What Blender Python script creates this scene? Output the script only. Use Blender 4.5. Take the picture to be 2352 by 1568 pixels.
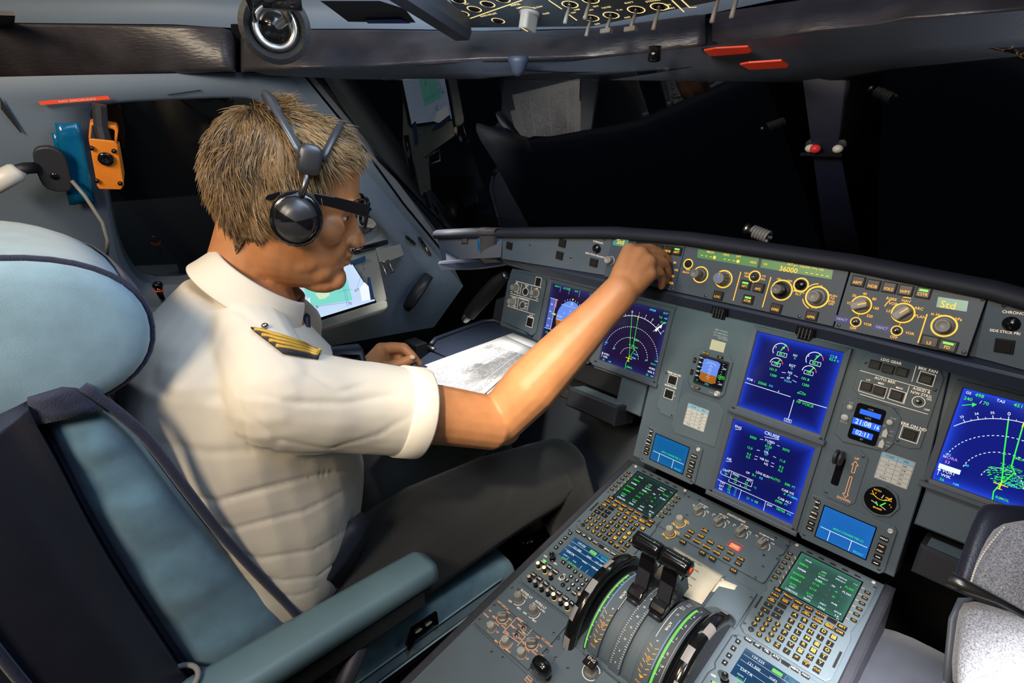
import bpy, bmesh, math, random
import numpy as np
from mathutils import Vector, Matrix, noise
random.seed(7)
for o in list(bpy.data.objects): bpy.data.objects.remove(o)
SC=bpy.context.scene; COL=SC.collection; R=math.radians
# ---------------------------------------------------------------- camera
FPX=1270.17
CAM=Vector((.3365,-1.0924,1.388))
FW=Vector((-0.67371176,0.64528348,-0.36016898));RT=Vector((0.69226442,0.72164114,-0.002009));DN=Vector((0.25861638,-0.25068566,-0.93288492))
cd=bpy.data.cameras.new('camera'); cam=bpy.data.objects.new('camera',cd); COL.objects.link(cam)
cd.sensor_width=36; cd.lens=FPX/2352*36; cd.clip_start=.02
m=Matrix.Identity(4)
for i in range(3): m[i][0]=RT[i]; m[i][1]=-DN[i]; m[i][2]=-FW[i]; m[i][3]=CAM[i]
cam.matrix_world=m; SC.camera=cam
# ---------------------------------------------------------------- world (night outside), exposure
w=bpy.data.worlds.new('night'); SC.world=w; w.use_nodes=True
w.node_tree.nodes['Background'].inputs[0].default_value=(.002,.003,.005,1); w.node_tree.nodes['Background'].inputs[1].default_value=.3
vs=SC.view_settings; vs.view_transform='Standard'; vs.look='None'; vs.gamma=1; vs.use_curve_mapping=False; vs.exposure=0
# ---------------------------------------------------------------- cockpit lamps and added fill lights
def area(name,loc,target,size,power,color,sy=None,spread=180):
    l=bpy.data.lights.new(name,'AREA'); l.energy=power; l.color=color; l.size=size; l.spread=R(spread)
    if sy: l.shape='RECTANGLE'; l.size_y=sy
    o=bpy.data.objects.new(name,l); COL.objects.link(o); o.location=loc
    d=Vector(target)-Vector(loc); o.rotation_euler=d.to_track_quat('-Z','Y').to_euler(); return o
area('dome_light',(.15,-1.75,1.75),(-.45,-.6,.9),.28,12,(1,.84,.64))
area('dome_light_aft',(-.35,-1.6,1.8),(-.6,-.8,.9),.22,6,(1,.80,.55))
area('ambient_fill',(.1,-.9,1.72),(-.1,-.5,.6),.5,3.2,(.52,.68,1))  # added bluish ambient fill from ceiling height, not a cockpit fixture
area('chart_light_left',(-.70,-.40,1.46),(-.68,-.30,.84),.04,.8,(1,.95,.88),spread=48)
area('left_wall_fill',(-.30,-.62,1.60),(-1.0,-.45,1.05),.3,2.6,(.66,.82,1))  # added cool fill that brightens the left wall lining
area('right_seat_fill',(.64,-.98,1.36),(.47,-.68,.97),.05,2.2,(1,.97,.95),spread=27)  # added narrow light that overexposes the right seat back, no lamp there
area('flood_light_main_panel',(-.12,-.14,1.085),(-.12,-.06,.8),.34,.50,(.86,1,.90),sy=.02)
area('flood_light_main_panel_right',(.2,-.17,1.09),(.2,-.06,.75),.2,.16,(.8,.95,1),sy=.02)
area('flood_light_pedestal',(.12,-.80,1.56),(.0,-.40,.5),.10,.75,(1,.90,.74),spread=60)
area('arm_fill',(.10,-1.25,1.72),(-.26,-.48,.98),.06,.6,(1,.88,.70),spread=28)  # added warm fill from behind the camera for the reaching arm
area('left_panel_fill',(-.66,-.22,1.07),(-.72,-.04,.88),.2,.22,(.95,1,.92),sy=.02)  # added fill lifting the left panel end out of the glareshield's shade
# ---------------------------------------------------------------- helpers
def at(x,y,X=None,Y=None,Z=None,D=None,P=None):
    d=FW+RT*((x-1176)/FPX)+DN*((y-784)/FPX)
    if X is not None: t=(X-CAM.x)/d.x
    elif Y is not None: t=(Y-CAM.y)/d.y
    elif Z is not None: t=(Z-CAM.z)/d.z
    elif D is not None: t=D
    else: t=((P[0]-CAM).dot(P[1]))/d.dot(P[1])
    return CAM+d*t
ZN={'':(0,0,1),'a':(1100,520,3.92),'b':(1500,540,2.7606),'c':(1440,680,3.92),'d':(1840,780,3.0156),'e':(1400,920,4.127),'f':(1180,1050,3.0267),'g':(1600,1150,3.7517),'h':(1040,1200,3.92),'i':(1350,1250,4.704),'j':(1000,0,3.92),'k':(1150,620,8.11),'l':(1280,540,7.35)}
class Frame:   # a panel plane: local x right, y up along the panel, z out of it; local lengths in millimetres
    def __init__(s,o,Y,Zn=None):
        s.o=Vector(o); s.Y=Vector(Y).normalized(); s.X=Vector((1,0,0)) if Zn is None else s.Y.cross(Vector(Zn)).normalized()
        s.N=s.X.cross(s.Y).normalized()
        s.m=Matrix.Identity(4)
        for i in range(3): s.m[i][0]=s.X[i]; s.m[i][1]=s.Y[i]; s.m[i][2]=s.N[i]; s.m[i][3]=s.o[i]
    def w(s,x,y,z=0): return s.o+(s.X*x+s.Y*y+s.N*z)*.001
    def p(s,zn,x,y,h=0):
        a,b,c=ZN[zn]; q=at(a+x/c,b+y/c,P=(s.o+s.N*h*.001,s.N))-s.o
        return (q.dot(s.X)*1000,q.dot(s.Y)*1000)
def tilt(o,deg): a=R(deg); return Frame(o,(0,math.sin(a),math.cos(a)))
MIP=tilt((0,0,1.0),15); FCU=tilt((0,-.2114,1.1978),15.046); PED=tilt((0,-.0754,.61),77)
MATS={}
def mat(name,col=(.5,.5,.5),rough=.5,metal=0,emit=None,es=1,bump=0,bs=200,var=0,vs_=20,coat=0,spec=.5,sheen=0,sss=0,fold=None,det=3):
    m=bpy.data.materials.new(name); m.use_nodes=True; nt=m.node_tree; b=nt.nodes['Principled BSDF']
    b.inputs['Base Color'].default_value=(*col,1); b.inputs['Roughness'].default_value=rough; b.inputs['Metallic'].default_value=metal
    b.inputs['Specular IOR Level'].default_value=spec; b.inputs['Coat Weight'].default_value=coat
    if sheen: b.inputs['Sheen Weight'].default_value=sheen; b.inputs['Sheen Roughness'].default_value=.5
    if sss: b.inputs['Subsurface Weight'].default_value=sss; b.inputs['Subsurface Radius'].default_value=(.012,.004,.002); b.inputs['Subsurface Scale'].default_value=.6
    if emit: b.inputs['Emission Color'].default_value=(*emit,1); b.inputs['Emission Strength'].default_value=es
    if var or bump:
        tc=nt.nodes.new('ShaderNodeTexCoord')
    if var:
        n=nt.nodes.new('ShaderNodeTexNoise'); n.inputs['Scale'].default_value=vs_; n.inputs['Detail'].default_value=det
        mp=nt.nodes.new('ShaderNodeMapRange'); mp.inputs['From Min'].default_value=.3; mp.inputs['From Max'].default_value=.7; mp.inputs['To Min'].default_value=1-var; mp.inputs['To Max'].default_value=1+var
        mx=nt.nodes.new('ShaderNodeMix'); mx.data_type='RGBA'; mx.blend_type='MULTIPLY'; mx.inputs['Factor'].default_value=1; mx.inputs['A'].default_value=(*col,1)
        nt.links.new(tc.outputs['Object'],n.inputs['Vector']); nt.links.new(n.outputs['Fac'],mp.inputs['Value']); nt.links.new(mp.outputs['Result'],mx.inputs['B']); nt.links.new(mx.outputs['Result'],b.inputs['Base Color'])
    if bump:
        n=nt.nodes.new('ShaderNodeTexNoise'); n.inputs['Scale'].default_value=bs; n.inputs['Detail'].default_value=2
        if fold: 
            mm=nt.nodes.new('ShaderNodeMapping'); mm.inputs['Scale'].default_value=fold; nt.links.new(tc.outputs['Object'],mm.inputs['Vector']); nt.links.new(mm.outputs['Vector'],n.inputs['Vector'])
        else: nt.links.new(tc.outputs['Object'],n.inputs['Vector'])
        bp=nt.nodes.new('ShaderNodeBump'); bp.inputs['Strength'].default_value=bump; bp.inputs['Distance'].default_value=.002
        nt.links.new(n.outputs['Fac'],bp.inputs['Height']); nt.links.new(bp.outputs['Normal'],b.inputs['Normal'])
    MATS[name]=m; return m
G=(.085,.112,.135)
mat('panel',G,.48,bump=.12,bs=900,var=.08,vs_=9)
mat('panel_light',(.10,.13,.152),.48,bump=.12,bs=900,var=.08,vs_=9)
mat('panel_dark',(.045,.055,.07),.5,bump=.1,bs=700)
mat('fcu_face',(.048,.070,.090),.5,bump=.1,bs=900)
mat('bezel',(.085,.10,.125),.42,bump=.08,bs=900)
mat('dark',(.008,.009,.011),.55,bump=.2,bs=500)
mat('gloss_black',(.006,.006,.007),.16,coat=.3)
mat('key_black',(.009,.008,.007),.38)
mat('dark_plastic',(.025,.026,.032),.42,bump=.1,bs=600)
mat('knob',(.21,.205,.19),.45,var=.06)
mat('knob_light',(.30,.29,.26),.45)
mat('metal',(.42,.40,.37),.3,1)
mat('metal_dark',(.14,.14,.14),.35,.9)
mat('white_plastic',(.62,.60,.56),.4)
mat('cream',(.75,.70,.62),.5,emit=(1,.80,.62),es=.55)
mat('cream_text',(.6,.55,.5),.5,emit=(1,.76,.55),es=.6)
mat('grey_text',(.45,.46,.46),.6)
mat('black_text',(.01,.01,.01),.6)
mat('amber',(.3,.15,.02),.5,emit=(1,.45,.02),es=1.15)
mat('amber_hi',(.3,.15,.02),.5,emit=(1,.53,.03),es=1.2)
mat('key_lit',(.3,.15,.02),.5,emit=(1,.54,.01),es=.95)
mat('matte_black',(.004,.004,.005),.8,spec=.15)
mat('orange_lit',(.3,.15,.05),.5,emit=(1,.40,.16),es=.85)
mat('green_lit',(.02,.3,.02),.5,emit=(.12,1,.05),es=2.4)
mat('red_lit',(.3,.02,.02),.5,emit=(1,.10,.06),es=2.2)
mat('s_white',(0,0,0),.4,emit=(.80,.90,1),es=1.1)
mat('s_green',(0,0,0),.4,emit=(.03,.95,.06),es=1)
mat('s_cyan',(0,0,0),.4,emit=(.06,.65,1),es=1)
mat('s_yellow',(0,0,0),.4,emit=(1,.85,.02),es=1)
mat('s_magenta',(0,0,0),.4,emit=(.7,.3,1),es=.9)
mat('s_red',(0,0,0),.4,emit=(1,.07,.05),es=1)
mat('s_amber',(0,0,0),.4,emit=(1,.45,.05),es=1)
mat('s_sky',(0,0,0),.4,emit=(.16,.32,1),es=.85)
mat('s_earth',(0,0,0),.4,emit=(.42,.13,.008),es=.9)
mat('s_tape',(0,0,0),.4,emit=(.10,.17,.65),es=.8)
mat('s_band',(0,0,0),.4,emit=(.22,.9,.13),es=.85)
mat('s_blueband',(0,0,0),.4,emit=(.35,.6,1),es=.7)
mat('lcd_green',(.05,.12,.05),.3,emit=(.05,.155,.045),es=1)
mat('lcd_teal',(.05,.12,.1),.3,emit=(.05,.19,.13),es=1)
mat('lcd_blue',(.02,.1,.5),.3,emit=(.01,.10,.75),es=1)
mat('screw',(.10,.11,.12),.35,.7)
mat('leather',(.030,.031,.040),.45,bump=.22,bs=900,var=.12,vs_=40)
mat('header_leather',(.042,.038,.044),.36,bump=.35,bs=60,var=.35,vs_=14,fold=(1,1,5))
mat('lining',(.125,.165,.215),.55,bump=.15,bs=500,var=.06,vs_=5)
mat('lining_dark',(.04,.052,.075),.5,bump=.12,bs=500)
mat('beige_metal',(.30,.30,.26),.45,bump=.08,bs=700)
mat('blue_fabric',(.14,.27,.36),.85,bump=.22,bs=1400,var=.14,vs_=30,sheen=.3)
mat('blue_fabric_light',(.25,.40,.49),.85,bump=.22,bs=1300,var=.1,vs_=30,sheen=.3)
mat('navy_fabric',(.012,.018,.050),.8,bump=.6,bs=600,var=.2,vs_=60,sheen=.2)
mat('shell',(.018,.020,.032),.38,bump=.15,bs=700,var=.1)
mat('arm_pad',(.12,.20,.235),.42,bump=.12,bs=900,var=.07,vs_=12)
mat('paper',(.80,.79,.78),.6,bump=.05,bs=60)
mat('receipt',(.66,.58,.44),.6,bump=.1,bs=40)
mat('orange_plastic',(.75,.22,.02),.45,bump=.08,bs=300,var=.1)
mat('blue_film',(.003,.11,.25),.18,coat=.4,bump=.4,bs=25)
mat('red_tape',(.75,.07,.02),.55,emit=(1,.06,.02),es=.12)
mat('red_label',(.62,.05,.02),.5)
mat('blue_label',(.01,.03,.26),.4)
mat('placard_blue',(.28,.52,.70),.5)
mat('placard_cream',(.58,.52,.36),.5)
mat('brass',(.55,.40,.16),.3,1)
mat('glove',(.035,.03,.028),.5)
mat('carpet',(.02,.018,.015),.95,bump=.8,bs=300)
mat('brown_tape',(.075,.065,.06),.6,bump=.3,bs=90)
mat('housing',(.017,.023,.040),.5,bump=.12,bs=500)
mat('pad',(.018,.020,.029),.62,bump=.15,bs=900,spec=.3)
mat('speckle',(.24,.25,.28),.8,bump=.5,bs=900,var=.6,vs_=800,sheen=.4)
def screen_mat(name,inner,outer,es=1,pw=5,flat=0):
    m=bpy.data.materials.new(name); m.use_nodes=True; nt=m.node_tree; b=nt.nodes['Principled BSDF']
    b.inputs['Base Color'].default_value=(.002,.002,.004,1); b.inputs['Roughness'].default_value=.12
    tc=nt.nodes.new('ShaderNodeTexCoord'); sp=nt.nodes.new('ShaderNodeSeparateXYZ'); nt.links.new(tc.outputs['Generated'],sp.inputs[0])
    prev=None
    for ax in ('X','Y'):
        s1=nt.nodes.new('ShaderNodeMath'); s1.operation='SUBTRACT'; s1.inputs[1].default_value=.5; nt.links.new(sp.outputs[ax],s1.inputs[0])
        s2=nt.nodes.new('ShaderNodeMath'); s2.operation='ABSOLUTE'; nt.links.new(s1.outputs[0],s2.inputs[0])
        s3=nt.nodes.new('ShaderNodeMath'); s3.operation='MULTIPLY'; s3.inputs[1].default_value=2; nt.links.new(s2.outputs[0],s3.inputs[0])
        s4=nt.nodes.new('ShaderNodeMath'); s4.operation='POWER'; s4.inputs[1].default_value=pw; nt.links.new(s3.outputs[0],s4.inputs[0])
        if prev:
            s5=nt.nodes.new('ShaderNodeMath'); s5.operation='MAXIMUM'; nt.links.new(prev.outputs[0],s5.inputs[0]); nt.links.new(s4.outputs[0],s5.inputs[1]); prev=s5
        else: prev=s4
    mx=nt.nodes.new('ShaderNodeMix'); mx.data_type='RGBA'; mx.inputs['A'].default_value=(*inner,1); mx.inputs['B'].default_value=(*outer,1)
    nt.links.new(prev.outputs[0],mx.inputs['Factor']); nt.links.new(mx.outputs['Result'],b.inputs['Emission Color']); b.inputs['Emission Strength'].default_value=es
    MATS[name]=m
screen_mat('scr_ecam',(.004,.006,.10),(.015,.05,.62),1,9)
screen_mat('scr_nd',(.012,.005,.035),(.015,.02,.16),1,10)
screen_mat('scr_ndr',(.006,.012,.21),(.02,.07,.80),1,10)
screen_mat('scr_dcdu',(.004,.11,.32),(.006,.13,.36),1,4)
screen_mat('scr_dcdur',(.012,.13,.46),(.014,.15,.52),1,4)
screen_mat('scr_mcdu',(.010,.022,.020),(.018,.06,.045),1,8)
screen_mat('scr_mcdur',(.03,.085,.065),(.05,.20,.13),1,6)
screen_mat('scr_rmp',(.006,.05,.13),(.008,.07,.17),1,4)
screen_mat('scr_blk',(.002,.003,.005),(.003,.006,.012),1,4)
screen_mat('scr_tab',(.55,.70,.95),(.60,.76,1),1,4)
# glass: clear pane that mirrors the lit cockpit
gm=bpy.data.materials.new('window_glass'); gm.use_nodes=True; nt=gm.node_tree; nt.nodes.clear()
o_=nt.nodes.new('ShaderNodeOutputMaterial'); mxs=nt.nodes.new('ShaderNodeMixShader'); tr=nt.nodes.new('ShaderNodeBsdfTransparent'); gl=nt.nodes.new('ShaderNodeBsdfGlossy'); fr=nt.nodes.new('ShaderNodeFresnel')
fr.inputs['IOR'].default_value=1.78; gl.inputs['Roughness'].default_value=0; nt.links.new(fr.outputs[0],mxs.inputs[0]); nt.links.new(tr.outputs[0],mxs.inputs[1]); nt.links.new(gl.outputs[0],mxs.inputs[2]); nt.links.new(mxs.outputs[0],o_.inputs[0]); MATS['glass']=gm
# ---------------------------------------------------------------- mesh builder
FONT_CACHE={}
def text_geo(s,size,align):
    k=(s,align)
    if k not in FONT_CACHE:
        cu=bpy.data.curves.new('t','FONT'); cu.body=s; cu.size=1; cu.resolution_u=2; cu.align_x={'C':'CENTER','L':'LEFT','R':'RIGHT'}[align]; cu.align_y='CENTER'; cu.offset=.008
        ob=bpy.data.objects.new('t',cu); COL.objects.link(ob)
        me=bpy.data.meshes.new_from_object(ob)
        vs_=[tuple(v.co) for v in me.vertices]; fs=[tuple(p.vertices) for p in me.polygons]
        bpy.data.objects.remove(ob); bpy.data.curves.remove(cu); bpy.data.meshes.remove(me); FONT_CACHE[k]=(vs_,fs)
    return FONT_CACHE[k]
def rrect(cx,cy,w_,h_,r=0,n=3):
    if r<=0: return [(cx-w_/2,cy-h_/2),(cx+w_/2,cy-h_/2),(cx+w_/2,cy+h_/2),(cx-w_/2,cy+h_/2)]
    out=[]
    for (sx,sy,a0) in ((1,-1,-90),(1,1,0),(-1,1,90),(-1,-1,180)):
        for i in range(n+1):
            a=R(a0+90*i/n); out.append((cx+sx*(w_/2-r)+r*math.cos(a),cy+sy*(h_/2-r)+r*math.sin(a)))
    return out
class MB:
    def __init__(s,mat0='panel',sc=.001): s.v=[];s.f=[];s.mi=[];s.ml=[mat0];s.cur=0;s.sc=sc;s.sm=[];s.smooth=False
    def m(s,name):
        if name not in s.ml: s.ml.append(name)
        s.cur=s.ml.index(name); return s
    def add(s,vs_,fs,M=None):
        b=len(s.v)
        if M is not None: vs_=[tuple(M@Vector(v)) for v in vs_]
        s.v+=[tuple(v) for v in vs_]; s.f+=[tuple(i+b for i in f) for f in fs]; s.mi+=[s.cur]*len(fs); s.sm+=[s.smooth]*len(fs)
    def prism(s,pts,z0,z1,ch=0,M=None,bottom=False):
        n=len(pts); a=sum(pts[i][0]*pts[(i+1)%n][1]-pts[(i+1)%n][0]*pts[i][1] for i in range(n))
        if a<0: pts=pts[::-1]
        vs_=[(x,y,z0) for x,y in pts]
        lev=[z1] if ch<=0 else [z1-ch,z1]
        cx=sum(p[0] for p in pts)/n; cy=sum(p[1] for p in pts)/n
        for k,z in enumerate(lev):
            if ch>0 and k==1:
                for i in range(n):
                    p0=Vector(pts[i-1]);p=Vector(pts[i]);p2=Vector(pts[(i+1)%n])
                    d1=(p-p0);d2=(p2-p)
                    if d1.length<1e-9: d1=d2
                    if d2.length<1e-9: d2=d1
                    n1=Vector((-d1.y,d1.x)).normalized();n2=Vector((-d2.y,d2.x)).normalized();b=n1+n2
                    b=b/max(b.length_squared/2,.3) if b.length>1e-6 else n1
                    q=p+b*ch; vs_.append((q.x,q.y,z))
            else: vs_+=[(x,y,z) for x,y in pts]
        fs=[]
        for l in range(len(lev)):
            for i in range(n): j=(i+1)%n; fs.append((l*n+i,l*n+j,(l+1)*n+j,(l+1)*n+i))
        fs.append(tuple(len(lev)*n+i for i in range(n)))
        if bottom: fs.append(tuple(n-1-i for i in range(n)))
        s.add(vs_,fs,M); return s
    def box(s,x0,x1,y0,y1,z0,z1,ch=0,M=None,bottom=True): return s.prism([(x0,y0),(x1,y0),(x1,y1),(x0,y1)],z0,z1,ch,M,bottom)
    def rbox(s,cx,cy,w_,h_,z0,z1,r=1,ch=0,M=None,bottom=False): return s.prism(rrect(cx,cy,w_,h_,r),z0,z1,ch,M,bottom)
    def flat(s,pts,z): n=len(pts); a=sum(pts[i][0]*pts[(i+1)%n][1]-pts[(i+1)%n][0]*pts[i][1] for i in range(n)); pts=pts if a>0 else pts[::-1]; s.add([(x,y,z) for x,y in pts],[tuple(range(n))]); return s
    def rect(s,cx,cy,w_,h_,z): return s.flat(rrect(cx,cy,w_,h_),z)
    def line(s,x0,y0,x1,y1,w_,z):
        d=Vector((x1-x0,y1-y0)); 
        if d.length<1e-6: return s
        n=Vector((-d.y,d.x)).normalized()*w_/2
        return s.flat([(x0-n.x,y0-n.y),(x1-n.x,y1-n.y),(x1+n.x,y1+n.y),(x0+n.x,y0+n.y)],z)
    def pline(s,pts,w_,z):
        for a,b in zip(pts,pts[1:]): s.line(a[0],a[1],b[0],b[1],w_,z)
        return s
    def frame(s,cx,cy,w_,h_,t,z): 
        s.pline([(cx-w_/2,cy-h_/2),(cx+w_/2,cy-h_/2),(cx+w_/2,cy+h_/2),(cx-w_/2,cy+h_/2),(cx-w_/2,cy-h_/2)],t,z); return s
    def arc(s,cx,cy,r,a0,a1,w_,z,n=24,dash=0):
        vs_=[];fs=[]
        for i in range(n+1):
            a=R(a0+(a1-a0)*i/n); c,d=math.cos(a),math.sin(a); vs_+=[(cx+(r-w_/2)*c,cy+(r-w_/2)*d,z),(cx+(r+w_/2)*c,cy+(r+w_/2)*d,z)]
        for i in range(n):
            if dash and i%2: continue
            k=2*i; f=(k,k+1,k+3,k+2); fs.append(f if a1>a0 else f[::-1])
        s.add(vs_,fs); return s
    def ring(s,cx,cy,r,w_,z,n=28): return s.arc(cx,cy,r,0,360,w_,z,n)
    def text(s,t,x,y,h,z,al='C',rot=0,sx=1,M=None):
        v,f=text_geo(t,1,al); k=h/.70; M2=Matrix.Translation((x,y,z))@Matrix.Rotation(R(rot),4,'Z')@Matrix.Diagonal((k*sx,k,1,1))
        if M is not None: M2=M@M2
        s.add(v,f,M2); return s
    def lathe(s,prof,cx=0,cy=0,n=20,M=None,sq=0,flute=0,nf=12):
        vs_=[];fs=[]
        for (r,z) in prof:
            for i in range(n):
                a=2*math.pi*i/n; rr=r*(1+flute*(1 if (i*nf*2//n)%2 else -1)) if flute else r
                vs_.append((cx+rr*math.cos(a),cy+rr*math.sin(a),z))
        for k in range(len(prof)-1):
            for i in range(n): j=(i+1)%n; fs.append((k*n+i,k*n+j,(k+1)*n+j,(k+1)*n+i))
        if prof[-1][0]>1e-6: fs.append(tuple((len(prof)-1)*n+i for i in range(n)))
        if prof[0][0]>1e-6: fs.append(tuple(n-1-i for i in range(n)))
        s.add(vs_,fs,M); return s
    def tube(s,path,rad,n=8,M=None,cap=True,flat=1):
        path=[Vector(p) for p in path]; N=len(path); rad=[rad]*N if not hasattr(rad,'__len__') else rad
        vs_=[];fs=[];u=None
        for i,p in enumerate(path):
            t=(path[min(i+1,N-1)]-path[max(i-1,0)]).normalized()
            if u is None:
                u=t.orthogonal().normalized() if abs(t.z)>.95 else t.cross(Vector((0,0,1))).normalized()
            u=(u-t*u.dot(t)).normalized(); v=t.cross(u)
            for k in range(n): a=2*math.pi*k/n; vs_.append(p+(u*math.cos(a)+v*math.sin(a)*flat)*rad[i])
        for i in range(N-1):
            for k in range(n): j=(k+1)%n; fs.append((i*n+k,i*n+j,(i+1)*n+j,(i+1)*n+k))
        if cap: fs+=[tuple(n-1-k for k in range(n)),tuple((N-1)*n+k for k in range(n))]
        s.add(vs_,fs,M); return s
    def loft(s,rings,closed=True,caps=True):
        n=len(rings[0]);vs_=[p for r_ in rings for p in r_];fs=[]
        for i in range(len(rings)-1):
            for k in range(n if closed else n-1): j=(k+1)%n; fs.append((i*n+k,i*n+j,(i+1)*n+j,(i+1)*n+k))
        if caps and closed: fs+=[tuple(n-1-k for k in range(n)),tuple((len(rings)-1)*n+k for k in range(n))]
        s.add(vs_,fs); return s
    def ell(s,c,r,n=16,k=10,M=None,e=1):
        vs_=[];fs=[]
        sg=lambda v:math.copysign(abs(v)**e,v)
        for i in range(k+1):
            t=math.pi*i/k-math.pi/2
            for j in range(n):
                a=2*math.pi*j/n; vs_.append((c[0]+r[0]*sg(math.cos(t))*sg(math.cos(a)),c[1]+r[1]*sg(math.cos(t))*sg(math.sin(a)),c[2]+r[2]*sg(math.sin(t))))
        for i in range(k):
            for j in range(n): q=(j+1)%n; fs.append((i*n+j,i*n+q,(i+1)*n+q,(i+1)*n+j))
        s.add(vs_,fs,M); return s
    def mesh(s,name,off=(0,0,0)):
        me=bpy.data.meshes.new(name); k=s.sc
        me.from_pydata([((x-off[0])*k,(y-off[1])*k,(z-off[2])*k) for x,y,z in s.v],[],s.f)
        for n_ in s.ml: me.materials.append(MATS[n_])
        if s.f:
            me.polygons.foreach_set('material_index',s.mi); me.polygons.foreach_set('use_smooth',s.sm)
        me.update(); return me
def tag(o,label=None,cat=None,group=None,kind=None):
    if label: o['label']=label
    if cat: o['category']=cat
    if group: o['group']=group
    if kind: o['kind']=kind
    return o
def link(name,me,parent=None,M=None,loc=None):
    o=bpy.data.objects.new(name,me); COL.objects.link(o)
    if parent is not None: o.parent=parent
    if M is not None: o.matrix_basis=M
    if loc is not None: o.location=loc
    return o
def mods(o,bevel=0,seg=2,subd=0,solid=0,wn=False,off=-1):
    if solid: s_=o.modifiers.new('s','SOLIDIFY'); s_.thickness=solid; s_.offset=off
    if bevel: b=o.modifiers.new('b','BEVEL'); b.width=bevel; b.segments=seg; b.limit_method='ANGLE'; b.angle_limit=R(35)
    if subd: b=o.modifiers.new('u','SUBSURF'); b.levels=subd; b.render_levels=subd
    return o
class Thing:  # an empty on a panel frame; parts are authored in the frame's millimetres
    def __init__(s,F,cx,cy,name,label,cat,group=None):
        s.F=F; s.c=(cx,cy,0); s.e=bpy.data.objects.new(name,None); COL.objects.link(s.e); s.e.empty_display_size=.02
        M=F.m.copy(); M.translation=F.w(cx,cy); s.e.matrix_world=M; tag(s.e,label,cat,group)
    def part(s,name,mb,parent=None,at_=None,label=None,bevel=0,rot=0):
        if isinstance(mb,MB): me=mb.mesh(name,s.c if at_ is None else (0,0,0))
        else: me=mb
        o=link(name,me,parent or s.e)
        if at_ is not None:
            c=s.c if parent is None else s.pc
            o.location=((at_[0]-c[0])*.001,(at_[1]-c[1])*.001,at_[2]*.001 if len(at_)>2 else 0)
        if rot: o.rotation_euler.z=R(rot)
        if bevel: mods(o,bevel)
        if label: o['label']=label
        return o
MC={}
def cached(key,fn):
    if key not in MC: MC[key]=fn().mesh(key[0] if isinstance(key,tuple) else key)
    return MC[key]
def screw_me():
    def f():
        b=MB('screw'); b.smooth=True; b.lathe([(2.6,0),(2.6,.6),(2.2,1.0),(0,1.0)],n=12); b.smooth=False; b.m('dark').rect(0,0,4,.7,1.05); return b
    return cached('screw',f)
def screws(T,pts,z=2):
    for i,(x,y) in enumerate(pts): T.part('screw',screw_me(),at_=(x,y,z),rot=37*i)
def vol_knob_me(r=7,h=13,mt='knob'):
    def f():
        b=MB(mt); b.smooth=False
        b.lathe([(r*1.15,0),(r*1.15,2)],n=24); b.lathe([(r,2),(r*.92,h*.8),(r*.82,h)],n=36,flute=.05,nf=12); b.m('white_plastic').rect(0,r*.45,.7,r*.8,h+.1); return b
    return cached(('knob',r,h,mt),f)
def sel_knob_me(r=9,h=14,ang=0,mt='knob_light',lit=None):
    def f():
        b=MB(mt); b.smooth=True; b.lathe([(r,0),(r,2.5),(r*.9,4)],n=24); b.smooth=False
        b.rbox(0,0,r*1.0,r*1.9,3,h,r*.3,1.4); b.m(lit or 'black_text').rect(0,r*.4,r*.13,r*1.0,h+.15); return b
    return cached(('selector_knob',r,h,mt,lit),f)
def smooth_knob_me(r,h,mt='knob',r2=None):
    def f():
        b=MB(mt); b.smooth=True; r2_=r2 or r*.8
        b.lathe([(r,0),(r,2),(r*.95,3)],n=24); b.lathe([(r2_,2),(r2_,h-1.5),(r2_*.85,h),(r2_*.7,h),(r2_*.68,h-.6),(0,h-.6)],n=24); return b
    return cached(('knob',r,h,mt,r2,'s'),f)
def toggle_me(L=13,ang=-25,mt='metal'):
    def f():
        b=MB('metal_dark'); b.smooth=True; b.lathe([(4.6,0),(4.6,1.2),(3.4,2.4),(0,2.4)],n=14)
        a=R(ang); b.m(mt).tube([(0,0,1.5),(0,math.sin(a)*L*.7,math.cos(a)*L*.7),(0,math.sin(a)*L,math.cos(a)*L),(0,math.sin(a)*(L+.8),math.cos(a)*(L+.8))],[1.1,1.9,2.3,1.2],8); return b
    return cached(('toggle_switch',L,ang,mt),f)
def key(T,x,y,w_,h_,txt,name='key',tm='amber',th=None,z=1.5,round_=False,hh=2.4,lit=None,frame=None):
    """one push button with its own legend"""
    k=('key',w_,h_,txt,tm,round_,lit)
    def f():
        b=MB('key_black'); hgt=hh
        if round_: b.lathe([(w_/2,0),(w_/2,hgt-.5),(w_/2-.5,hgt)],n=18)
        else: b.rbox(0,0,w_,h_,0,hgt,.6,.4)
        ls=txt.split('\n') if txt else []
        t=th or min(h_*.42,3.2)
        if lit: b.m(lit).rbox(0,0,w_*.7,h_*.74,hgt,hgt+.05,.4); 
        for i,l in enumerate(ls):
            yy=((len(ls)-1)/2-i)*t*1.25
            if l=='|': b.m(tm).rect(0,yy,w_*.55,max(h_*.16,.5),hgt+.08)
            elif l=='>': b.m(tm).flat([(-1.6,-1.4),(1.6,-1.4),(0,1.6)],hgt+.08)
            elif l=='O': b.m(tm).ring(0,yy,t*.5,t*.22,hgt+.08,12)
            else: t_=t*1.15; b.m(tm).text(l,0,yy,t_,hgt+.08,sx=min(1.1,(w_*.95)/max(.1,len(l)*t_*.80)))
        return b
    o=T.part(name,cached(k,f),at_=(x,y,z)); return o
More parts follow.
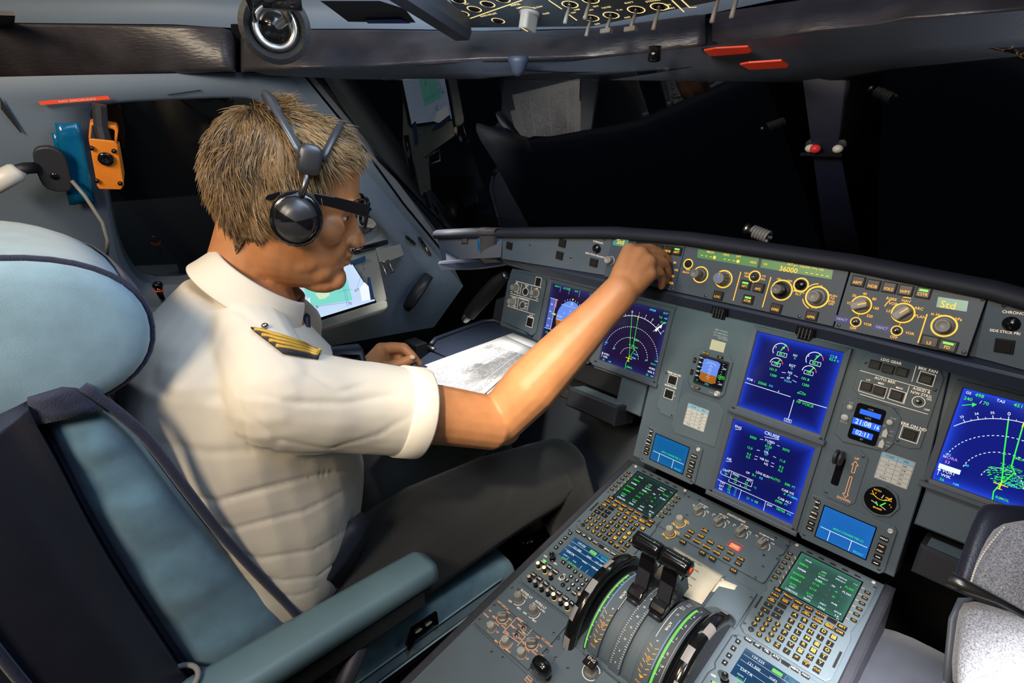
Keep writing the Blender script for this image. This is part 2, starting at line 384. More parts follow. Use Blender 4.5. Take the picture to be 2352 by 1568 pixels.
def annun(T,x,y,w_,h_,z=1.5,name='push_button',leg=None,green=False,txt=None,border=None):
    b=MB('dark'); b.rbox(x,y,w_,h_,z,z+3.2,.5,.5); b.m('key_black').rbox(x,y,w_*.84,h_*.84,z+3.2,z+4.4,.4,.4)
    if green: b.m('green_lit').rect(x,y+h_*.2,w_*.55,h_*.17,z+4.5)
    if txt: b.m('amber').text(txt,x,y-h_*.16,h_*.26,z+4.5,sx=min(1,w_*.75/(len(txt)*h_*.25)))
    o=T.part(name,b)
    return o
# ================================================================ MAIN INSTRUMENT PANEL
def TX(b,F,rows,z,dz=0):
    """rows: zone,x,y,cap height mm,material,text[,align]"""
    for r_ in rows:
        zn,x,y,h,mt,t=r_[:6]; al=r_[6] if len(r_)>6 else 'C'
        px,py=F.p(zn,x,y); b.m(mt).text(t,px,py,h,z,al)
def PL(b,F,zn,pts,w_,z,mt):
    b.m(mt).pline([F.p(zn,*q) for q in pts],w_,z)
# back plates (the fixed instrument panel body)
T=Thing(MIP,-15,-180,'instrument_panel','blue-grey main instrument panel carrying the screens below the glareshield','instrument panel')
b=MB('panel')
cp=[(-268,14),(234,18),(241,-60),(246,-120),(250,-183),(254,-357),(-288,-360),(-289,-185),(-283,-120)]
b.prism(cp,-60,0,1.5); T.part('centre_plate',b)
b=MB('panel'); b.prism([(-815,-30),(-806,6),(-650,14),(-268,14),(-283,-120),(-289,-176),(-300,-188),(-450,-190),(-463,-180),(-660,-180),(-812,-166)],-50,-1,1.5)
T.part('left_plate',b)
b=MB('panel'); b.prism([(236,14),(700,14),(700,-190),(255,-190),(248,-120),(242,-60)],-50,-1,1.5); T.part('right_plate',b)
# under-screen grey boxes and dark knee panel
b=MB('panel_dark'); b.smooth=False
b.prism([(-1000,-120),(-840,-40),(-812,-168),(-660,-186),(-300,-190),(-292,-360),(-300,-620),(-1000,-620)],-170,-150,0); T.part('knee_panel',b)
b=MB('panel'); b.box(-365,-293,-262,-184,-60,4,3); T.part('cover_box',b)
b=MB('panel'); b.box(256,420,-252,-188,-60,4,3); T.part('cover_box',b)
b=MB('dark'); b.box(-610,-366,-240,-188,-60,-8,3); T.part('cover_box',b)
class DU:
    def __init__(s,x0,y0,label,scr,S=158.75,bz=12,name='display_unit'):
        s.x0,s.y0,s.S=x0,y0,S; cx,cy=x0+S/2,y0-S/2
        T=s.T=Thing(MIP,cx,cy,name,label,'display')
        b=MB('bezel'); h=S/2
        o=[(-h-bz,-h-bz*1.3),(h+bz,-h-bz*1.3),(h+bz,h+bz),(-h-bz,h+bz)]; i=[(-h,-h),(h,-h),(h,h),(-h,h)]
        vs_=[(cx+x,cy+y,0) for x,y in o]+[(cx+x*.995,cy+y*.995,6) for x,y in o]+[(cx+x*1.02,cy+y*1.02,5) for x,y in i]+[(cx+x,cy+y,.4) for x,y in i]
        fs=[]
        for l in range(3):
            for k in range(4): j=(k+1)%4; fs.append((l*4+k,l*4+j,l*4+4+j,l*4+4+k))
        b.add(vs_,fs); T.part('bezel',b,bevel=.0008)
        for sx in (-1,1): b=MB('dark'); b.lathe([(3,5),(3,7),(0,7)],cx+sx*(h+bz*.5),cy-h-bz*.6,12); T.part('latch_screw',b)
        b=MB('bezel'); b.box(cx-h-bz-3,cx+h+bz+3,cy-h-17,cy-h-8,2,11,1.5); T.part('lower_ledge',b)
        b=MB(scr); b.rect(cx,cy,S,S,.6); T.part('screen',b)
        s.g=MB('s_white'); s.z=.9
    def q(s,u,v): return (s.x0+u*s.S,s.y0-v*s.S)
    def done(s): s.T.part('symbology',s.g)
def draw_nd(D,right=False):
    g=D.g; cx,cy=D.q(.515,.83); z=D.z
    for r_ in (26,50.5,76.5): g.m('s_white').arc(cx,cy,r_,10,170,1.1,z,int(r_*.95)|1,dash=1)
    g.arc(cx,cy,103,48,139,1.0,z,40)
    for k,t in enumerate(['33','34','35','0','1','2','3','4','5']):
        a=R(90-(k-4)*10); r_=103; g.m('s_white').line(cx+r_*math.cos(a),cy+r_*math.sin(a),cx+(r_+5)*math.cos(a),cy+(r_+5)*math.sin(a),.9,z)
        g.text(t,cx+(r_+9)*math.cos(a),cy+(r_+9)*math.sin(a),5.4 if t in('0','3') else 3.8,z,rot=math.degrees(a)-90)
        a=R(85-(k-4)*10)
        if k<8: g.line(cx+r_*math.cos(a),cy+r_*math.sin(a),cx+(r_+2.6)*math.cos(a),cy+(r_+2.6)*math.sin(a),.7,z)
    up=lambda dx,dy:(cx+dx,cy+dy)
    wd=1.7 if right else 1.0
    g.m('s_green').pline([up(-17.8,101),up(-9,48),up(-4,27),up(0,3),up(-5,-14),up(-3,-27)],wd,z+.1)
    g.pline([up(0,101),up(3,50),up(4,34),up(10,25),up(2,4)],wd,z+.1)
    g.pline([up(-5,-14),up(-3,-27)],1.2,z+.1)
    for (dx,dy) in ((-9,48),(-6,33),(4,34)): g.line(cx+dx-3,cy+dy,cx+dx+3,cy+dy,.8,z+.1); g.line(cx+dx,cy+dy-3,cx+dx,cy+dy+3,.8,z+.1)
    g.text('TIMDA',cx+1,cy+47,3.6,z,'L'); g.text('SOXON',cx-1,cy+30,3.6,z,'L'); g.text('RIMOL',cx-1,cy-21,4,z,'L')
    g.m('s_cyan').text('PIPEM',cx+4,cy+4,4,z,'L').text('TUDIF',cx+9,cy+14,3.4,z,'L')
    g.m('s_yellow').line(cx-9,cy,cx+9,cy,1.4,z+.2); g.line(cx,cy+7,cx,cy-8,1.4,z+.2); g.line(cx-3.5,cy-7,cx+3.5,cy-7,1.2,z+.2); g.line(cx,cy+103,cx,cy+96,1.6,z+.2)
    g.m('s_cyan').text('120',cx-73,cy+20,3.8,z).text('80',cx-46,cy+12,3.8,z).text('80',cx+46,cy+8,3.8,z).text('120',cx+72,cy+14,3.8,z)
    q=D.q
    def t(u,v,h,mt,s,al='L'): x,y=q(u,v); g.m(mt).text(s,x,y,h,z,al)
    if not right:
        t(.67,.035,4.6,'s_cyan','PIPEM'); t(.985,.035,4.8,'s_green','017\u00b0','R'); t(.905,.105,4.8,'s_green','9.2','R'); t(.985,.105,3.6,'s_cyan','NM','R'); t(.985,.17,4.8,'s_green','21:09','R')
        t(.985,.80,3.6,'s_green','WX+T','R'); t(.985,.87,4.6,'s_white','VOR2','R'); t(.985,.925,4.6,'s_white','WIK II','R'); t(.90,.978,4.6,'s_green','36','R'); t(.985,.978,3.6,'s_cyan','NM','R')
        g.m('s_white').flat([q(.83,.30),q(.855,.33),q(.90,.25),q(.885,.235)],z); g.flat([q(.875,.245),q(.925,.26),q(.93,.195)],z); g.m('s_white').line(*q(.81,.335),*q(.955,.165),1.0,z)
    else:
        t(.025,.035,4.2,'s_white','GS'); t(.10,.035,5.4,'s_green','498'); t(.27,.035,4.2,'s_white','TAS'); t(.40,.035,5.4,'s_green','451'); t(.025,.095,5.2,'s_green','240'); t(.155,.095,5.2,'s_white','/'); t(.18,.095,5.2,'s_green','70')
        g.m('s_green').line(*q(.03,.175),*q(.10,.14),1.1,z); g.flat([q(.10,.12),q(.14,.125),q(.11,.165)],z)
        t(.02,.735,4.8,'s_magenta','MORA'); t(.05,.785,4.8,'s_magenta','53'); x,y=q(.105,.845); g.m('s_white').rect(x,y,29,8,z)
        g.m('s_green')
        random.seed(3)
        for k in range(150):
            a=random.uniform(0,6.28);r_=math.sqrt(random.random()); x=cx+4+r_*26*math.cos(a); y=cy+15+r_*15*math.sin(a); g.line(x-1.4,y-.3,x+1.4,y+.6,.8,z)
    t(.055,.885,4.8,'s_white','VOR1'); t(.055,.93,4.8,'s_white','WIK'); t(.055,.978,4.6,'s_green','36'); t(.17,.978,3.6,'s_cyan','NM'); g.m('s_white').line(*q(.03,.945),*q(.03,.885),.8,z); g.flat([q(.015,.895),q(.045,.895),q(.03,.86)],z)
NL=DU(-439.8,-5,'left navigation screen showing a green route under dashed range arcs, by the wrist','scr_nd'); draw_nd(NL); NL.done()
NR=DU(259.1,-8,'right navigation screen, brighter blue, cut off by the right picture edge','scr_ndr'); draw_nd(NR,True); NR.done()
# primary flight display
D=DU(-641,-7.5,'attitude screen with blue sky and brown ground, farthest left of the screens','scr_nd'); g=D.g; z=D.z; q=D.q
for u in (.195,.39,.61,.83): g.m('s_blueband').line(*q(u,.0),*q(u,.11),.9,z)
TX(g,MIP,[('k',1060,305,4,'s_green','MACH'),('k',1235,350,4.6,'s_green','ALTCRZ'),('k',1415,400,4,'s_green','NAV'),('k',860,1160,5,'s_green','.776')],z)
g.m('s_tape').flat([q(.03,.245),q(.155,.245),q(.155,.77),q(.03,.77)],z); g.m('s_white').line(*q(.01,.245),*q(.19,.245),.9,z+.05); g.line(*q(.01,.77),*q(.19,.77),.9,z+.05); g.line(*q(.155,.245),*q(.155,.77),.9,z+.05)
for k,t in enumerate((280,260,240,220)): x,y=q(.075,.345+.125*k); g.m('s_white').text(str(t),x,y,3.6,z+.1); g.line(*q(.13,.345+.125*k),*q(.155,.345+.125*k),.7,z+.1)
for k in range(5): x,y=q(.17,.255+.03*k); g.m('s_red').lathe([(2,z),(2,z+.1)],x,y,10)
g.m('s_yellow').flat([q(.10,.495),q(.20,.48),q(.20,.515)],z+.2); g.m('s_green').lathe([(1.5,z),(1.5,z+.2)],*q(.155,.54),10)
cx,cy=q(.50,.52); rr=46
def clipcirc(a0,a1,n=24): return [(cx+rr*math.cos(R(a0+(a1-a0)*i/n))*.95,cy+rr*math.sin(R(a0+(a1-a0)*i/n))*1.08) for i in range(n+1)]
g.m('s_sky').flat(clipcirc(-8,188),z); g.m('s_earth').flat(clipcirc(188,352),z+.02)
for k in range(-3,4):
    a=R(90-k*10); g.m('s_white').line(cx+rr*1.06*math.cos(a),cy+rr*1.12*math.sin(a),cx+rr*1.12*math.cos(a),cy+rr*1.2*math.sin(a),1,z)
g.m('s_yellow').flat([(cx-3,cy+57),(cx+3,cy+57),(cx,cy+52)],z+.1); g.m('s_white').pline([(cx-3,cy+40),(cx+3,cy+40),(cx,cy+48),(cx-3,cy+40)],.7,z+.1)
g.line(cx-36,cy+35,cx+36,cy+35,.6,z+.1)
for k,wd in enumerate((4,8,4,14,4,8,4,14)): g.line(cx-wd/2,cy+28-k*5,cx+wd/2,cy+28-k*5,.6,z+.1)
g.text('10',cx-20,cy+13,3.2,z+.1).text('10',cx-12,cy-30,3.2,z+.1); g.m('s_yellow').frame(cx-33,cy+2,16,4,.9,z+.15); g.m('s_cyan').line(cx-24,cy-3,cx+18,cy-3,1,z+.12); g.m('s_white').line(cx-44,cy-7,cx+44,cy-7,.8,z+.12)
for k in range(-4,5): g.line(cx+k*9,cy-7,cx+k*9,cy-10,.8,z+.12)
D.done()
# upper engine/warning display
D=DU(-79.4,0,'upper centre engine screen with two round thrust gauges and green figures','scr_ecam'); g=D.g; z=D.z
def gauge(c,red,txt,r_,full):
    cx,cy=MIP.p(*c)
    g.m('s_white').arc(cx,cy,r_,48,215 if full else 180,1.3,z,24); g.m('s_red').arc(cx,cy,r_,12,46,1.5,z,8); g.m('s_green').line(cx,cy,cx+r_*1.1*math.cos(R(62)),cy+r_*1.1*math.sin(R(62)),1.9,z+.1)
gauge(('c',1385,490),1,'',14.5,1); gauge(('c',1690,575),1,'',15,1); gauge(('c',1345,610),1,'',12,0); gauge(('c',1640,685),1,'',12.5,0)
def boxed(zn,x,y,w_,h_,t):
    px,py=MIP.p(zn,x,y); g.m('s_white').frame(px,py,w_,h_,.8,z); g.m('s_green').text(t,px,py,h_*.62,z)
boxed('c',1397,525,18,7.5,'86.2'); boxed('c',1697,605,19,7.5,'86.2'); boxed('c',1343,612,16,7,'754'); boxed('c',1637,690,16,7,'755')
TX(g,MIP,[('c',1343,460,3.6,'s_white','5'),('c',1410,465,3.6,'s_white','10'),('c',1637,538,3.6,'s_white','5'),('c',1712,543,3.6,'s_white','10'),
 ('c',1518,535,4.6,'s_white','N1'),('c',1512,560,3.6,'s_cyan','%'),('c',1490,627,4.6,'s_white','EGT'),('c',1484,652,3.6,'s_cyan','\u00b0C'),('c',1470,690,4.6,'s_white','N2'),('c',1464,714,3.4,'s_cyan','%'),('c',1455,740,4.6,'s_white','FF'),('c',1450,766,4,'s_cyan','KG/H'),
 ('c',1315,660,4.8,'s_green','101.9'),('c',1317,713,4.8,'s_green','1200'),('c',1605,745,4.8,'s_green','101.8'),('c',1608,800,4.8,'s_green','1200'),
 ('c',1862,545,5.0,'s_cyan','CLB'),('c',1850,573,4.6,'s_green','93.4'),('c',1900,586,3.6,'s_cyan','%'),('c',1108,750,4.6,'s_white','FOB'),('c',1152,765,4.6,'s_white',':'),('c',1220,786,4.9,'s_green','22560'),('c',1298,808,4,'s_cyan','KG'),('c',1367,855,3.4,'s_white','6'),
 ('c',1603,970,5.0,'s_green','HF VOICE')],z)
for l in ([(1395,684),(1432,690)],[(1505,710),(1540,728)],[(1383,732),(1418,735)],[(1492,755),(1528,775)]): PL(g,MIP,'c',l,.8,z,'s_white')
PL(g,MIP,'c',[(1065,775),(1475,905)],1.1,z,'s_white'); PL(g,MIP,'c',[(1545,930),(1800,1005)],1.1,z,'s_white'); PL(g,MIP,'c',[(1505,932),(1455,1100)],1.1,z,'s_white')
PL(g,MIP,'c',[(1535,868),(1570,858),(1612,885)],1.0,z,'s_green'); PL(g,MIP,'c',[(1535,872),(1560,876),(1608,890)],.9,z,'s_green')
x,y=MIP.p('c',1450,1118); g.m('s_white').frame(x,y,13,6,.6,z); g.text('STS',x,y,4,z); D.done()
# lower system display
D=DU(-79.6,-188,'lower centre systems screen headed CRUISE','scr_ecam'); g=D.g; z=D.z
TX(g,MIP,[('e',1540,325,6.4,'s_white','CRUISE'),('e',1222,250,5,'s_white','ENG'),('e',1135,553,5,'s_white','AIR'),('e',1362,350,4.8,'s_green','3050'),('e',1522,387,4.4,'s_white','F.USED'),('e',1515,408,3.6,'s_white','1+2'),('e',1507,435,4.8,'s_green','6120'),('e',1498,458,3.8,'s_cyan','KG'),('e',1673,467,4.8,'s_green','3070'),
 ('e',1330,447,4.8,'s_green','12.0'),('e',1488,487,4.4,'s_white','OIL'),('e',1485,510,3.8,'s_cyan','QT'),('e',1638,570,4.8,'s_green','11.0'),('e',1323,507,4.8,'s_green','0.3'),('e',1315,535,4.8,'s_green','0.5'),('e',1468,560,4.4,'s_white','VIB N1'),('e',1485,600,4.4,'s_white','N2'),('e',1630,630,4.8,'s_green','0.2'),('e',1620,662,4.8,'s_green','0.2'),
 ('e',1455,700,4.6,'s_white','LDG ELEV'),('e',1572,745,4.8,'s_green','AUTO'),('e',1313,683,4.2,'s_white','DP'),('e',1373,707,4.8,'s_green','8.1'),('e',1437,735,4.2,'s_cyan','PSI'),('e',1687,795,4.8,'s_green','500'),('e',1745,820,4.2,'s_cyan','FT'),('e',1690,862,4.6,'s_white','CAB V/S'),('e',1660,883,4.6,'s_green','0'),('e',1735,915,4.2,'s_cyan','FT/MIN'),('e',1660,945,4.6,'s_white','CAB ALT'),('e',1605,957,4.8,'s_green','6900'),('e',1673,985,4.2,'s_cyan','FT'),
 ('e',1107,663,4.4,'s_white','CKPT'),('e',1200,705,4.4,'s_white','FWD'),('e',1325,757,4.4,'s_white','AFT'),('e',1105,692,4.4,'s_green','26'),('e',1198,737,4.4,'s_green','24'),('e',1298,778,4.4,'s_green','24'),('e',1190,770,4.4,'s_green','14'),('e',1290,815,4.4,'s_green','13'),('e',1380,825,3.8,'s_cyan','\u00b0C'),
 ('e',1072,780,4.2,'s_white','TAT'),('e',1062,808,4.2,'s_white','SAT'),('e',1055,835,4.2,'s_white','ISA'),('e',1138,815,4.2,'s_green','-25'),('e',1130,840,4.2,'s_green','-52'),('e',1130,868,4.2,'s_green','+5'),('e',1197,840,3.6,'s_cyan','\u00b0C'),('e',1190,865,3.6,'s_cyan','\u00b0C'),('e',1183,890,3.6,'s_cyan','\u00b0C'),
 ('e',1315,925,4.8,'s_green','21'),('e',1353,943,4,'s_cyan','H'),('e',1392,960,4.8,'s_green','08'),('e',1517,990,4.4,'s_white','GW'),('e',1622,1038,4.8,'s_green','78700'),('e',1703,1075,4,'s_cyan','KG')],z)
for l in ([(1470,340),(1607,370)],[(1193,268),(1245,275)],[(1105,570),(1160,578)],[(1428,362),(1458,370)],[(1588,420),(1615,432)],[(1397,466),(1427,472)],[(1552,525),(1580,540)],[(1380,523),(1408,530)],[(1372,550),(1400,557)],[(1535,585),(1563,598)],[(1528,615),(1557,628)],
 [(1022,742),(1745,1070)],[(1250,850),(1225,932)],[(1483,950),(1460,1040)],[(1160,670),(1145,725)],[(1135,742),(1130,765),(1340,850)],[(1240,790),(1243,808)],[(1060,660),(1055,685),(1075,700),(1345,815),(1358,765)],[(1130,655),(1365,755)]): PL(g,MIP,'e',l,.9,z,'s_white')
D.done()
# standby instrument
T=Thing(MIP,-152,-108,'standby_instrument','small square standby attitude instrument in an eight-sided grey case','instrument')
b=MB('panel'); b.prism([(-186,-62),(-126,-60),(-112,-74),(-112,-146),(-122,-158),(-182,-158),(-198,-144),(-198,-76)],0,4,1.2); T.part('case',b)
b=MB('dark'); b.rbox(-151.5,-109,68,66,4,4.6,3); T.part('screen_surround',b)
b=MB('scr_blk'); b.rect(-151.5,-109,62,57,4.7); z=4.9
b.m('s_sky').rect(-155,-99,38,29,z); b.m('s_earth').rect(-155,-121,38,15,z); b.m('s_sky').flat([(-174,-85),(-136,-85),(-142,-82),(-168,-82)],z); b.m('s_earth').flat([(-174,-128),(-136,-128),(-144,-132),(-166,-132)],z)
for k,t in enumerate((300,280,260,240,220)): b.m('s_white').text(str(t),-181,-84-k*10,3.2,z); b.line(-176,-84-k*10,-173,-84-k*10,.6,z)
for k in range(9): b.m('s_white').line(-131,-84-k*5.5,-128,-84-k*5.5,.6,z)
b.text('365',-125,-93,3.2,z).text('355',-125,-127,3.2,z)
b.m('s_green').frame(-127,-112,13,6,.7,z+.1).text('.77',-178,-134,3,z); b.text('36000',-127,-112,2.8,z+.1); b.m('s_cyan').text('STD',-154,-136,3.6,z); b.m('s_yellow').line(-176,-110,-172,-110,1.2,z+.1)
b.m('s_white').arc(-155,-104,16,45,135,.7,z,16)
for k in range(9): wd=(8 if k%2 else 4); b.line(-155-wd/2,-92-k*4,-155+wd/2,-92-k*4,.6,z+.1)
b.m('s_blueband').text('10',-166,-100,2.6,z); b.m('key_black').line(-136,-95,-136,-124,2,z+.1); T.part('screen',b)
for x,y,t in ((-172,-71,'BUGS'),(-140,-71,'LS'),(-193,-93,'+'),(-193,-120,'-'),(-172,-150,'RST')): key(T,x,y,13 if len(t)>1 else 6,5.5 if len(t)>1 else 12,t,z=4,tm='s_amber',th=3)
T.part('knob',smooth_knob_me(6,9,'white_plastic'),at_=(-126,-148,4)); b=MB('grey_text'); b.text('BARO',-140,-150,2.6,4.2).text('ATT',-185,-151,2.4,4.2); T.part('legend',b)
# clock
T=Thing(MIP,147,-114,'clock','digital clock with blue digits reading 21:08 16','clock')
b=MB('panel'); b.prism([(120,-72),(176,-70),(194,-84),(194,-132),(186,-150),(120,-158),(104,-148),(102,-92)],0,3,1.2); T.part('case',b)
b=MB('gloss_black'); b.rbox(147,-113,46,68,3,4.4,5,.6); T.part('face',b); z=4.5
b=MB('lcd_blue'); b.rect(148,-93,33,9,z).rect(147,-113,44,12,z).rect(146,-132,32,11,z); b.m('s_white').text('21:08',142,-113,9,z+.1,sx=.9).text('16',163,-113,7,z+.1,sx=.9).text('02:11',146,-132,8,z+.1,sx=.9); b.m('grey_text').text('CHR',147,-85.5,3,z).text('UTC',147,-102,3.4,z).text('ET',147,-142,3,z); T.part('digits',b)
for x,y,r_ in ((115,-92,5),(112,-113,6),(179,-97,5)): T.part('push_button',smooth_knob_me(r_,3,'white_plastic'),at_=(x,y,3))
for x,y in ((178,-117),(178,-137)): 
    b=MB('white_plastic'); b.prism([(x-4,y-8),(x+4,y-8),(x+4,y+2),(x,y+9),(x-4,y+2)],3,8,1); T.part('selector',b)
b=MB('grey_text'); b.text('RST',115,-84,3.4,3.2).text('DATE',112,-122,3.4,3.2).text('CHR',182,-89,3.4,3.2).text('GPS',172,-106,2.6,3.2).text('INT',186,-112,2.6,3.2).text('EXT',186,-119,2.6,3.2).text('RUN',172,-127,2.6,3.2).text('STP',186,-132,2.6,3.2).text('HOR',186,-138,2.6,3.2).text('SET',112,-113,3.4,6.2); T.part('legend',b)
# gear panel
T=Thing(MIP,170,-40,'brake_control_console','grey panel with dark LDG GEAR and AUTO BRK push-buttons','control panel')
b=MB('panel'); gp=[(119,14),(219,16),(231,0),(231,-125),(218,-131),(194,-131),(186,-122),(188,-72),(120,-66),(110,-58),(109,-2)]; b.prism(gp,0,2,.8); T.part('plate',b)
for zn,x,y in (('d',515,172),('d',607,203),('d',703,223)): px,py=MIP.p(zn,x,y); annun(T,px,py,17.5,15,2)
for x,y in ((868,272),(455,322),(548,352),(665,385)): px,py=MIP.p('d',x,y); annun(T,px,py,18,15,2)
px,py=MIP.p('d',755,655); annun(T,px,py,20,17,2); c1=(px,py)
b=MB('cream')
TX(b,MIP,[('d',625,150,4.6,'cream','LDG GEAR'),('d',583,280,4.6,'cream','AUTO BRK'),('d',880,210,4.8,'cream','BRK FAN'),('d',835,350,4.4,'cream','A/SKID &'),('d',832,378,4.4,'cream','N/W STRG'),('d',468,278,3.4,'cream','LO'),('d',556,303,3.4,'cream','MED'),('d',683,335,3.4,'cream','MAX'),('d',887,413,3.2,'cream','ON'),('d',872,485,3.2,'cream','OFF'),('d',772,598,4.8,'cream','TERR ON ND')],2.3)
for l in ([(410,212),(898,352)],[(800,180),(768,290)],[(752,318),(712,445)],[(408,375),(880,515)],[(418,282),(600,335),(575,408),(398,352),(418,282)],[(622,335),(730,368),(705,440),(600,405),(622,335)],[(830,215),(935,245),(910,325),(802,292),(830,215)]): PL(b,MIP,'d',l,.8,2.3,'cream')
b.frame(c1[0],c1[1],26,23,.9,2.3); px,py=MIP.p('d',815,428); b.ring(px,py,9,.9,2.3); T.part('legend',b)
T.part('toggle_switch',toggle_me(14,10,'white_plastic'),at_=(px,py,2)); screws(T,[MIP.p('d',448,157),MIP.p('d',928,347),MIP.p('d',670,697)])
# gear lever panel
T=Thing(MIP,139,-215,'gear_lever','landing gear lever in its slot beside UP and DOWN arrows','lever')
b=MB('panel'); b.prism([(114,-164),(150,-160),(166,-172),(167,-258),(158,-268),(122,-268),(110,-256),(108,-176)],0,2,.8); T.part('plate',b)
b=MB('gloss_black'); x0,y0=MIP.p('d',285,830); x1,y1=MIP.p('d',235,990); b.rbox((x0+x1)/2,(y0+y1)/2,13,abs(y1-y0)+8,2,2.3,3); T.part('slot',b)
hx,hy=MIP.p('d',262,815,26)
b=MB('dark_plastic'); b.smooth=True; b.lathe([(3,-12),(3.2,10)],0,0,10); 
for s_ in (-1,1): b.lathe([(0,-3.2),(12.5,-3),(14,-1.5),(14,1.5),(12.5,3),(0,3.2)],0,0,24,M=Matrix.Translation((s_*4,0,14))@Matrix.Rotation(R(90),4,'Y'))
T.part('wheel_handle',b,at_=(hx,hy,14))
b=MB('cream'); TX(b,MIP,[('d',388,823,4.2,'orange_lit','UP'),('d',296,1103,4.6,'orange_lit','DOWN')],2.3)
for l in ([(350,915),(365,862),(352,862),(380,840),(398,872),(385,870),(370,922),(350,915)],[(340,945),(357,950),(322,1070),(330,1072),(308,1092),(290,1060),(304,1062),(340,945)]): PL(b,MIP,'d',l,.9,2.3,'orange_lit')
T.part('legend',b); screws(T,[(157,-171),(119,-259)])
# triple pressure gauge
px,py=MIP.p('d',550,1110); T=Thing(MIP,px,py,'brake_pressure_gauge','round brake and accumulator gauge with green and amber scales','gauge')
b=MB('panel'); b.prism([(px+30*math.cos(R(a)),py+30*math.sin(R(a))) for a in range(0,360,45)],0,4,1); T.part('case',b)
b=MB('gloss_black'); b.lathe([(24.5,4),(24.5,4.4),(23,4.5),(0,4.5)],px,py,32); z=4.7
b.m('amber').arc(px,py+18,16,200,340,.9,z,14).arc(px-14,py-8,14,60,100,.8,z,8).arc(px+14,py-8,14,80,120,.8,z,8).text('ACCU',px-8,py+16,3,z).text('PRESS',px+11,py+9,2.6,z).text('BRAKES',px,py-15,2.8,z).text('4',px+15,py-1,2.6,z).text('0',px-9,py+10,2.6,z).text('3',px+18,py-4,2.6,z)
b.m('s_green').line(px-5,py-4,px-1,py-10,2,z).line(px+9,py,px+2,py-9,2,z).line(px+5,py+3,px+9,py+6,1.5,z); b.m('white_plastic').line(px-12,py-5,px-2,py-8,1.6,z+.1).line(px+12,py-12,px+2,py-8,1.6,z+.1).line(px+1,py+5,px+3,py+12,1.6,z+.1); T.part('dial',b)
# placards
def placard(cx,cy,label):
    T=Thing(MIP,cx,cy,'speed_placard',label,'placard',None); b=MB('white_plastic'); b.rbox(cx,cy,50,50,0,.8,1); b.m('placard_blue').rect(cx,cy+20,48,8,.9); b.m('black_text')
    for k,(a,c) in enumerate((('CONF','VFE'),('1','260'),('1+F','218'),('2','201'),('3','191'),('FULL','180'))):
        y=cy+20-k*8; b.text(a,cx-12,y,3.4,1).text(c,cx+12,y,3.4,1)
        if k: b.line(cx-24,y+4,cx+24,y+4,.4,1)
    b.frame(cx,cy,48,48,.4,1).line(cx,cy-24,cx,cy+24,.4,1); T.part('card',b)
b=MB('panel_light'); b.prism([(-207,-187),(-196,-170),(-120,-170),(-104,-186),(-104,-262),(-198,-266),(-212,-250)],0,1.6,.8); T=Thing(MIP,-158,-218,'blanking_plate','plain grey eight-sided blanking plate around the speed card below the standby instrument','panel cover'); T.part('plate',b)
placard(-159.5,-214.5,'white CONF/VFE speed card directly below the small standby instrument'); placard(206.5,-175.5,'white CONF/VFE speed card between the clock panel and the right screen')
bpy.data.objects['speed_placard'].location+=MIP.N*.0018
T=Thing(MIP,-170,-30,'speed_limit_label','cream LIMIT SPD label stuck above the standby instrument','label')
b=MB('placard_cream'); x0,y0=MIP.p('c',815,455); b.rbox(x0,y0,32,25,0,.5,1); TX(b,MIP,[('c',850,312,3.2,'grey_text','LIMIT SPD(IAS)'),('c',845,338,3.2,'grey_text','VLE 280KT/M.67'),('c',840,362,3.2,'grey_text','VLO EXT 250KT'),('c',868,388,3.2,'grey_text','RET 220KT')],.4); T.part('sticker',b)
# terrain panel left
T=Thing(MIP,-233,-184,'terrain_panel','narrow grey panel with TERR ON ND and NORTH REF buttons left of the standby instrument','control panel')
b=MB('panel_light'); b.prism([(-257,-133),(-215,-133),(-208,-141),(-208,-236),(-246,-236),(-249,-228),(-257,-224)],0,2,.8); T.part('plate',b)
b=MB('cream'); TX(b,MIP,[('c',430,700,4,'cream','TERR ON ND'),('c',397,812,4,'cream','NORTH REF'),('c',435,900,3,'cream','T')],2.3)
for x,y in ((415,755),(382,880)): px,py=MIP.p('c',x,y); annun(T,px,py,18,17,2); b.m('cream').frame(px,py,22,21,.8,2.3)
T.part('legend',b); screws(T,[(-253,-141),(-215,-230)])
# message displays
def dcdu(x0,label,scr):
    T=Thing(MIP,x0+70,-318,'datalink_display',label,'display'); b=MB('panel'); b.prism([(x0,-272),(x0+136,-270),(x0+141,-276),(x0+142,-354),(x0+136,-361),(x0+6,-363),(x0-1,-357),(x0-1,-278)],0,5,1.2); T.part('case',b)
    b=MB('gloss_black'); b.rect(x0+68.5,-315.5,88,66,5.1); T.part('surround',b)
    b=MB(scr); b.rect(x0+68.5,-315.5,84,62,5.2); T.part('screen',b); z=5.5
    b=MB('s_white'); xl=x0+29; b.line(xl+1,-325,xl+79,-325,1,z).line(xl+18,-325,xl+18,-345,1,z).line(xl+54,-325,xl+54,-345,1,z); b.m('s_green').text('ADS-C CONNECTED (1)',xl+46,-318,3.8,z,sx=.86); b.m('s_cyan').text('RECALL*',xl+69,-342,3.8,z,sx=.8); T.part('symbology',b)
    for y,t in ((-283,'BRT'),(-293,'DIM')): key(T,x0+14,y,10,9,t,z=5,tm='cream_text',round_=True,th=2.6)
    for y,t in ((-305,'MSG-'),(-314,'MSG+'),(-326,'|'),(-337,'|')): key(T,x0+14,y,12,8,t,z=5,tm='cream_text',th=2.6)
    for y,t in ((-297,'PRINT'),(-311,'PGE-'),(-320,'PGE+'),(-332,'|'),(-344,'|')): key(T,x0+127,y,13,8,t,z=5,tm='cream_text',th=2.4)
    T.part('knob',smooth_knob_me(4.5,5,'white_plastic'),at_=(x0+132,-279,5)); screws(T,[(x0+7,-277),(x0+8,-354),(x0+134,-353)],5)
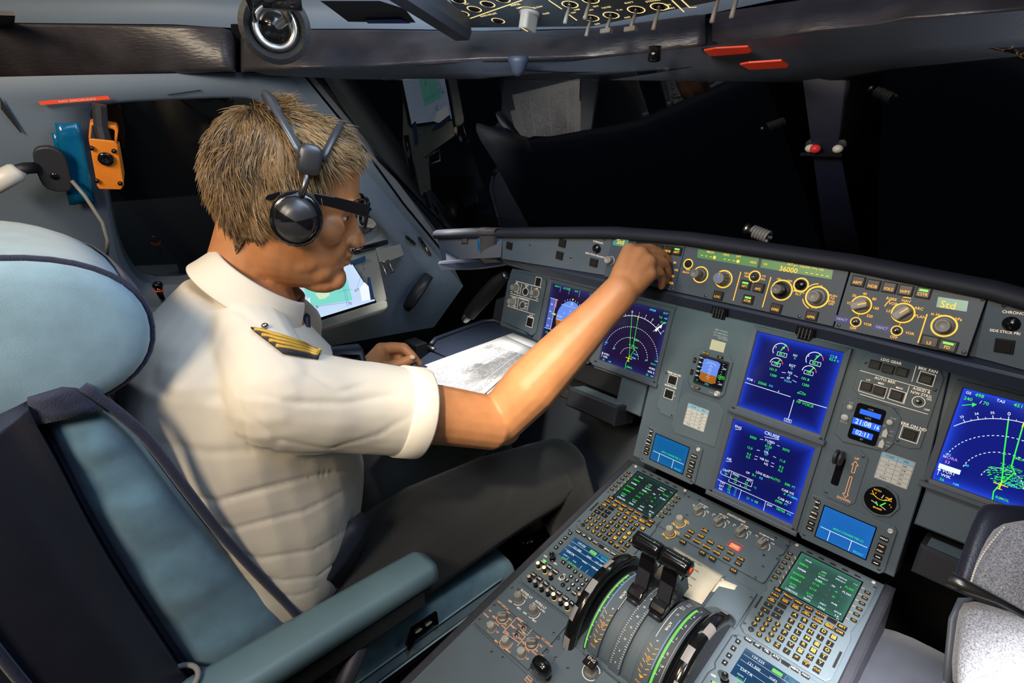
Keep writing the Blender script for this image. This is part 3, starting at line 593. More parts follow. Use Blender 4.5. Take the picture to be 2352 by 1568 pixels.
dcdu(-266.5,'left blue message screen reading ADS-C CONNECTED, above the left keypad unit','scr_dcdu'); dcdu(97.5,'right blue message screen reading ADS-C CONNECTED, above the right keypad unit','scr_dcdur')
# captain side lighting panel
T=Thing(MIP,-735,-80,'lighting_panel','grey panel of ribbed knobs and a toggle at the left end of the instrument panel','control panel')
b=MB('panel'); b.prism([(-806,-30),(-786,0),(-668,0),(-662,-10),(-664,-150),(-672,-160),(-800,-152)],-1,3,1); T.part('plate',b)
b=MB('cream'); z=3.3
for l in ([(295,205),(770,330)],[(195,432),(715,582)],[(135,665),(645,830)],[(408,255),(370,455)],[(597,305),(580,400)],[(350,510),(320,700)],[(545,565),(505,765)],[(350,510),(545,565)]): PL(b,MIP,'k',l,1,z,'cream')
TX(b,MIP,[('k',315,245,3.6,'cream','PFD'),('k',498,290,3,'cream','PFD/ND'),('k',492,315,3,'cream','XFR'),('k',688,348,3.6,'cream','ND'),('k',262,497,3.2,'cream','LOUD SPEAKER'),('k',445,550,3,'cream','CONSOLE/FLOOR'),('k',335,430,3,'cream','BRT'),('k',218,405,3,'cream','OFF'),('k',697,540,3,'cream','BRT'),('k',580,500,3,'cream','OFF'),('k',280,682,3,'cream','MAX'),('k',172,652,3,'cream','OFF'),('k',497,625,3,'cream','BRT'),('k',490,682,3,'cream','DIM'),('k',475,728,3,'cream','OFF'),('k',578,850,3.4,'cream','GPWS'),('k',572,880,3.4,'cream','G/S INHIBIT')],z)
for x,y,r_ in ((300,330,12),(475,405,11),(665,430,12),(245,590,12),(420,655,11)): px,py=MIP.p('k',x,y); b.m('cream').ring(px,py,r_,.9,z)
px,py=MIP.p('k',475,405); b.m('dark').lathe([(8,z),(8,z+.5),(0,z+.5)],px,py,20)
for x,y,w_,h_ in ((712,225,21,26),(557,970,24,27)): px,py=MIP.p('k',x,y); annun(T,px,py,w_-5,h_-5,3); b.m('cream').frame(px,py,w_,h_,.9,z)
T.part('legend',b)
for x,y in ((300,330),(665,430),(245,590)): px,py=MIP.p('k',x,y); T.part('knob',vol_knob_me(9,18,'knob_light'),at_=(px,py,3))
px,py=MIP.p('k',420,655); T.part('toggle_switch',toggle_me(16,-30),at_=(px,py,3))
px,py=MIP.p('k',850,165); 
# foot rests / ribbed ledges
def ledge(F,x0,x1,y,label):
    T=Thing(F,(x0+x1)/2,y,'ribbed_footrest',label,'footrest'); b=MB('dark_plastic'); b.box(x0,x1,y-36,y+14,-40,44,5); T.part('body',b); b=MB('metal_dark')
    b2=MB('panel'); 
    for k in range(8): b2.box(x0+8,x1-8,y+14,y+15.6,-12+k*6.2,-8+k*6.2,.6)
    T.part('ribbed_pad',b2)
ledge(MIP,-485,-332,-262,'ribbed dark ledge under the left navigation screen'); ledge(MIP,275,470,-282,'ribbed dark ledge under the right navigation screen')
# ================================================================ GLARESHIELD
def fz(x): return 5.5-(abs(x+15.5)-129)*.06 if abs(x+15.5)>129 else 5.5
top=[(x,fz(x)) for x in (-300,-145,-15,113,270)]
GS=tilt((0,0,0),0)
gl=bpy.data.objects.new('glareshield',None); COL.objects.link(gl); gl.location=(-.0155,-.2,1.15); tag(gl,'padded dark glareshield hood running under the windscreen over the screens','glareshield')
cT=at(1155,540,Z=1.170); cB=at(1155,589,Z=1.118); fT=at(1005,545,Z=1.163); fB=at(1008,600,Z=1.118)
mir=lambda v:Vector((-.031-v.x,v.y,v.z))
ST=[(fT,fB),(cT,cB),(FCU.w(-300,-4.5),FCU.w(-300,-87)),(FCU.w(-145,4.5),FCU.w(-145,-83)),(FCU.w(113,4.5),FCU.w(113,-83)),(FCU.w(270,-3.5),FCU.w(270,-87)),(mir(cT),mir(cB)),(mir(fT),mir(fB))]
def prof(Tp,Bp):
    t,bq=Vector(Tp),Vector(Bp); up=(t-bq).normalized(); f=Vector((0,1,0))
    return [t+f*.34+Vector((0,0,-.11)),t+f*.08+Vector((0,0,-.014)),t+f*.02+up*.009,t+f*.0+up*.012,t-f*.009+up*.010,t-f*.012+up*.006,t-f*.009+up*.002,t+f*.004+up*.001]
def prof2(Tp,Bp):
    t,bq=Vector(Tp),Vector(Bp); up=(t-bq).normalized(); f=Vector((0,1,0))
    return [t+f*.006+up*.002,t+f*.020,bq+f*.020,bq+f*.002,bq-f*.001-up*.002,bq-f*.003-up*.006,bq+f*.004-up*.022,bq+f*.03-up*.027,bq+f*.22-up*.03]
def strips(name,mt,rows,par,smooth=True,loc=None,bev=0,solid=0,off=-1):
    b=MB(mt,1); b.smooth=smooth; b.loft(rows,closed=False,caps=False); me=b.mesh(name,loc or (0,0,0)); o=link(name,me,par)
    if solid: s_=o.modifiers.new('s','SOLIDIFY'); s_.thickness=solid; s_.offset=off
    return o
GL=tuple(gl.location)
def densify(ST):
    out=[]
    for k in range(len(ST)-1):
        n=4
        for i in range(n): out.append((ST[k][0].lerp(ST[k+1][0],i/n),ST[k][1].lerp(ST[k+1][1],i/n)))
    out.append(ST[-1]); return out
SD=densify(ST)
strips('coaming_pad','pad',[prof(*s_) for s_ in SD],gl,loc=GL,solid=.006,off=1)
strips('housing','housing',[prof2(*s_) for s_ in SD],gl,smooth=False,loc=GL)
# chronometer side panels
def sidepanel(T4,name,label,mirror=False,mt='panel'):
    tO,bO,tI,bI=T4; Y=((tO-bO)+(tI-bI)).normalized(); X=(tI-tO) if not mirror else (tI-tO); N=X.cross(Y)
    if N.y>0: N=-N
    F=Frame((tO+tI+bO+bI)/4,Y,N); T=Thing(F,0,0,name,label,'control panel')
    pts=[((p-F.o).dot(F.X)*1000,(p-F.o).dot(F.Y)*1000) for p in (tO,tI,bI,bO)]
    b=MB(mt); b.prism(pts,-4,2,.6); T.part('plate',b); return F,T
F,T=sidepanel((cT,cB,FCU.w(-300,-6),FCU.w(-300,-86)),'chronometer_panel','left glareshield end panel with CHRONO and SIDE STICK PRIORITY buttons')
b=MB('cream'); TX(b,F,[('a',1077,140,3.4,'cream_text','CHRONO'),('a',1050,258,3.2,'cream_text','SIDE STICK PRIORITY')],2.2); T.part('legend',b)
for x,y,w_,h_ in ((282,170,15,15),(758,147,16,16),(733,258,16,16),(1040,322,17,16)): px,py=F.p('a',x,y); annun(T,px,py,w_,h_,2)
px,py=F.p('a',1065,198); b=MB('gloss_black'); b.smooth=True; b.lathe([(9,2),(9,3.5),(7,4),(6,6),(0,6.5)],px,py,24); T.part('push_button',b)
screws(T,[F.p('a',465,162),F.p('a',830,278),F.p('a',1135,115)])
F,T=sidepanel((fT,fB,cT,cB),'blank_end_panel','dark far-left glareshield end panel with a single black button',False,'panel_dark')
px,py=F.p('',1068,552); annun(T,px,py,14,14,2)
F,T=sidepanel((mir(cT),mir(cB),FCU.w(270,-5),FCU.w(270,-86)),'chronometer_panel','right glareshield end panel with CHRONO button, cut by the picture edge',True)
b=MB('cream'); TX(b,F,[('b',2290,490,3.4,'cream_text','CHRONO'),('b',2235,612,3.2,'cream_text','SIDE STICK PRI')],2.2); T.part('legend',b)
px,py=F.p('b',2278,560); b=MB('gloss_black'); b.smooth=True; b.lathe([(9,2),(9,3.5),(7,4),(6,6),(0,6.5)],px,py,24); T.part('push_button',b)
px,py=F.p('b',2235,700); annun(T,px,py,19,17,2); screws(T,[F.p('b',2230,445)])
# brown tape wrap and blue masking tape left of the left end panel
def gsT(t): return ST[0][0].lerp(ST[1][0],t),ST[0][1].lerp(ST[1][1],t)
def wrap(t,o):
    Tp,Bp=gsT(t); up=(Tp-Bp).normalized(); f=Vector((0,1,0)); P_=prof(Tp,Bp)[1:6]
    return [p-f*o+up*o*.8 for p in P_]+[Tp-f*(.006+o),Tp.lerp(Bp,.5)-f*(.007+o),Bp-f*(.006+o),Bp-f*.002-up*.012]
b=MB('brown_tape',1); b.smooth=True; b.loft([wrap(t,.0075) for t in (.72,.8,.9,.975)],closed=False,caps=False); c0=tuple(wrap(.85,.007)[5])
o=link('tape_wrap',b.mesh('tape_wrap',c0)); o.location=c0; mods(o,solid=.002,off=1); tag(o,'grey-brown adhesive tape wrapped around the left end of the glareshield','tape')
for t,l in ((.70,'narrow blue tape strip at the left edge of the brown tape wrap'),(.985,'narrow blue tape strip between brown tape wrap and left end panel')):
    b=MB('blue_film',1); b.loft([wrap(t+d_,.0062)[5:8] for d_ in (-.02,.02)],closed=False,caps=False); c0=tuple(b.v[0]); o=link('tape_strip',b.mesh('tape_strip',c0)); o.location=c0; mods(o,solid=.0008); tag(o,l,'tape')
# ---- autopilot control panel (centre) and display control panels (sides)
def ring_knob(T,b,zn,x,y,r_,w_,kme,h=0,kh=2):
    px,py=FCU.p(zn,x,y,2); b.m('amber_hi').ring(px,py,r_,w_,2.3)
    if kme: T.part('knob',kme,at_=(px,py,kh))
    return px,py
T=Thing(FCU,-15.5,-40,'autopilot_control_panel','centre glareshield panel with green 36000 readout and lit amber knob rings','control panel')
b=MB('fcu_face'); b.prism([(-144.5,4.5),(112.5,4.5),(113,-82.5),(-145,-82.5)],-4,2,.5); T.part('plate',b); z=2.2
b=MB('lcd_green'); q=lambda x,y:FCU.p('b',x,y,2)
def lcd(b,c,mt): b.m(mt).flat([q(*p) for p in c],z)
lcd(b,[(285,88),(672,148),(660,205),(280,142)],'lcd_green'); lcd(b,[(690,152),(1142,222),(1132,280),(680,205)],'lcd_green')
zz=z+.25
def tb(b,rows):
    for x,y,h,mt,t in rows: px,py=q(x,y); b.m(mt).text(t,px,py,h,zz)
tb(b,[(365,108,3.2,'amber_hi','MACH'),(465,125,3.2,'amber_hi','HDG'),(543,135,3.2,'amber_hi','LAT'),(635,173,3.2,'amber_hi','HDG'),(713,185,3.2,'amber_hi','V/S'),(870,185,3.2,'amber_hi','ALT'),(963,202,3,'amber_hi','LVL/CH'),(1068,220,3,'amber_hi','V/S'),(858,220,7.6,'amber_hi','36000')])
for x,y in ((310,127),(338,132),(366,137),(455,152),(483,157),(512,162),(975,238),(1007,243),(1040,249),(1073,254),(1106,260)): px,py=q(x,y); b.m('amber_hi').rect(px,py,3.6,1,zz)
for x,y in ((390,141),(539,166)): px,py=q(x,y); b.m('amber_hi').lathe([(2.7,zz),(2.7,zz+.1)],px,py,14)
b.m('amber_hi').pline([q(895,203),q(895,190),q(918,193)],.7,zz); b.pline([q(1005,207),q(1035,212),q(1038,222)],.7,zz); T.part('readout',b)
b=MB('amber')
for x0,y0,x1,y1 in ((557,232,508,415),(748,265,693,457)): b.m('amber').line(*q(x0,y0),*q(x1,y1),1.5,z)
px,py=ring_knob(T,b,'b',223,182,8,1.8,None); b.m('gloss_black').lathe([(6.4,z),(6.2,z+.6),(0,z+.2)],px,py,20)
kp=FCU.p('b',300,250,2); b.m('amber_hi').ring(*kp,13.2,1.9,z); T.part('knob',smooth_knob_me(9,24,'knob',7.5),at_=(*kp,2))
kp=FCU.p('b',447,278,2); b.m('amber_hi').ring(*kp,14,2.0,z); T.part('knob',vol_knob_me(11,20,'knob'),at_=(*kp,2)); b.m('lcd_blue').pline([(kp[0]-4,kp[1]-3),(kp[0]+4,kp[1]-3),(kp[0],kp[1]+4),(kp[0]-4,kp[1]-3)],.7,22.4)
px,py=ring_knob(T,b,'b',645,262,8.6,1.8,None); T.part('push_button',smooth_knob_me(6,4,'metal_dark'),at_=(px,py,2))
kp=FCU.p('b',815,348,2); b.m('amber_hi').ring(*kp,15.2,2,z); b.m('gloss_black').lathe([(12,2),(12,9),(0,9)],*kp,20); T.part('knob',smooth_knob_me(8,24,'knob',7.2),at_=(*kp,3))
px,py=ring_knob(T,b,'b',938,315,10,2,None); T.part('push_button',smooth_knob_me(7.5,3,'gloss_black'),at_=(px,py,2))
kp=FCU.p('b',1040,392,2); b.m('amber_hi').ring(*kp,15.2,2.2,z); T.part('knob',smooth_knob_me(11.5,20,'knob_light',8.6),at_=(*kp,2)); b.m('amber').arc(*kp,19.5,100,160,1.4,z,10).arc(*kp,19.5,200,250,1.4,z,10)
for t,x,y,h in (('SPD',222,220,3),('MACH',208,236,3),('HDG',597,243,3),('TRK',592,262,3),('V/S',703,260,3),('FPA',697,280,3),('100',797,278,3),('1000',865,290,3),('METRIC',925,358,3.4),('ALT',920,375,3.4),('UP',1060,325,3.4),('DN',1022,458,3.4),('PUSH',1143,385,3),('TO',1137,402,3),('LEVEL',1130,420,3),('OFF',1127,437,3)):
    px,py=q(x,y); b.m('amber').text(t,px,py,h,z)
T.part('legend',b)
for x,y,t,gr in ((588,315,'AP1',1),(672,333,'AP2',0),(605,408,'A/THR',1),(415,382,'LOC',0),(782,463,'EXPED',0),(1008,510,'APPR',0)): px,py=q(x,y); annun(T,px,py,17,14.5,1.6,green=gr,txt=t)
screws(T,[q(228,65),q(1230,218),q(333,383),q(927,515)])
def efis(x0,name,label,dx,picks=True):
    T=Thing(FCU,x0+78,-42,name,label,'control panel'); 
    l,r_=(x0,x0+155); b=MB('fcu_face'); b.prism([(l+.5,fz(l)-1),(r_-.5,fz(r_)-1),(r_-.5,-82.5),(l+.5,-83.5)],-4,2,.5); T.part('plate',b)
    qq=lambda x,y:(FCU.p('b',x,y,2)[0]+dx,FCU.p('b',x,y,2)[1]); b=MB('amber')
    for x,y,t in ((1303,292,'ARPT'),(1398,315,'NDB'),(1500,332,'VOR.D'),(1603,350,'WPT'),(1715,365,'CSTR')):
        px,py=qq(x,y)
        tt={'ARPT':'CSTR','NDB':'WPT','VOR.D':'VOR.D','WPT':'NDB','CSTR':'ARPT'}[t] if dx else t
        annun(T,px,py,17,14.5,1.6,green=(t=='CSTR'),txt=tt)
    kp=qq(1320,443); b.m('amber_hi').ring(*kp,12.3,1.8,z); T.part('knob',sel_knob_me(11,17,0,'knob_light','amber'),at_=(*kp,2),rot=-65)
    for t,x,y in (('10',1240,430),('20',1275,383),('40',1343,372),('80',1403,405),('160',1412,463),('320',1373,513)): px,py=qq(x,y); b.m('amber').text(t,px,py,3.6,z)
    kp=qq(1585,493); b.m('amber_hi').ring(*kp,12.8,1.8,z); T.part('knob',sel_knob_me(11.4,17,0,'knob_light','amber'),at_=(*kp,2),rot=-40)
    for t,x,y in (('LS',1492,480),('VOR',1522,435),('NAV',1605,418),('ARC',1685,465),('PLAN',1695,517),('ROSE',1512,405)): px,py=qq(x,y); b.m('amber').text(t,px,py,3.6,z)
    b.arc(*kp,21,80,105,1.2,z,6).arc(*kp,23,135,170,1.2,z,8)
    for x,y,n in ((1285,550,'1'),(1545,605,'2')):
        kp=qq(x,y); b.m('amber_hi').ring(*kp,6.4,1.3,z); T.part('toggle_switch',toggle_me(9,0,'metal'),at_=(*kp,2)); b.m('amber').text('VOR',kp[0]+15,kp[1],3.4,z).text('OFF',kp[0]-1,kp[1]-9.5,3.4,z).text(n,kp[0]+1,kp[1]+9.5,3.2,z)
        b.m('blue_label').rect(kp[0]-17.5,kp[1]-.5,20,9,z+.1); b.m('white_plastic').text('DEACT',kp[0]-17.5,kp[1]-.5,3.4,z+.3,sx=.9)
    b.m('amber').line(*qq(1738,500),*qq(1680,683),1.5,z)
    b.m('lcd_teal').flat([qq(1808,390),qq(2000,418),qq(1988,485),qq(1795,455)],z); px,py=qq(1870,445); b.m('amber_hi').text('Std',px,py,9,z+.2)
    kp=qq(1845,575); b.m('amber_hi').ring(*kp,13.2,2,z); T.part('knob',smooth_knob_me(10,16,'knob_light',8.5),at_=(*kp,2))
    for t,x,y in (('in Hg',1795,503),('hPa',1937,533)): px,py=qq(x,y); b.m('amber').text(t,px,py,3.6,z)
    for x,y,t,gr in ((1755,672,'LS',0),(1870,700,'FD',1)): px,py=qq(x,y); annun(T,px,py,20,14.5,1.6,green=gr,txt=t)
    T.part('legend',b); screws(T,[qq(1282,228),qq(2090,405),qq(1178,570),qq(1970,742)])
efis(114,'display_control_panel','right glareshield panel with a green Std window and lit range selector rings',0)
# left one is a mirror image layout in the real cockpit: range knob to the right, baro to the left
T=Thing(FCU,-222,-42,'display_control_panel','left glareshield panel that the hand is reaching onto','control panel'); b=MB('fcu_face'); b.prism([(-299.5,fz(-300)-1),(-145.5,fz(-145)-1),(-145.5,-82.5),(-299.5,-83.5)],-4,2,.5); T.part('plate',b)
b=MB('amber'); q2=lambda x,y:FCU.p('l',x,y,2)
for x,y,t,gr in ((1885,250,'NDB',0),(2035,270,'ARPT',1),(1720,225,'VOR.D',0),(1560,205,'WPT',0),(1400,185,'CSTR',0)): px,py=q2(x,y); annun(T,px,py,17,15,1.6,green=gr,txt=t)
for t,x,y in (('40',1900,400),('80',1985,465),('160',2005,588),('320',1942,690),('VOR',1915,808),('OFF',1782,862),('10',1640,470),('20',1720,395)): px,py=q2(x,y); b.m('amber').text(t,px,py,3.8,z)
kp=q2(1790,560); b.m('amber_hi').ring(*kp,12.3,1.8,z); T.part('knob',sel_knob_me(11,17,0,'knob_light','amber'),at_=(*kp,2),rot=-60); kp=q2(1800,790); b.m('amber_hi').ring(*kp,6.4,1.3,z); T.part('toggle_switch',toggle_me(9,0,'metal'),at_=(*kp,2)); b.m('blue_label').rect(kp[0]-20,kp[1],21,10,z+.1)
kp=(-235,-42); b.m('amber_hi').ring(*kp,12.3,1.8,z); T.part('knob',sel_knob_me(11,17,0,'knob_light','amber'),at_=(*kp,2)); b.m('lcd_teal').rect(-278,-14,34,15,z); b.m('amber_hi').text('Std',-278,-14,9,z+.2)
kp=q2(915,430); T.part('knob',smooth_knob_me(9,16,'knob_light',7),at_=(*kp,2))
T.part('legend',b); screws(T,[q2(972,68),q2(2135,150),q2(1945,900)])
# small black hooks under the glareshield
for zn,x,y,l in (('c',835,140,'small black clip under the autopilot panel, above the cream speed label'),('c',1610,325,'small black clip under the autopilot panel, above the engine screen')):
    p=at(1440+x/3.92,680+y/3.92,P=(FCU.w(0,-104,4),FCU.N)); F=tilt(p,15); T=Thing(F,0,0,'panel_clip',l,'clip'); b=MB('gloss_black'); b.box(-13,13,-6,7,-8,6,2); b.box(-9,9,-12,-5,-8,4,2); T.part('body',b); b=MB('dark_plastic')
    for k in range(4): b.box(-8+k*5,-6+k*5,-10,6,4,8,.4)
    T.part('ribs',b)
# ================================================================ PEDESTAL
T=Thing(PED,-30,-300,'centre_pedestal','blue-grey centre pedestal body between the two seats','pedestal')
b=MB('panel'); b.prism([(-303,12),(243,12),(243,-330),(243,-700),(-303,-700)],-60,-2,1); T.part('top_plate',b)
b=MB('leather'); b.smooth=False
for x in (-310,250): b=MB('leather'); b.box(x-9,x+9,-720,16,-420,1,4); T.part('side_pad',b)

b=MB('dark'); b.box(-300,240,-700,10,-430,-62); T.part('core',b)
def keypad_unit(dx,label,scr,lit):
    T=Thing(PED,158+dx,-113,'keypad_unit',label,'flight computer keypad'); z=3
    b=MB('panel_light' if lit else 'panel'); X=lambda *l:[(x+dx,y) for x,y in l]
    b.prism(X((85,0),(92,4),(228,4),(235,-2),(235,-70),(229,-118),(234,-132),(234,-216),(228,-226),(96,-229),(86,-222),(85,-140),(90,-128),(85,-118)),-3,z,1.2); T.part('case',b)
    b=MB('dark'); 
    for k in range(5): b.rbox(118+dx+k*21,-2.2,11,3.4,z,z+.2,1.7)
    b.rbox(90+dx,-160,4,30,z,z+.2,1).rbox(229.5+dx,-180,4,34,z,z+.2,1); T.part('light_slots',b)
    b=MB('gloss_black'); b.rect(159+dx,-60,110,103,z+.15); T.part('screen_surround',b)
    b=MB(scr); b.rect(159+dx,-60,105,98,z+.3); T.part('screen',b)
    q=lambda x,y:(PED.p('g',x,y,z)[0]+dx,PED.p('g',x,y,z)[1])
    b=MB('s_white'); zz=z+.6; W,Gc='s_white','s_green'
    for x,y,h,mt,t in ((963,522,3.6,W,'FROM'),(925,555,5,Gc,'RIMOL'),(905,597,5,W,'PIPEM'),(880,640,5,Gc,'SOXON'),(853,680,5,Gc,'BAMRA'),(830,722,5,Gc,'(S/D)'),(822,745,3.6,W,'DEST'),(818,780,5,W,'LFBO32L'),
      (1098,620,3.8,W,'UTC'),(1078,638,5,Gc,'2105'),(1090,672,3.8,W,'BRG017\u00b0'),(1050,688,5,W,'2109'),(1067,705,3.8,Gc,'TRK357\u00b0'),(1027,722,5,Gc,'2116'),(1002,763,5,Gc,'2119'),(975,805,5,Gc,'2119'),(973,828,3.8,W,'UTC'),(950,850,5,W,'0602'),
      (1255,668,3.6,W,'AIB02AB'),(1240,690,3.8,W,'SPD/ALT'),(1370,722,4,W,'<->'),(1315,757,5,Gc,'FL360'),(1240,745,3.6,W,'9'),(1175,735,4.4,W,'.78/'),(1293,800,5,W,'FL360'),(1203,785,4,Gc,'45'),(1142,773,4,Gc,'"'),(1245,830,4,Gc,'"'),(1178,828,4.4,Gc,'20'),(1115,818,4,Gc,'"'),(1185,890,4,W,'0NM'),(1090,860,4,Gc,'"'),(1220,873,4,Gc,'"'),(1087,893,4.4,W,'DIST'),(1073,925,5,W,'3904'),(1215,965,4.2,W,'EFOB'),(1205,992,4.6,W,'3.8'),(1215,1020,4.2,W,'71'),(1197,920,4,Gc,'"')):
        px,py=q(x,y); b.m(mt).text(t,px,py,h*.82,zz)
    T.part('screen_text',b)
    for k,(x,y) in enumerate(((800,455),(775,492),(750,532),(725,574),(698,617),(670,658),(1475,797),(1450,843),(1427,888),(1403,936),(1380,985),(1355,1033))):
        px,py=q(x,y); px=(91 if k<6 else 226)+dx; key(T,px,py,9.5,5.6,'|',z=z,tm='key_lit')
    b=MB('key_lit')
    for k in range(6):
        px,py=q(((848,490),(822,530),(796,570),(770,612),(742,653),(716,697))[k][0],((848,490),(822,530),(796,570),(770,612),(742,653),(716,697))[k][1]); b.line(100+dx,py+2.6,104+dx,py-2.6,.8,z+.3)
        py=-22-k*15.2; b.rect(217+dx,py,5,1,z+.3)
    T.part('line_marks',b)
    R1=((700,773,'DIR'),(790,828,'PROG'),(878,880,'PERF'),(968,932,'INIT'),(1065,982,'DATA'),(1165,1035,''),(1253,1092,'BRT'),(675,815,'F-PLN'),(763,868,'RAD\nNAV'),(852,920,'FUEL\nPRED'),(945,975,'SEC\nF-PLN'),(1042,1032,'ATC\nCOMM'),(1145,1085,'MCDU\nMENU'),(1230,1135,'DIM'),(645,858,'AIR\nPORT'),(735,905,''),(618,900,'<'),(708,950,'^'),(590,945,'>'),(683,993,'v'))
    for x,y,t in R1: px,py=q(x,y); key(T,px,py,14.5,8.6,t,z=z,tm='amber',th=3.2 if '\n' not in t else 2.6)
    for x,y,t in ((553,980,'1'),(625,1023,'2'),(697,1067,'3'),(525,1022,'4'),(598,1067,'5'),(670,1110,'6'),(497,1065,'7'),(568,1110,'8'),(643,1155,'9'),(470,1108,'.'),(540,1155,'0'),(614,1200,'%')):
        px,py=q(x,y); key(T,px,py,9.4,9.4,t,z=z,tm='amber',round_=True,th=5)
    for x,y,t in ((845,988,'A'),(928,1033,'B'),(1010,1080,'C'),(1095,1130,'D'),(1180,1180,'E'),(815,1040,'F'),(900,1085,'G'),(980,1133,'H'),(1065,1183,'I'),(1150,1235,'J'),(787,1090,'K'),(870,1137,'L'),(955,1188,'M'),(1037,1238,'N'),(1125,1290,'O'),(757,1140,'P'),(840,1190,'Q'),(920,1240,'R'),(1005,1293,'S'),(1095,1345,'T'),(727,1193,'U'),(810,1243,'V'),(893,1295,'W'),(977,1350,'X'),(1065,1400,'Y'),(695,1248,'Z'),(777,1298,'/'),(860,1350,'SP'),(945,1405,'OVF\nY'),(1035,1460,'CLR')):
        px,py=q(x,y); l_=t in 'ENSW' and len(t)==1; key(T,px,py,10,9.6,t,z=z,tm='fcu_face' if l_ else 'amber',lit='key_lit' if l_ else None,th=5 if len(t)==1 else 3)
    screws(T,[(q(640,690)[0],q(640,690)[1]),q(1535,745),(90+dx,-214)],z)
    T.part('knob',smooth_knob_me(3.4,2.6,'white_plastic'),at_=(93+dx,0,z)); T.part('knob',smooth_knob_me(3.4,2.6,'white_plastic'),at_=(227+dx,0,z))
keypad_unit(0,'right keypad unit with letter keys and a bright green-grey screen','scr_mcdur',1)
keypad_unit(-380,'left keypad unit with letter keys, next to the pilot\'s knee','scr_mcdu',0)
# radio management panels
def radio(dx,name,label):
    q=lambda x,y,h=3:(PED.p('h',x,y,h)[0]+dx,PED.p('h',x,y,h)[1])
    T=Thing(PED,-223+dx,-320,name,label,'radio panel'); z=3
    b=MB('panel'); b.prism([(x+dx,y) for x,y in ((-288,-238),(-160,-235),(-156,-240),(-157,-398),(-162,-402),(-285,-405),(-296,-398),(-297,-330),(-292,-316),(-297,-308),(-297,-246))],-3,z,1); T.part('plate',b)
    b=MB('scr_rmp'); b.rect(-222+dx,-281,96,56,z+.2); T.part('screen',b); zz=z+.5
    b=MB('s_white')
    for x,y,h,mt,t in ((1160,200,5.6,'s_white','129.225'),(1120,240,5.6,'s_white','121.500'),(1060,275,6.2,'s_white','DATA'),(1225,312,4.6,'s_white','VHF2'),(1185,357,4.6,'s_white','VHF3'),(1362,330,4.8,'s_cyan','132.490'),(1340,348,2.8,'s_white','STBY'),(1312,372,4.8,'s_white','123.130'),(1278,413,4.8,'s_white','130.60'),(1000,320,4.6,'s_green','0232'),(1015,295,3,'s_white','SQWK'),(1075,375,3.2,'s_green','NORM TARA'),(1095,350,3,'s_white','TCAS')): px,py=q(x,y); b.m(mt).text(t,px,py,h*.84,zz)
    px,py=q(1265,270); b.m('s_band').rect(px,py,16,7,zz-.1); b.m('lcd_green').text('VHF1',px,py,4,zz+.05)
    W=96; 
    for k in range(3): b.m('s_white').line(-268+dx,-265.5-k*11.5,-175+dx,-265.5-k*11.5,.5,zz)
    for x in (-247,-212,-196): b.line(x+dx,-300,x+dx,-309,.6,zz)
    b.m('s_cyan').frame(-188+dx,-260,26,9,.6,zz); T.part('screen_text',b)
    for x,y,t in ((1130,87,'VHF'),(1180,118,'HF'),(1232,150,'TEL'),(1285,183,'ATC'),(1337,218,''),(1390,250,'MENU'),(1447,285,'NAV')): px,py=q(x,y); key(T,px,py,12,6.4,t,z=z,tm='cream',th=3)
    for x,y in ((1058,98),(1015,140),(973,184),(932,226)): px,py=q(x,y); key(T,px,py,7.6,8.4,'>',z=z,tm='cream')
    for x,y in ((998,360),(1050,400)): px,py=q(x,y); key(T,px,py,9.4,7.6,'>',z=z,tm='cream')
    for x,y,t in ((1102,445,'1'),(1152,482,'2'),(1203,520,'3'),(1065,488,'4'),(1117,523,'5'),(1168,560,'6'),(1027,523,'7'),(1080,560,'8'),(1132,598,'9'),(993,563,'.'),(1043,600,'0'),(1095,638,'CLR')): px,py=q(x,y); key(T,px,py,9.2,9.2,t,z=z,tm='cream',round_=len(t)==1,th=4.4 if len(t)==1 else 3)
    px,py=q(900,330); T.part('knob',smooth_knob_me(7,19,'gloss_black'),at_=(px,py,z))
    b=MB('cream')
    for x,y,t,h in ((833,303,'OFF',3.4),(925,370,'BRT',3.2),(1003,467,'INT',2.8),(962,510,'RAD',2.8)): px,py=q(x,y); b.text(t,px,py,h,z+.2)
    px,py=q(983,492); b.ring(px,py,5,.9,z+.2); T.part('legend',b); T.part('toggle_switch',toggle_me(11,-5,'metal'),at_=(px,py,z))
    for x,y,t,gr in ((815,362,'VHF1',1),(868,405,'VHF2',0),(925,445,'VHF3',0),(728,475,'HF1',0),(782,510,'HF2',0),(840,553,'TEL1',0),(897,598,'TEL2',0),(955,640,'INT',0),(1015,685,'CAB',0),(1073,730,'PA',0)):
        px,py=q(x,y); key(T,px,py,12.5,9.5,t,z=z,tm='cream',th=3)
        if gr: g=MB('green_lit'); g.rbox(px,py+4.4,8,3,z,z+3,.8); T.part('indicator_light',g)
    def lk(on):
        def f():
            g=MB('gloss_black'); g.smooth=True; g.lathe([(4.6,0),(4.6,3)],n=18); g.m('amber_hi' if on else 'gloss_black').lathe([(4.65,.2),(4.65,2.2)],n=18); g.m('gloss_black').lathe([(4.2,3),(4,15)],n=18); g.m('lamp_top' if on else 'lamp_dim').lathe([(4,15),(3.6,16.4),(2.4,17),(0,17)],n=18); return g
        return cached(('audio_knob',on),f)
    for x,y,on in ((765,360,1),(820,400,1),(877,460,0),(685,480,0),(738,525,0),(793,565,0),(850,605,0),(905,640,1),(965,690,0),(1023,730,1),(1140,640,0)): px,py=q(x,y,z+16); T.part('audio_knob',lk(on),at_=(px,py,z))
    screws(T,[(-292+dx,-246),(-160+dx,-396)],z)
mat('mark_grey',(.27,.25,.24),.4); mat('lamp_top',(.5,.4,.3),.4,emit=(1,.66,.34),es=1.5); mat('lamp_dim',(.42,.30,.22),.45,emit=(1,.6,.35),es=.08)
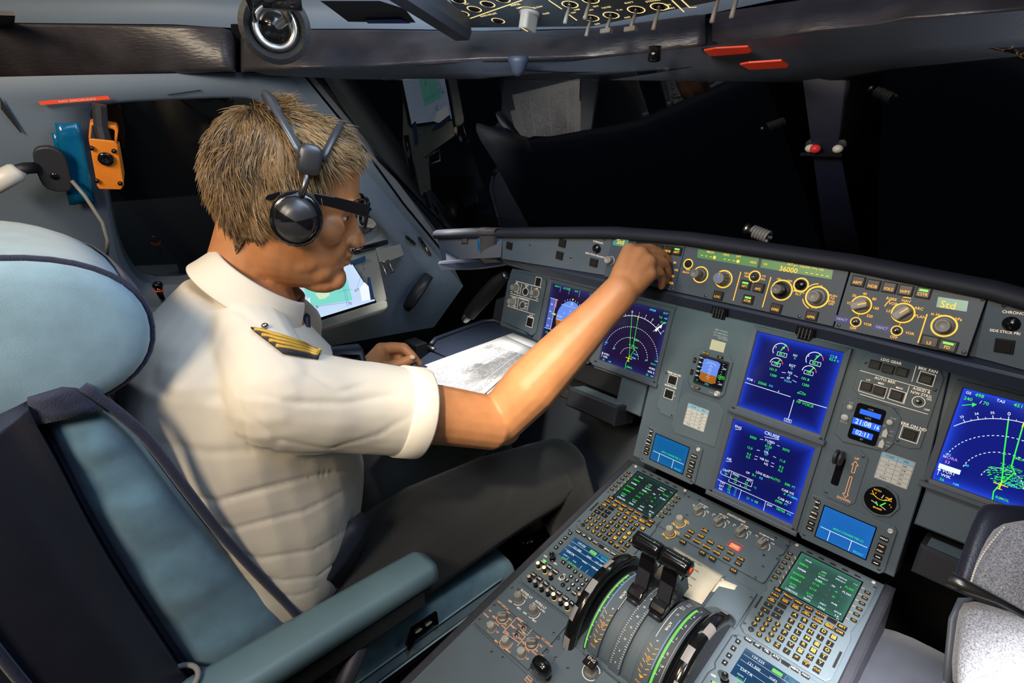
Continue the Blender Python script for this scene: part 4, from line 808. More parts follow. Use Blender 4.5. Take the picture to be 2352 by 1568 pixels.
radio(0,'radio_panel','left radio panel with audio knobs, below the left keypad unit'); radio(381,'radio_panel','right radio panel at the bottom edge below the right keypad unit')
bpy.data.objects
# flood light panel and weather radar panel
q=lambda x,y,h=2:PED.p('h',x,y,h)
T=Thing(PED,-225,-440,'flood_light_panel','pedestal panel with FLOOD LT and INTEG LT knobs','control panel'); b=MB('panel'); b.prism([(-296,-410),(-154,-406),(-153,-464),(-296,-467)],-3,2,.8); T.part('plate',b); b=MB('cream_text'); z=2.3
for x,y,h,t in ((663,643,4.6,'FLOOD LT'),(640,658,3,'MAIN PNL'),(790,740,4.6,'INTEG LT'),(775,765,3,'MAIN PNL & PED'),(515,708,3.6,'OFF'),(595,773,3.6,'BRT'),(648,815,3.6,'OFF'),(733,885,3.6,'BRT')): b.text(t,*q(x,y),h,z)
for x,y in ((595,690),(728,805)): 
    kp=q(x,y); b.arc(*kp,13,-95,35,.9,z,14); T.part('knob',vol_knob_me(9,17,'knob'),at_=(*kp,2)); b.lathe([(12,1.9),(12,2.2)],*kp,4) if 0 else None
T.part('legend',b); screws(T,[q(535,590),q(910,995),q(590,603)])
T=Thing(PED,-225,-497,'radar_panel','pedestal panel with orange-lit legends and grey selector knobs','control panel'); b=MB('panel'); b.prism([(-296,-471),(-154,-471),(-153,-524),(-296,-527)],-3,2,.8); T.part('plate',b); b=MB('orange_lit')
for x,y,h,t in ((450,745,3.4,'CAPT DISPLAY'),(500,810,3.4,'OFF'),(520,870,3.4,'ALL'),(375,852,3.4,'MAP'),(472,915,3,'ON'),(458,940,3,'PATH'),(393,912,3,'ELEVN'),(402,985,3.2,'UP'),(312,905,3,'D'),(335,795,4,'W'),(300,835,3,'RADAR'),(603,880,3,'MODE'),(600,925,3.2,'OFF'),(535,935,3,'TURB'),(487,990,3,'GAIN'),(560,1010,3,'AUTO'),(605,1045,3,'OFF'),(392,1070,3.4,'MIN'),(497,1155,3.6,'MAX'),(763,1033,3.4,'OFF'),(848,1080,3.4,'F/O DISPLAY'),(795,1110,3.4,'ALL'),(642,1085,3.2,'MAP'),(750,1148,3.2,'ON'),(735,1175,3.2,'PATH'),(665,1145,3,'ELEVN'),(670,1225,3.4,'UP'),(802,1198,4.4,'W')): b.text(t,*q(x,y),h,z)
for l in ([(580,852),(450,990)],[(580,852),(660,910)],[(715,960),(678,1003)],[(520,915),(655,1025)],[(455,985),(598,1080)],[(655,1025),(578,1110)]): b.pline([q(*p) for p in l],.9,z)
for x,y,r_ in ((450,858,12),(712,1090,12),(480,1080,12)): b.arc(*q(x,y),r_,150,400,.9,z,18)
for x,y in ((637,950),(573,1017)): b.ring(*q(x,y),5,.8,z); T.part('toggle_switch',toggle_me(13,25,'metal'),at_=(*q(x,y),2))
T.part('legend',b)
for x,y,k in ((450,858,0),(712,1090,0),(480,1085,1),(352,955,2),(622,1190,2)): T.part('knob',(sel_knob_me(9.5,15,0,'knob') if k==0 else vol_knob_me(8.5,15,'knob_light')),at_=(*q(x,y),2),rot=-50)
b=MB('dark'); b.rect(*q(648,1000),14,4.5,2.4); b.m('cream_text').text('DEACT',*q(648,1000),3,2.6); T.part('deactivation_tape',b)
screws(T,[q(375,745),q(243,873),q(950,1035),q(850,1150)])
# aft plates
T=Thing(PED,-200,-600,'speedbrake_surround','plain grey pedestal plate at the bottom edge, under the black speedbrake knob','control panel'); b=MB('panel'); b.prism([(-296,-531),(-130,-531),(-130,-690),(-296,-690)],-3,2,.8); T.part('plate',b)
b=MB('orange_lit'); b.frame(*q(683,1412),11,9,.7,2.3).text('GND',*q(683,1412),3,2.4); T.part('legend',b); screws(T,[q(350,1165),q(450,1215),q(925,1218),q(1035,1312)])
T=Thing(PED,-128,-525,'speedbrake_lever','glossy black speedbrake knob','lever'); kx,ky=PED.p('h',800,1290,30)
b=MB('gloss_black',1); b.smooth=True
b.sc=.001; b.lathe([(5,-4),(5,14)],kx,ky,12); b.ell((kx,ky,28),(19,13,16),20,12,e=.75); b.loft([[(kx-19+38*i/7,ky-9,30) for i in range(8)],[(kx-19+38*i/7,ky-11,18) for i in range(8)],[(kx-8+16*i/7,ky-9,8) for i in range(8)]],False,False); T.part('knob',b)
# switching and system control panel
q=lambda x,y,h=3:PED.p('e',x,y,h); qi=lambda x,y,h=3:PED.p('i',x,y,h)
T=Thing(PED,-35,-60,'switching_panel','pedestal panel headed SWITCHING with grey selectors and small lit keys','control panel'); z=3.3
b=MB('panel'); b.prism([(-149,4),(77,4),(81,-4),(81,-34),(76,-42),(81,-50),(81,-112),(78,-118),(-145,-118),(-149,-108),(-149,-86),(-140,-78),(-149,-70)],-3,3,1); T.part('plate',b)
b=MB('cream_text')
for x,y,h,t in ((1200,1112,5,'SWITCHING'),(893,993,3.2,'ATT HDG'),(882,1007,3,'NORM'),(800,990,3,'CA'),(797,1000,2.6,'3'),(930,1050,3,'F/O'),(932,1063,3,'3'),(1082,1090,3.2,'AIR DATA'),(1070,1103,3,'NORM'),(992,1075,3,'CA'),(978,1085,3,'3'),(1127,1145,3,'F/O'),(1130,1160,3,'3'),(1282,1185,3.2,'EIS DMC'),(1275,1200,3,'NORM'),(1187,1175,3,'CA'),(1172,1185,3,'3'),(1330,1245,3,'F/O'),(1332,1265,3,'2'),(1490,1288,3.2,'ECAM/ND XFR'),(1475,1308,3,'NORM'),(1395,1280,3,'CA'),(1547,1355,3,'F/O')): b.text(t,*q(x,y),h,z)
ks=((835,1060),(1025,1165),(1232,1265),(1440,1375))
for x,y in ks: 
    kp=q(x,y); kp=(kp[0],kp[1]+1); b.arc(*kp,15,-15,50,.8,z,8); T.part('selector_knob',sel_knob_me(11,17,0,'knob'),at_=(*kp,3),rot=-12)
b.m('amber')
for x,y in ((665,1155),(570,1255)): kp=q(x,y); b.m('amber').arc(*kp,12.5,-150,60,1.3,z,18).text('OFF',kp[0]-9,kp[1]-12,3,z).text('BRT',kp[0]+4,kp[1]-15,3,z).text('UPPER' if y<1200 else 'LOWER',kp[0]+9,kp[1]+12,3,z).text('DISPLAY',kp[0]+10,kp[1]+8,3,z); T.part('knob',vol_knob_me(8.5,17,'knob_light'),at_=(*kp,3))
T.part('legend',b)
for x,y,t in ((773,1245,'ENG'),(740,1288,'APU'),(695,1340,'CLR'),(905,1235,'TO\nCONFIG'),(867,1288,'BLEED'),(828,1338,'COND'),(957,1345,'PRESS'),(922,1390,'DOOR'),(880,1445,'STS'),(1055,1395,'ELEC'),(1018,1445,'WHEEL'),(975,1500,'RCL'),(1150,1448,'HYD'),(1112,1500,'F/CTL'),(1243,1505,'FUEL'),(1220,1548,'ALL')): px,py=q(x,y); key(T,px,py,13,8.5,t,z=3,tm='orange_lit' if 0 else 'amber',th=3.2 if '\n' not in t else 2.4)
px,py=qi(1575,285); key(T,px,py,13,8.5,'CLR',z=3,th=3.2)
px,py=q(1185,1385); g=MB('red_lit'); g.rbox(px,py,19,12,3,3.6,1); g.m('amber_hi').text('EMER',px,py+1,3.4,3.8); T.part('warning_key',g,label='lit red key'); g=MB('red_tape'); g.frame(px,py+2,26,17,1.2,4.6); T.part('guard',g)
screws(T,[q(750,912),q(853,945),q(735,1085),q(1575,1300),q(1680,1375),q(1462,1465),q(1590,1500),q(450,1180),qi(1900,120),qi(1892,240),qi(1812,360)],3)
# printer flap, printed strips
T=Thing(PED,55,-165,'printer_cover','flat grey cover plate between the thrust levers and the right keypad unit','cover'); b=MB('panel'); c=[qi(1410,455,4),qi(1740,660,4),qi(1640,850,4),qi(1230,620,4)]; b.prism([(20,-145),(81,-145),(81,-232),(20,-232)],-3,4,1); T.part('plate',b); screws(T,[qi(1765,580)],4)
def sheet(name,c,label,rows,mt='receipt',h=8):
    pts=[PED.p('i',x,y,hh) for x,y,hh in c]; T=Thing(PED,pts[0][0],pts[0][1],name,label,'paper'); b=MB(mt)
    P_=[Vector((*pts[k],c[k][2])) for k in range(4)]; n=8; rings=[]
    for i in range(n+1):
        a=P_[0].lerp(P_[3],i/n); d=P_[1].lerp(P_[2],i/n); rings.append([a.lerp(d,j/4)+Vector((0,0,3*math.sin(i/n*4))) for j in range(5)])
    b.smooth=True; b.loft(rings,False,False); b.smooth=False; X=(P_[1]-P_[0]).normalized(); ang=math.degrees(math.atan2(X.y,X.x)); b.m('black_text')
    nrm=X.cross(P_[0]-P_[3]).normalized()
    M=Matrix.Identity(4); Y=nrm.cross(X)
    for k in range(3): M[k][0]=X[k]; M[k][1]=Y[k]; M[k][2]=nrm[k]
    for u,v,t in rows: 
        p=P_[0].lerp(P_[3],v).lerp(P_[1].lerp(P_[2],v),u)+Vector((0,0,3*math.sin(v*4)))+nrm*1.2; M2=M.copy(); M2.translation=p; b.text(t,0,0,1.9,0,'L',M=M2)
    o=T.part('sheet',b); mods(o,solid=.0003)
sheet('printed_strip',[(930,20,4),(1465,335,4),(1230,640,10),(900,480,30)],'curled cream printout strip lying behind the thrust levers',((.42,.1,'DWT - LABEL 21'),(.35,.3,'2272 2208SX? ZGBV'),(.35,.36,'0202'),(.30,.52,'2747 9999 -RA BKNB'),(.32,.7,'BKR RA FEW02')))
sheet('printed_strip',[(1440,350,2),(1625,435,2),(1565,535,2),(1330,500,2)],'short cream paper tab sticking out under the longer printout',((.1,.3,'B T'),))
# ---- throttle quadrant
QF=PED; T=Thing(PED,-33,-334,'throttle_quadrant','curved grey throttle quadrant with green trim bands and REV arrows','throttle quadrant')
def cyl(x0,x1,r,a0,a1,n=28,cy=-334,cz=-38):
    """strip of a drum about the x axis; angle from +z, positive aft"""
    out=[]
    for i in range(n+1):
        a=R(a0+(a1-a0)*i/n); out.append([(x,cy-r*math.sin(a),cz+r*math.cos(a)) for x in (x0,x1)])
    return out
def drum(b,x0,x1,r,a0=-62,a1=68,side=True):
    rows=cyl(x0,x1,r,a0,a1); b.smooth=True; b.loft(rows,False,False); b.smooth=False
    if side:
        for sx,k in ((x0,0),(x1,1)): 
            pts=[r_[k] for r_ in rows]; c=(sx,-334,-38); n=len(pts); b.add(pts+[c],[((i+1,i,n) if k==0 else (i,i+1,n)) for i in range(n-1)])
b=MB('panel'); drum(b,-92,-71,110); drum(b,-46,-24,110); drum(b,3,26,110); drum(b,-71,-46,104); drum(b,-24,3,104); T.part('drum',b)
b=MB('dark'); 
for x0 in (-67,-20): rows=cyl(x0,x0+17,104.6,-50,-8); b.loft(rows,False,False)
T.part('lever_slots',b)
b=MB('panel_light'); 
for x0 in (-66,-19): rows=cyl(x0,x0+15,104.5,8,62); b.smooth=True; b.loft(rows,False,False)
T.part('slot_inlays',b)
b=MB('panel_dark'); drum(b,-104,-92,105); T.part('trim_scale_drum',b); b=MB('panel_dark'); drum(b,26,46,108); T.part('trim_scale_drum',b)
def band(b,mt,x0,x1,r,a0,a1): b.m(mt).loft(cyl(x0,x1,r,a0,a1,20),False,False)
b=MB('s_band'); band(b,'s_band',-101.5,-98.5,105.5,-25,66); band(b,'s_band',28,32,108.5,-36,66); band(b,'s_blueband',23.6,25,110.5,-10,40); band(b,'s_blueband',-91,-89.6,110.5,-35,30)
band(b,'grey_text',42,42.7,108.5,-30,66); T.part('lit_trim_bands',b)
def cp(x,r,a,cy=-334,cz=-38): # matrix on the drum surface, local x = +x, local y = forward along the surface
    a=R(a); M=Matrix.Identity(4); Y=(0,math.cos(a),math.sin(a)); N=(0,-math.sin(a),math.cos(a))
    for k in range(3): M[k][0]=(1,0,0)[k]; M[k][1]=Y[k]; M[k][2]=N[k]
    M.translation=(x,cy-r*math.sin(a),cz+r*math.cos(a)); return M
b=MB('cream_text')
for i in range(40):
    a=-28+i*2.2; l=4 if i%5==0 else 2.4
    for s_ in (-1,1):
        M=cp(-35+s_*(9.5-l/2),110.4,a); v=[(-l/2,-.35,0),(l/2,-.35,0),(l/2,.35,0),(-l/2,.35,0)]; b.add(v,[(0,1,2,3)],M)
for i,t in enumerate(('0','5','10','15','20','25','30','FL')): b.text(t,0,0,3.2,0,M=cp(-35,110.4,55-i*11))
for x in (-87,8):
    pass
b.text('A/THR',0,0,4.4,0,rot=-90,M=cp(15,110.4,2)); b.text('A/THR',0,0,4.4,0,rot=-90,M=cp(-78,110.4,2)); b.text('CL',0,0,3.4,0,rot=-90,M=cp(15,110.4,-13)).text('0',0,0,3.6,0,rot=-90,M=cp(13,110.4,18)).text('0',0,0,3.6,0,rot=-90,M=cp(-78,110.4,18)).text('FLX',0,0,3.2,0,M=cp(13,110.4,-25)).text('MCT',0,0,3.2,0,M=cp(13,110.4,-22)).text('TO',0,0,3.2,0,M=cp(16,110.4,-35)).text('GA',0,0,3.2,0,M=cp(16,110.4,-31))
for x in (7,-70): b.loft(cyl(x,x+.8,110.4,-20,16,12),False,False)
T.part('white_markings',b)
b=MB('orange_lit'); b.ml.append('rev'); 
mat('rev',(.6,.28,.02),.5,emit=(1,.42,.03),es=.35); b.m('rev')
for x in (13,-80):
    for i in range(6):
        for s_ in (-1,1):
            M=cp(x+s_*5.5,110.4,24+i*4.6); b.add([(-3,-1.6*s_-.6,0),(3,1.6*s_-.6,0),(3,1.6*s_+.8,0),(-3,-1.6*s_+.8,0)],[(0,1,2,3)],M)
    b.text('REV',0,0,4.6,.1,rot=-90,M=cp(x,110.5,35)); b.text('FULL',0,0,3.6,0,M=cp(x-2,110.4,56)); b.add([(-5,1,0),(0,-4,0),(5,1,0)],[(0,1,2)],cp(x,110.5,50))
T.part('orange_reverse_markings',b)
b=MB('s_white'); 
mat('scale_white',(.55,.58,.56),.5,emit=(.8,.9,.85),es=.35); b.m('scale_white')
for x,sg in ((36,1),(-97.5,-1)):
    r_=108.5 if sg>0 else 105.5
    for i,t in enumerate(('2','1','0','1','2','3','5')): 
        b.text(t,0,0,4.6 if sg>0 else 3.2,0,M=cp(x if sg>0 else -95,r_+.1,52-i*15)); b.add([(-2.5,-.4,0),(2.5,-.4,0),(2.5,.4,0),(-2.5,.4,0)],[(0,1,2,3)],cp((33 if sg>0 else -98.5),r_+.1,56-i*15))
b.text('UP',0,0,3.6,0,M=cp(37,108.6,33)).text('UP',0,0,3,0,M=cp(-95,105.6,-12)); T.part('trim_numbers',b)
b=MB('panel'); b.box(-98,42,-440,-428,-4,8,3); T.part('aft_lip',b)
# pointers / hub shroud
def wheel(x,label):
    T=Thing(PED,x,-334,'trim_wheel',label,'wheel'); b=MB('gloss_black'); b.smooth=True; Rr=125; n=72
    sec=[(-11,-11),(-12,-3),(-10,2.5),(-5,5),(5,5),(10,2.5),(12,-3),(11,-11)]
    rows=[]
    for i in range(n): a=2*math.pi*i/n; rows.append([(x+sx,-334-(Rr-5+sz)*math.sin(a),-38+(Rr-5+sz)*math.cos(a)) for sx,sz in sec])
    rows.append(rows[0]); b.loft(rows,True,False); b.smooth=False; b.m('dark_plastic')
    for sx in (-6,6): v=[(x+sx,-334-(Rr-14)*math.sin(2*math.pi*i/n),-38+(Rr-14)*math.cos(2*math.pi*i/n)) for i in range(n)]; b.add(v,[tuple(range(n)) if sx<0 else tuple(range(n))[::-1]])
    T.part('rim',b)
    for a0,half in ((-48,0),(-12,1),(14,0),(40,1),(66,0),(-80,1),(92,0)):
        b=MB('mark_grey'); b.smooth=True; rr=[]
        for i in range(9):
            a=R(a0+12*i/8-6); c_=[(-12.3,-3),(-10.3,2.8),(-5,5.5),(0,5.6)] if half else [(-6.5,5.3),(-2,5.6),(2,5.6),(6.5,5.3)]
            if half and x>0: c_=[(-a_,b_) for a_,b_ in c_][::-1]
            rr.append([(x+sx,-334-(Rr-5+sz+.3)*math.sin(a),-38+(Rr-5+sz+.3)*math.cos(a)) for sx,sz in c_])
        b.loft(rr,False,False); T.part('white_mark',b)
wheel(-127,'left black pitch trim wheel with white bands'); wheel(67,'right black pitch trim wheel with white bands')
# thrust levers
def lever(x,label,lx,button):
    T=Thing(PED,x,-285,'thrust_lever',label,'lever'); b=MB('gloss_black'); b.smooth=False
    # lower hub block rising out of the slot, leaning slightly forward
    def blk(b,x0,x1,pts,ch=1.5):
        n=len(pts); v=[(x0,y,z) for y,z in pts]+[(x1,y,z) for y,z in pts]; f=[tuple(range(n)),tuple(range(2*n-1,n-1,-1))]+[(i,n+i,n+(i+1)%n,(i+1)%n) for i in range(n)]; b.add(v,f)
    blk(b,x-13,x+13,[(-318,58),(-322,74),(-305,98),(-284,110),(-262,108),(-250,92),(-246,60)]); o=T.part('hub_block',b); mods(o,.0025,3)
    b=MB('gloss_black'); blk(b,x-14,x+14,[(-318,74),(-296,118),(-286,140),(-280,138),(-274,112),(-292,72)]); o=T.part('front_plate',b); mods(o,.002,3)
    b=MB('dark_plastic'); blk(b,x-12,x+12,[(-317.5,79),(-298,117),(-297,116),(-315,77)]); T.part('face_inlay',b)
    b=MB('gloss_black'); b.smooth=True; b.tube([(x,-278,118),(x,-272,138),(x+lx*.2,-273,150),(x+lx*.3,-276,156)],[9,7.5,7,8],10); T.part('arm',b)
    b=MB('gloss_black'); b.smooth=True; c0=x-8 if lx<0 else x-12; 
    xs=(-86,-33.5) if lx<0 else (-31.5,22)
    M=Matrix.Translation((xs[0],-278,160))@Matrix.Rotation(R(90),4,'Y'); L=xs[1]-xs[0]
    b.lathe([(12,0),(15,2),(15.6,8),(15,L*.5),(15.6,L-8),(15,L-2),(12,L)],0,0,28,M=M); b.smooth=False; b.lathe([(14.2,L*.72),(15.9,L*.72),(15.9,L*.74),(14,L*.74)],0,0,28,M=M); T.part('grip',b)
    if button: b=MB('red_tape'); b.lathe([(5,L-1),(5,L+2.5),(4,L+3),(0,L+3)],0,0,20,M=M); T.part('disconnect_button',b,label='red button')
    b=MB('gloss_black'); blk(b,x-14,x+14,[(-338,64),(-336,84),(-326,90),(-314,92),(-308,62)]); o=T.part('reverse_latch',b); mods(o,.003,3)
    b=MB('dark_plastic'); b.smooth=True; b.tube([(x-11,-337,72),(x+11,-337,72)],4,12); T.part('latch_bar',b)
lever(-57,'left thrust lever with horizontal black grip',-1,0); lever(-12,'right thrust lever with a red button on its grip end',1,1)
# engine master knobs
for k,(x,y,n_) in enumerate(((-66,-455,'1'),(1,-459,'2'))):
    T=Thing(PED,x,y,'engine_master_switch',('black and beige engine switch topped with ENG 1, beside the left trim wheel' if n_=='1' else 'engine switch topped with ENG 2, cut off by the bottom edge'),'switch')
    b=MB('knob'); b.smooth=True; b.lathe([(11,0),(12,3),(9,6),(5,9),(5,20),(7.5,24),(8,28)],x,y,20); T.part('stem',b)
    b=MB('gloss_black'); b.rbox(x,y+2,22,18,27,31,2,1); b.m('white_plastic').text('ENG',x,y+6,5.5,31.3).text(n_,x,y-1.5,5.5,31.3); T.part('cap',b); b=MB('cream'); b.ring(x,y,15,1,2.4); b.m('cream').text('MASTER '+n_,x+24,y+8,3.6,2.4).text('ON',x-18,y+8,3.4,2.4); T.part('legend',b)
T=Thing(PED,-33,-520,'engine_switch_surround','grey pedestal plate around the engine switches at the bottom edge','control panel'); b=MB('panel'); b.prism([(-128,-438),(80,-438),(80,-690),(-128,-690)],-3,2,.8); T.part('plate',b); b=MB('panel_light'); b.box(-50,-14,-470,-441,2,12,3); T.part('guard_block',b); screws(T,[(-118,-446)])
# ================================================================ SHELL OF THE COCKPIT
V=Vector
def plane3(A,B,D): A,B,D=V(A),V(B),V(D); n=(B-A).cross(D-A).normalized(); return (A,n)
WL=plane3((0,.15,1.17),(0,-.15,1.449),(-.9,-.2,1.14)); WR=plane3((0,.15,1.17),(0,-.15,1.449),(.9,-.2,1.14))
WW=plane3((-.9,-.2,1.14),(-.85,-.5,1.49),(-1.12,-1.0,1.14))
if WW[1].x<0: WW=(WW[0],-WW[1])
def onW(x,y,off=0): return at(x,y,P=(WW[0]+WW[1]*off,WW[1]))
def struct(name,b,loc=None,solid=0,off=-1,bevel=0,kind='structure'):
    loc=loc or b.v[0]; o=link(name,b.mesh(name,tuple(loc))); o.location=loc; o['kind']=kind; 
    mods(o,bevel=bevel,solid=solid,off=off); return o
def poly(mt,pts,smooth=False): b=MB(mt,1); b.smooth=smooth; b.add([tuple(p) for p in pts],[tuple(range(len(pts)))]); return b
b=MB('carpet',1); b.box(-1.5,1.5,-2.4,.9,-.02,0); struct('floor',b)
# left wall with side window opening
Op=[(-600,190),(200,172),(560,166),(662,172),(800,345),(1064,657),(997,751),(744,797),(300,875),(-600,920),(-600,500)]
In=[(190,262),(240,236),(560,222),(600,235),(640,285),(900,545),(880,575),(700,640),(330,700),(270,610),(235,430)]
def fine(L,n=5):
    out=[]
    for i in range(len(L)):
        a,c=L[i],L[(i+1)%len(L)]; out+=[(a[0]+(c[0]-a[0])*k/n,a[1]+(c[1]-a[1])*k/n) for k in range(n)]
    return out
def soften(L,it=2):
    for _ in range(it): L=[((L[i-1][0]+2*L[i][0]+L[(i+1)%len(L)][0])/4,(L[i-1][1]+2*L[i][1]+L[(i+1)%len(L)][1])/4) for i in range(len(L))]
    return L
Of=fine(Op); If=soften(fine(In),3)
b=MB('lining',1); b.smooth=True
r0=[onW(*p,.0) for p in Of]; r1=[onW(*p,.0) for p in If]; mid=[(a.lerp(c,.86))+WW[1]*.006 for a,c in zip(r0,r1)]; mid0=[(a.lerp(c,.35))+WW[1]*.010 for a,c in zip(r0,r1)]
r2=[p-WW[1]*.03 +(sum(r1,V())/len(r1)-p)*.015 for p in r1]; r3=[p-WW[1]*.06 for p in r2]
b.loft([r0,mid0,mid,r1,r2,r3],True,False); struct('wall_left',b)
b=poly('glass',[p-WW[1]*.052 for p in r1]); struct('window_1',b)
b=poly('dark',[onW(*p,-.12) for p in ((-200,60),(900,60),(1150,560),(1150,900),(-200,1000))]); 
# lower side lining, console
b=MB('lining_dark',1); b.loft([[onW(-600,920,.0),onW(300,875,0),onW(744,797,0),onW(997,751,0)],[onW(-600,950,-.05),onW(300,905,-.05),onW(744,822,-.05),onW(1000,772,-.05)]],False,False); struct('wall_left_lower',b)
b=MB('dark',1); b.box(-1.6,-.93,-1.5,.1,.0,.72,.02); struct('trim_console',b)
for k,(x0,x1) in enumerate(((-1.6,-1.55),)): b=MB('dark',1); b.box(x0,x1,-2.3,.5,0,1.2); struct('wall_outer',b)
b=MB('dark',1); b.box(-1.5,1.5,.42,.45,0,1.05); struct('wall_front',b)
b=MB('leather',1); b.box(.95,1.0,-2.3,.4,0,1.1); struct('wall_right',b)
# pillar between side window and windscreen
def bar(mt,L,n=None): b=MB(mt,1); b.smooth=False; b.loft(L,False,False); return b
c1=[(662,172),(800,345),(930,500),(1064,657)]; c2=[(695,172),(820,325),(925,470),(1040,610)]; c3=[(720,176),(835,315),(930,440),(1024,570)]; c4=[(748,186),(850,320),(930,430),(1000,522)]
b=MB('lining',1); b.smooth=True; b.loft([[onW(*p,0) for p in c1],[onW(*p,.018) for p in c2]],False,False); b.smooth=False; b.m('dark').loft([[onW(*p,.018) for p in c2],[onW(p[0]+5,p[1]-2,.0) for p in c2]],False,False); b.m('bezel').loft([[onW(p[0]+5,p[1]-2,.012) for p in c2],[onW(*p,.014) for p in c3],[onW(*p,-.006) for p in c4]],False,False)
struct('trim_1',b)
lp=[at(*p,P=WL) for p in ((735,170),(745,190),(850,335),(930,445),(985,522),(1002,545))]
b=MB('dark',1); lo=[onW(*p,-.006) for p in ((735,170),(748,186),(850,320),(930,430),(1000,522),(1010,545))]; b.loft([lo,[at(p[0]+45,p[1],P=WL) for p in ((735,170),(748,190),(850,325),(930,432),(1000,525),(1010,548))]],False,False); struct('trim_2',b)
# windscreens
b=poly('glass',[at(*p,P=WL) for p in ((735,165),(1000,575),(1920,650),(1850,150))]); struct('window_2',b)
b=poly('glass',[at(*p,P=WR) for p in ((1940,150),(1900,650),(2700,900),(2700,60))]); struct('window_3',b)
# centre post
mat('post_navy',(.008,.011,.030),.5)
b=MB('post_navy',1); b.smooth=True
A,B_=V((0,.25,1.09)),V((0,-.155,1.475)); d=(B_-A).normalized(); nn=V((1,0,0)).cross(d).normalized(); nn=nn if nn.y<0 else -nn
sec=lambda w_,t:[V((-w_,0,0))-nn*.03,V((-w_,0,0))+nn*t*.5,V((-w_*.75,0,0))+nn*t,V((w_*.75,0,0))+nn*t,V((w_,0,0))+nn*t*.5,V((w_,0,0))-nn*.03]
b.loft([[A+q_ for q_ in sec(.042,.02)],[A.lerp(B_,.5)+q_ for q_ in sec(.054,.02)],[B_+q_ for q_ in sec(.076,.02)]],True,True); struct('trim_3',b)
# header beam (three padded segments)
def beam(name,st,mt='header_leather'):
    rings=[]
    for x,yb,yt,zb,zt in st:
        lo=at(x,yb,Z=zb); hi=at(x,yt,Z=zt); h=(lo-CAM); h.z=0; h.normalize(); rings.append([lo+h*.01-V((0,0,.004)),lo,lo.lerp(hi,.06)-h*.004,lo.lerp(hi,.5)-h*.006,lo.lerp(hi,.93)-h*.003,hi,hi+h*.03+V((0,0,.003)),lo+h*.05])
    b=MB(mt,1); b.smooth=True; b.loft(rings,True,True); return struct(name,b)
beam('trim_4',[(-600,200,40,1.478,1.56),(-80,184,52,1.478,1.56),(0,180,54,1.48,1.56),(200,172,56,1.483,1.56),(400,164,58,1.487,1.56),(505,158,62,1.49,1.56),(532,158,70,1.49,1.557),(541,160,88,1.49,1.548)])
beam('trim_5',[(553,160,80,1.49,1.552),(562,158,66,1.49,1.56),(700,157,68,1.49,1.56),(850,152,68,1.491,1.558),(1000,141,70,1.493,1.553),(1100,135,72,1.494,1.55),(1250,133,70,1.496,1.547),(1365,132,66,1.498,1.545),(1450,124,54,1.498,1.545),(1600,106,34,1.50,1.545),(1620,106,34,1.50,1.545)])
beam('trim_6',[(1636,108,30,1.50,1.545),(1760,92,12,1.50,1.545),(1880,72,-6,1.50,1.545),(2000,62,-40,1.50,1.56),(2080,45,-60,1.50,1.56),(2352,22,-90,1.50,1.56),(2480,15,-95,1.50,1.56)])
b=MB('dark',1); 
for x0,x1 in ((530,562),(1612,1645)): b.loft([[at(x0,170 if x0<1000 else 118,Z=1.492),at(x1,168 if x0<1000 else 116,Z=1.492)],[at(x0,55 if x0<1000 else 20,Z=1.565),at(x1,55 if x0<1000 else 18,Z=1.565)]],False,False)
struct('trim_7',b)
# soffit between the beam and the windscreens
bt=[(562,160,1.489),(800,157,1.489),(1000,143,1.492),(1100,137,1.493),(1365,134,1.497),(1600,108,1.499),(1880,74,1.499),(2080,47,1.499),(2352,24,1.499),(2480,17,1.499)]
wt=[(665,174),(800,182),(1000,181),(1100,181),(1400,184),(1600,186),(1880,189),(2050,158),(2352,128),(2480,116)]
top=[at(x,y,Z=z_) for x,y,z_ in bt]; bot=[at(x,y,P=(WL if x<1890 else WR)) for x,y in wt]; bot[0]=onW(665,174,.0)
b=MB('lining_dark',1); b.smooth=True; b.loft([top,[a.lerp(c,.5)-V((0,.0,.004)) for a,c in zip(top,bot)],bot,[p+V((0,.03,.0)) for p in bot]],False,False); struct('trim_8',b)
# ceiling lining
b=MB('lining',1); b.smooth=True
c0=[(-600,38,1.562),(0,52,1.562),(200,54,1.562),(400,56,1.562),(530,64,1.562),(700,66,1.563),(850,66,1.562),(1000,68,1.558),(1100,71,1.555),(1365,65,1.55),(1620,33,1.55),(2000,-45,1.57),(2480,-100,1.57)]
c=[at(x,y,Z=z_) for x,y,z_ in c0]; c2_=[at(x,y-55,Z=z_+.045) for x,y,z_ in c0]; c3_=[at(x,y-160,Z=z_+.09) for x,y,z_ in c0]; c4_=[at(x,y-400,Z=z_+.13) for x,y,z_ in c0]
b.loft([c,c2_,c3_,c4_],False,False); struct('ceiling',b)
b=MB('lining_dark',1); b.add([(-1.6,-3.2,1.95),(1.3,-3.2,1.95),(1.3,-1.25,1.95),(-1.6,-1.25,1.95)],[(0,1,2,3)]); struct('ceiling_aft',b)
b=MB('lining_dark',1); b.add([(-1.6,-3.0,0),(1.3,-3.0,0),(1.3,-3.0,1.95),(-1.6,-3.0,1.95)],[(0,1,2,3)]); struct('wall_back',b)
# dark pocket in the ceiling
b=MB('dark',1); P_=[(735,2),(752,14),(800,50),(955,52),(930,20),(872,2)]; b.add([tuple(at(x,y,Z=1.575-(y/52)*.012)) for x,y in P_],[(0,1,2,3,4,5)]); o=struct('trim_9',b)
b=MB('blue_label',1); b.add([tuple(at(x,y,Z=1.563)) for x,y in ((838,46),(845,54),(945,54),(920,44))],[(0,1,2,3)]); struct('trim_10',b)
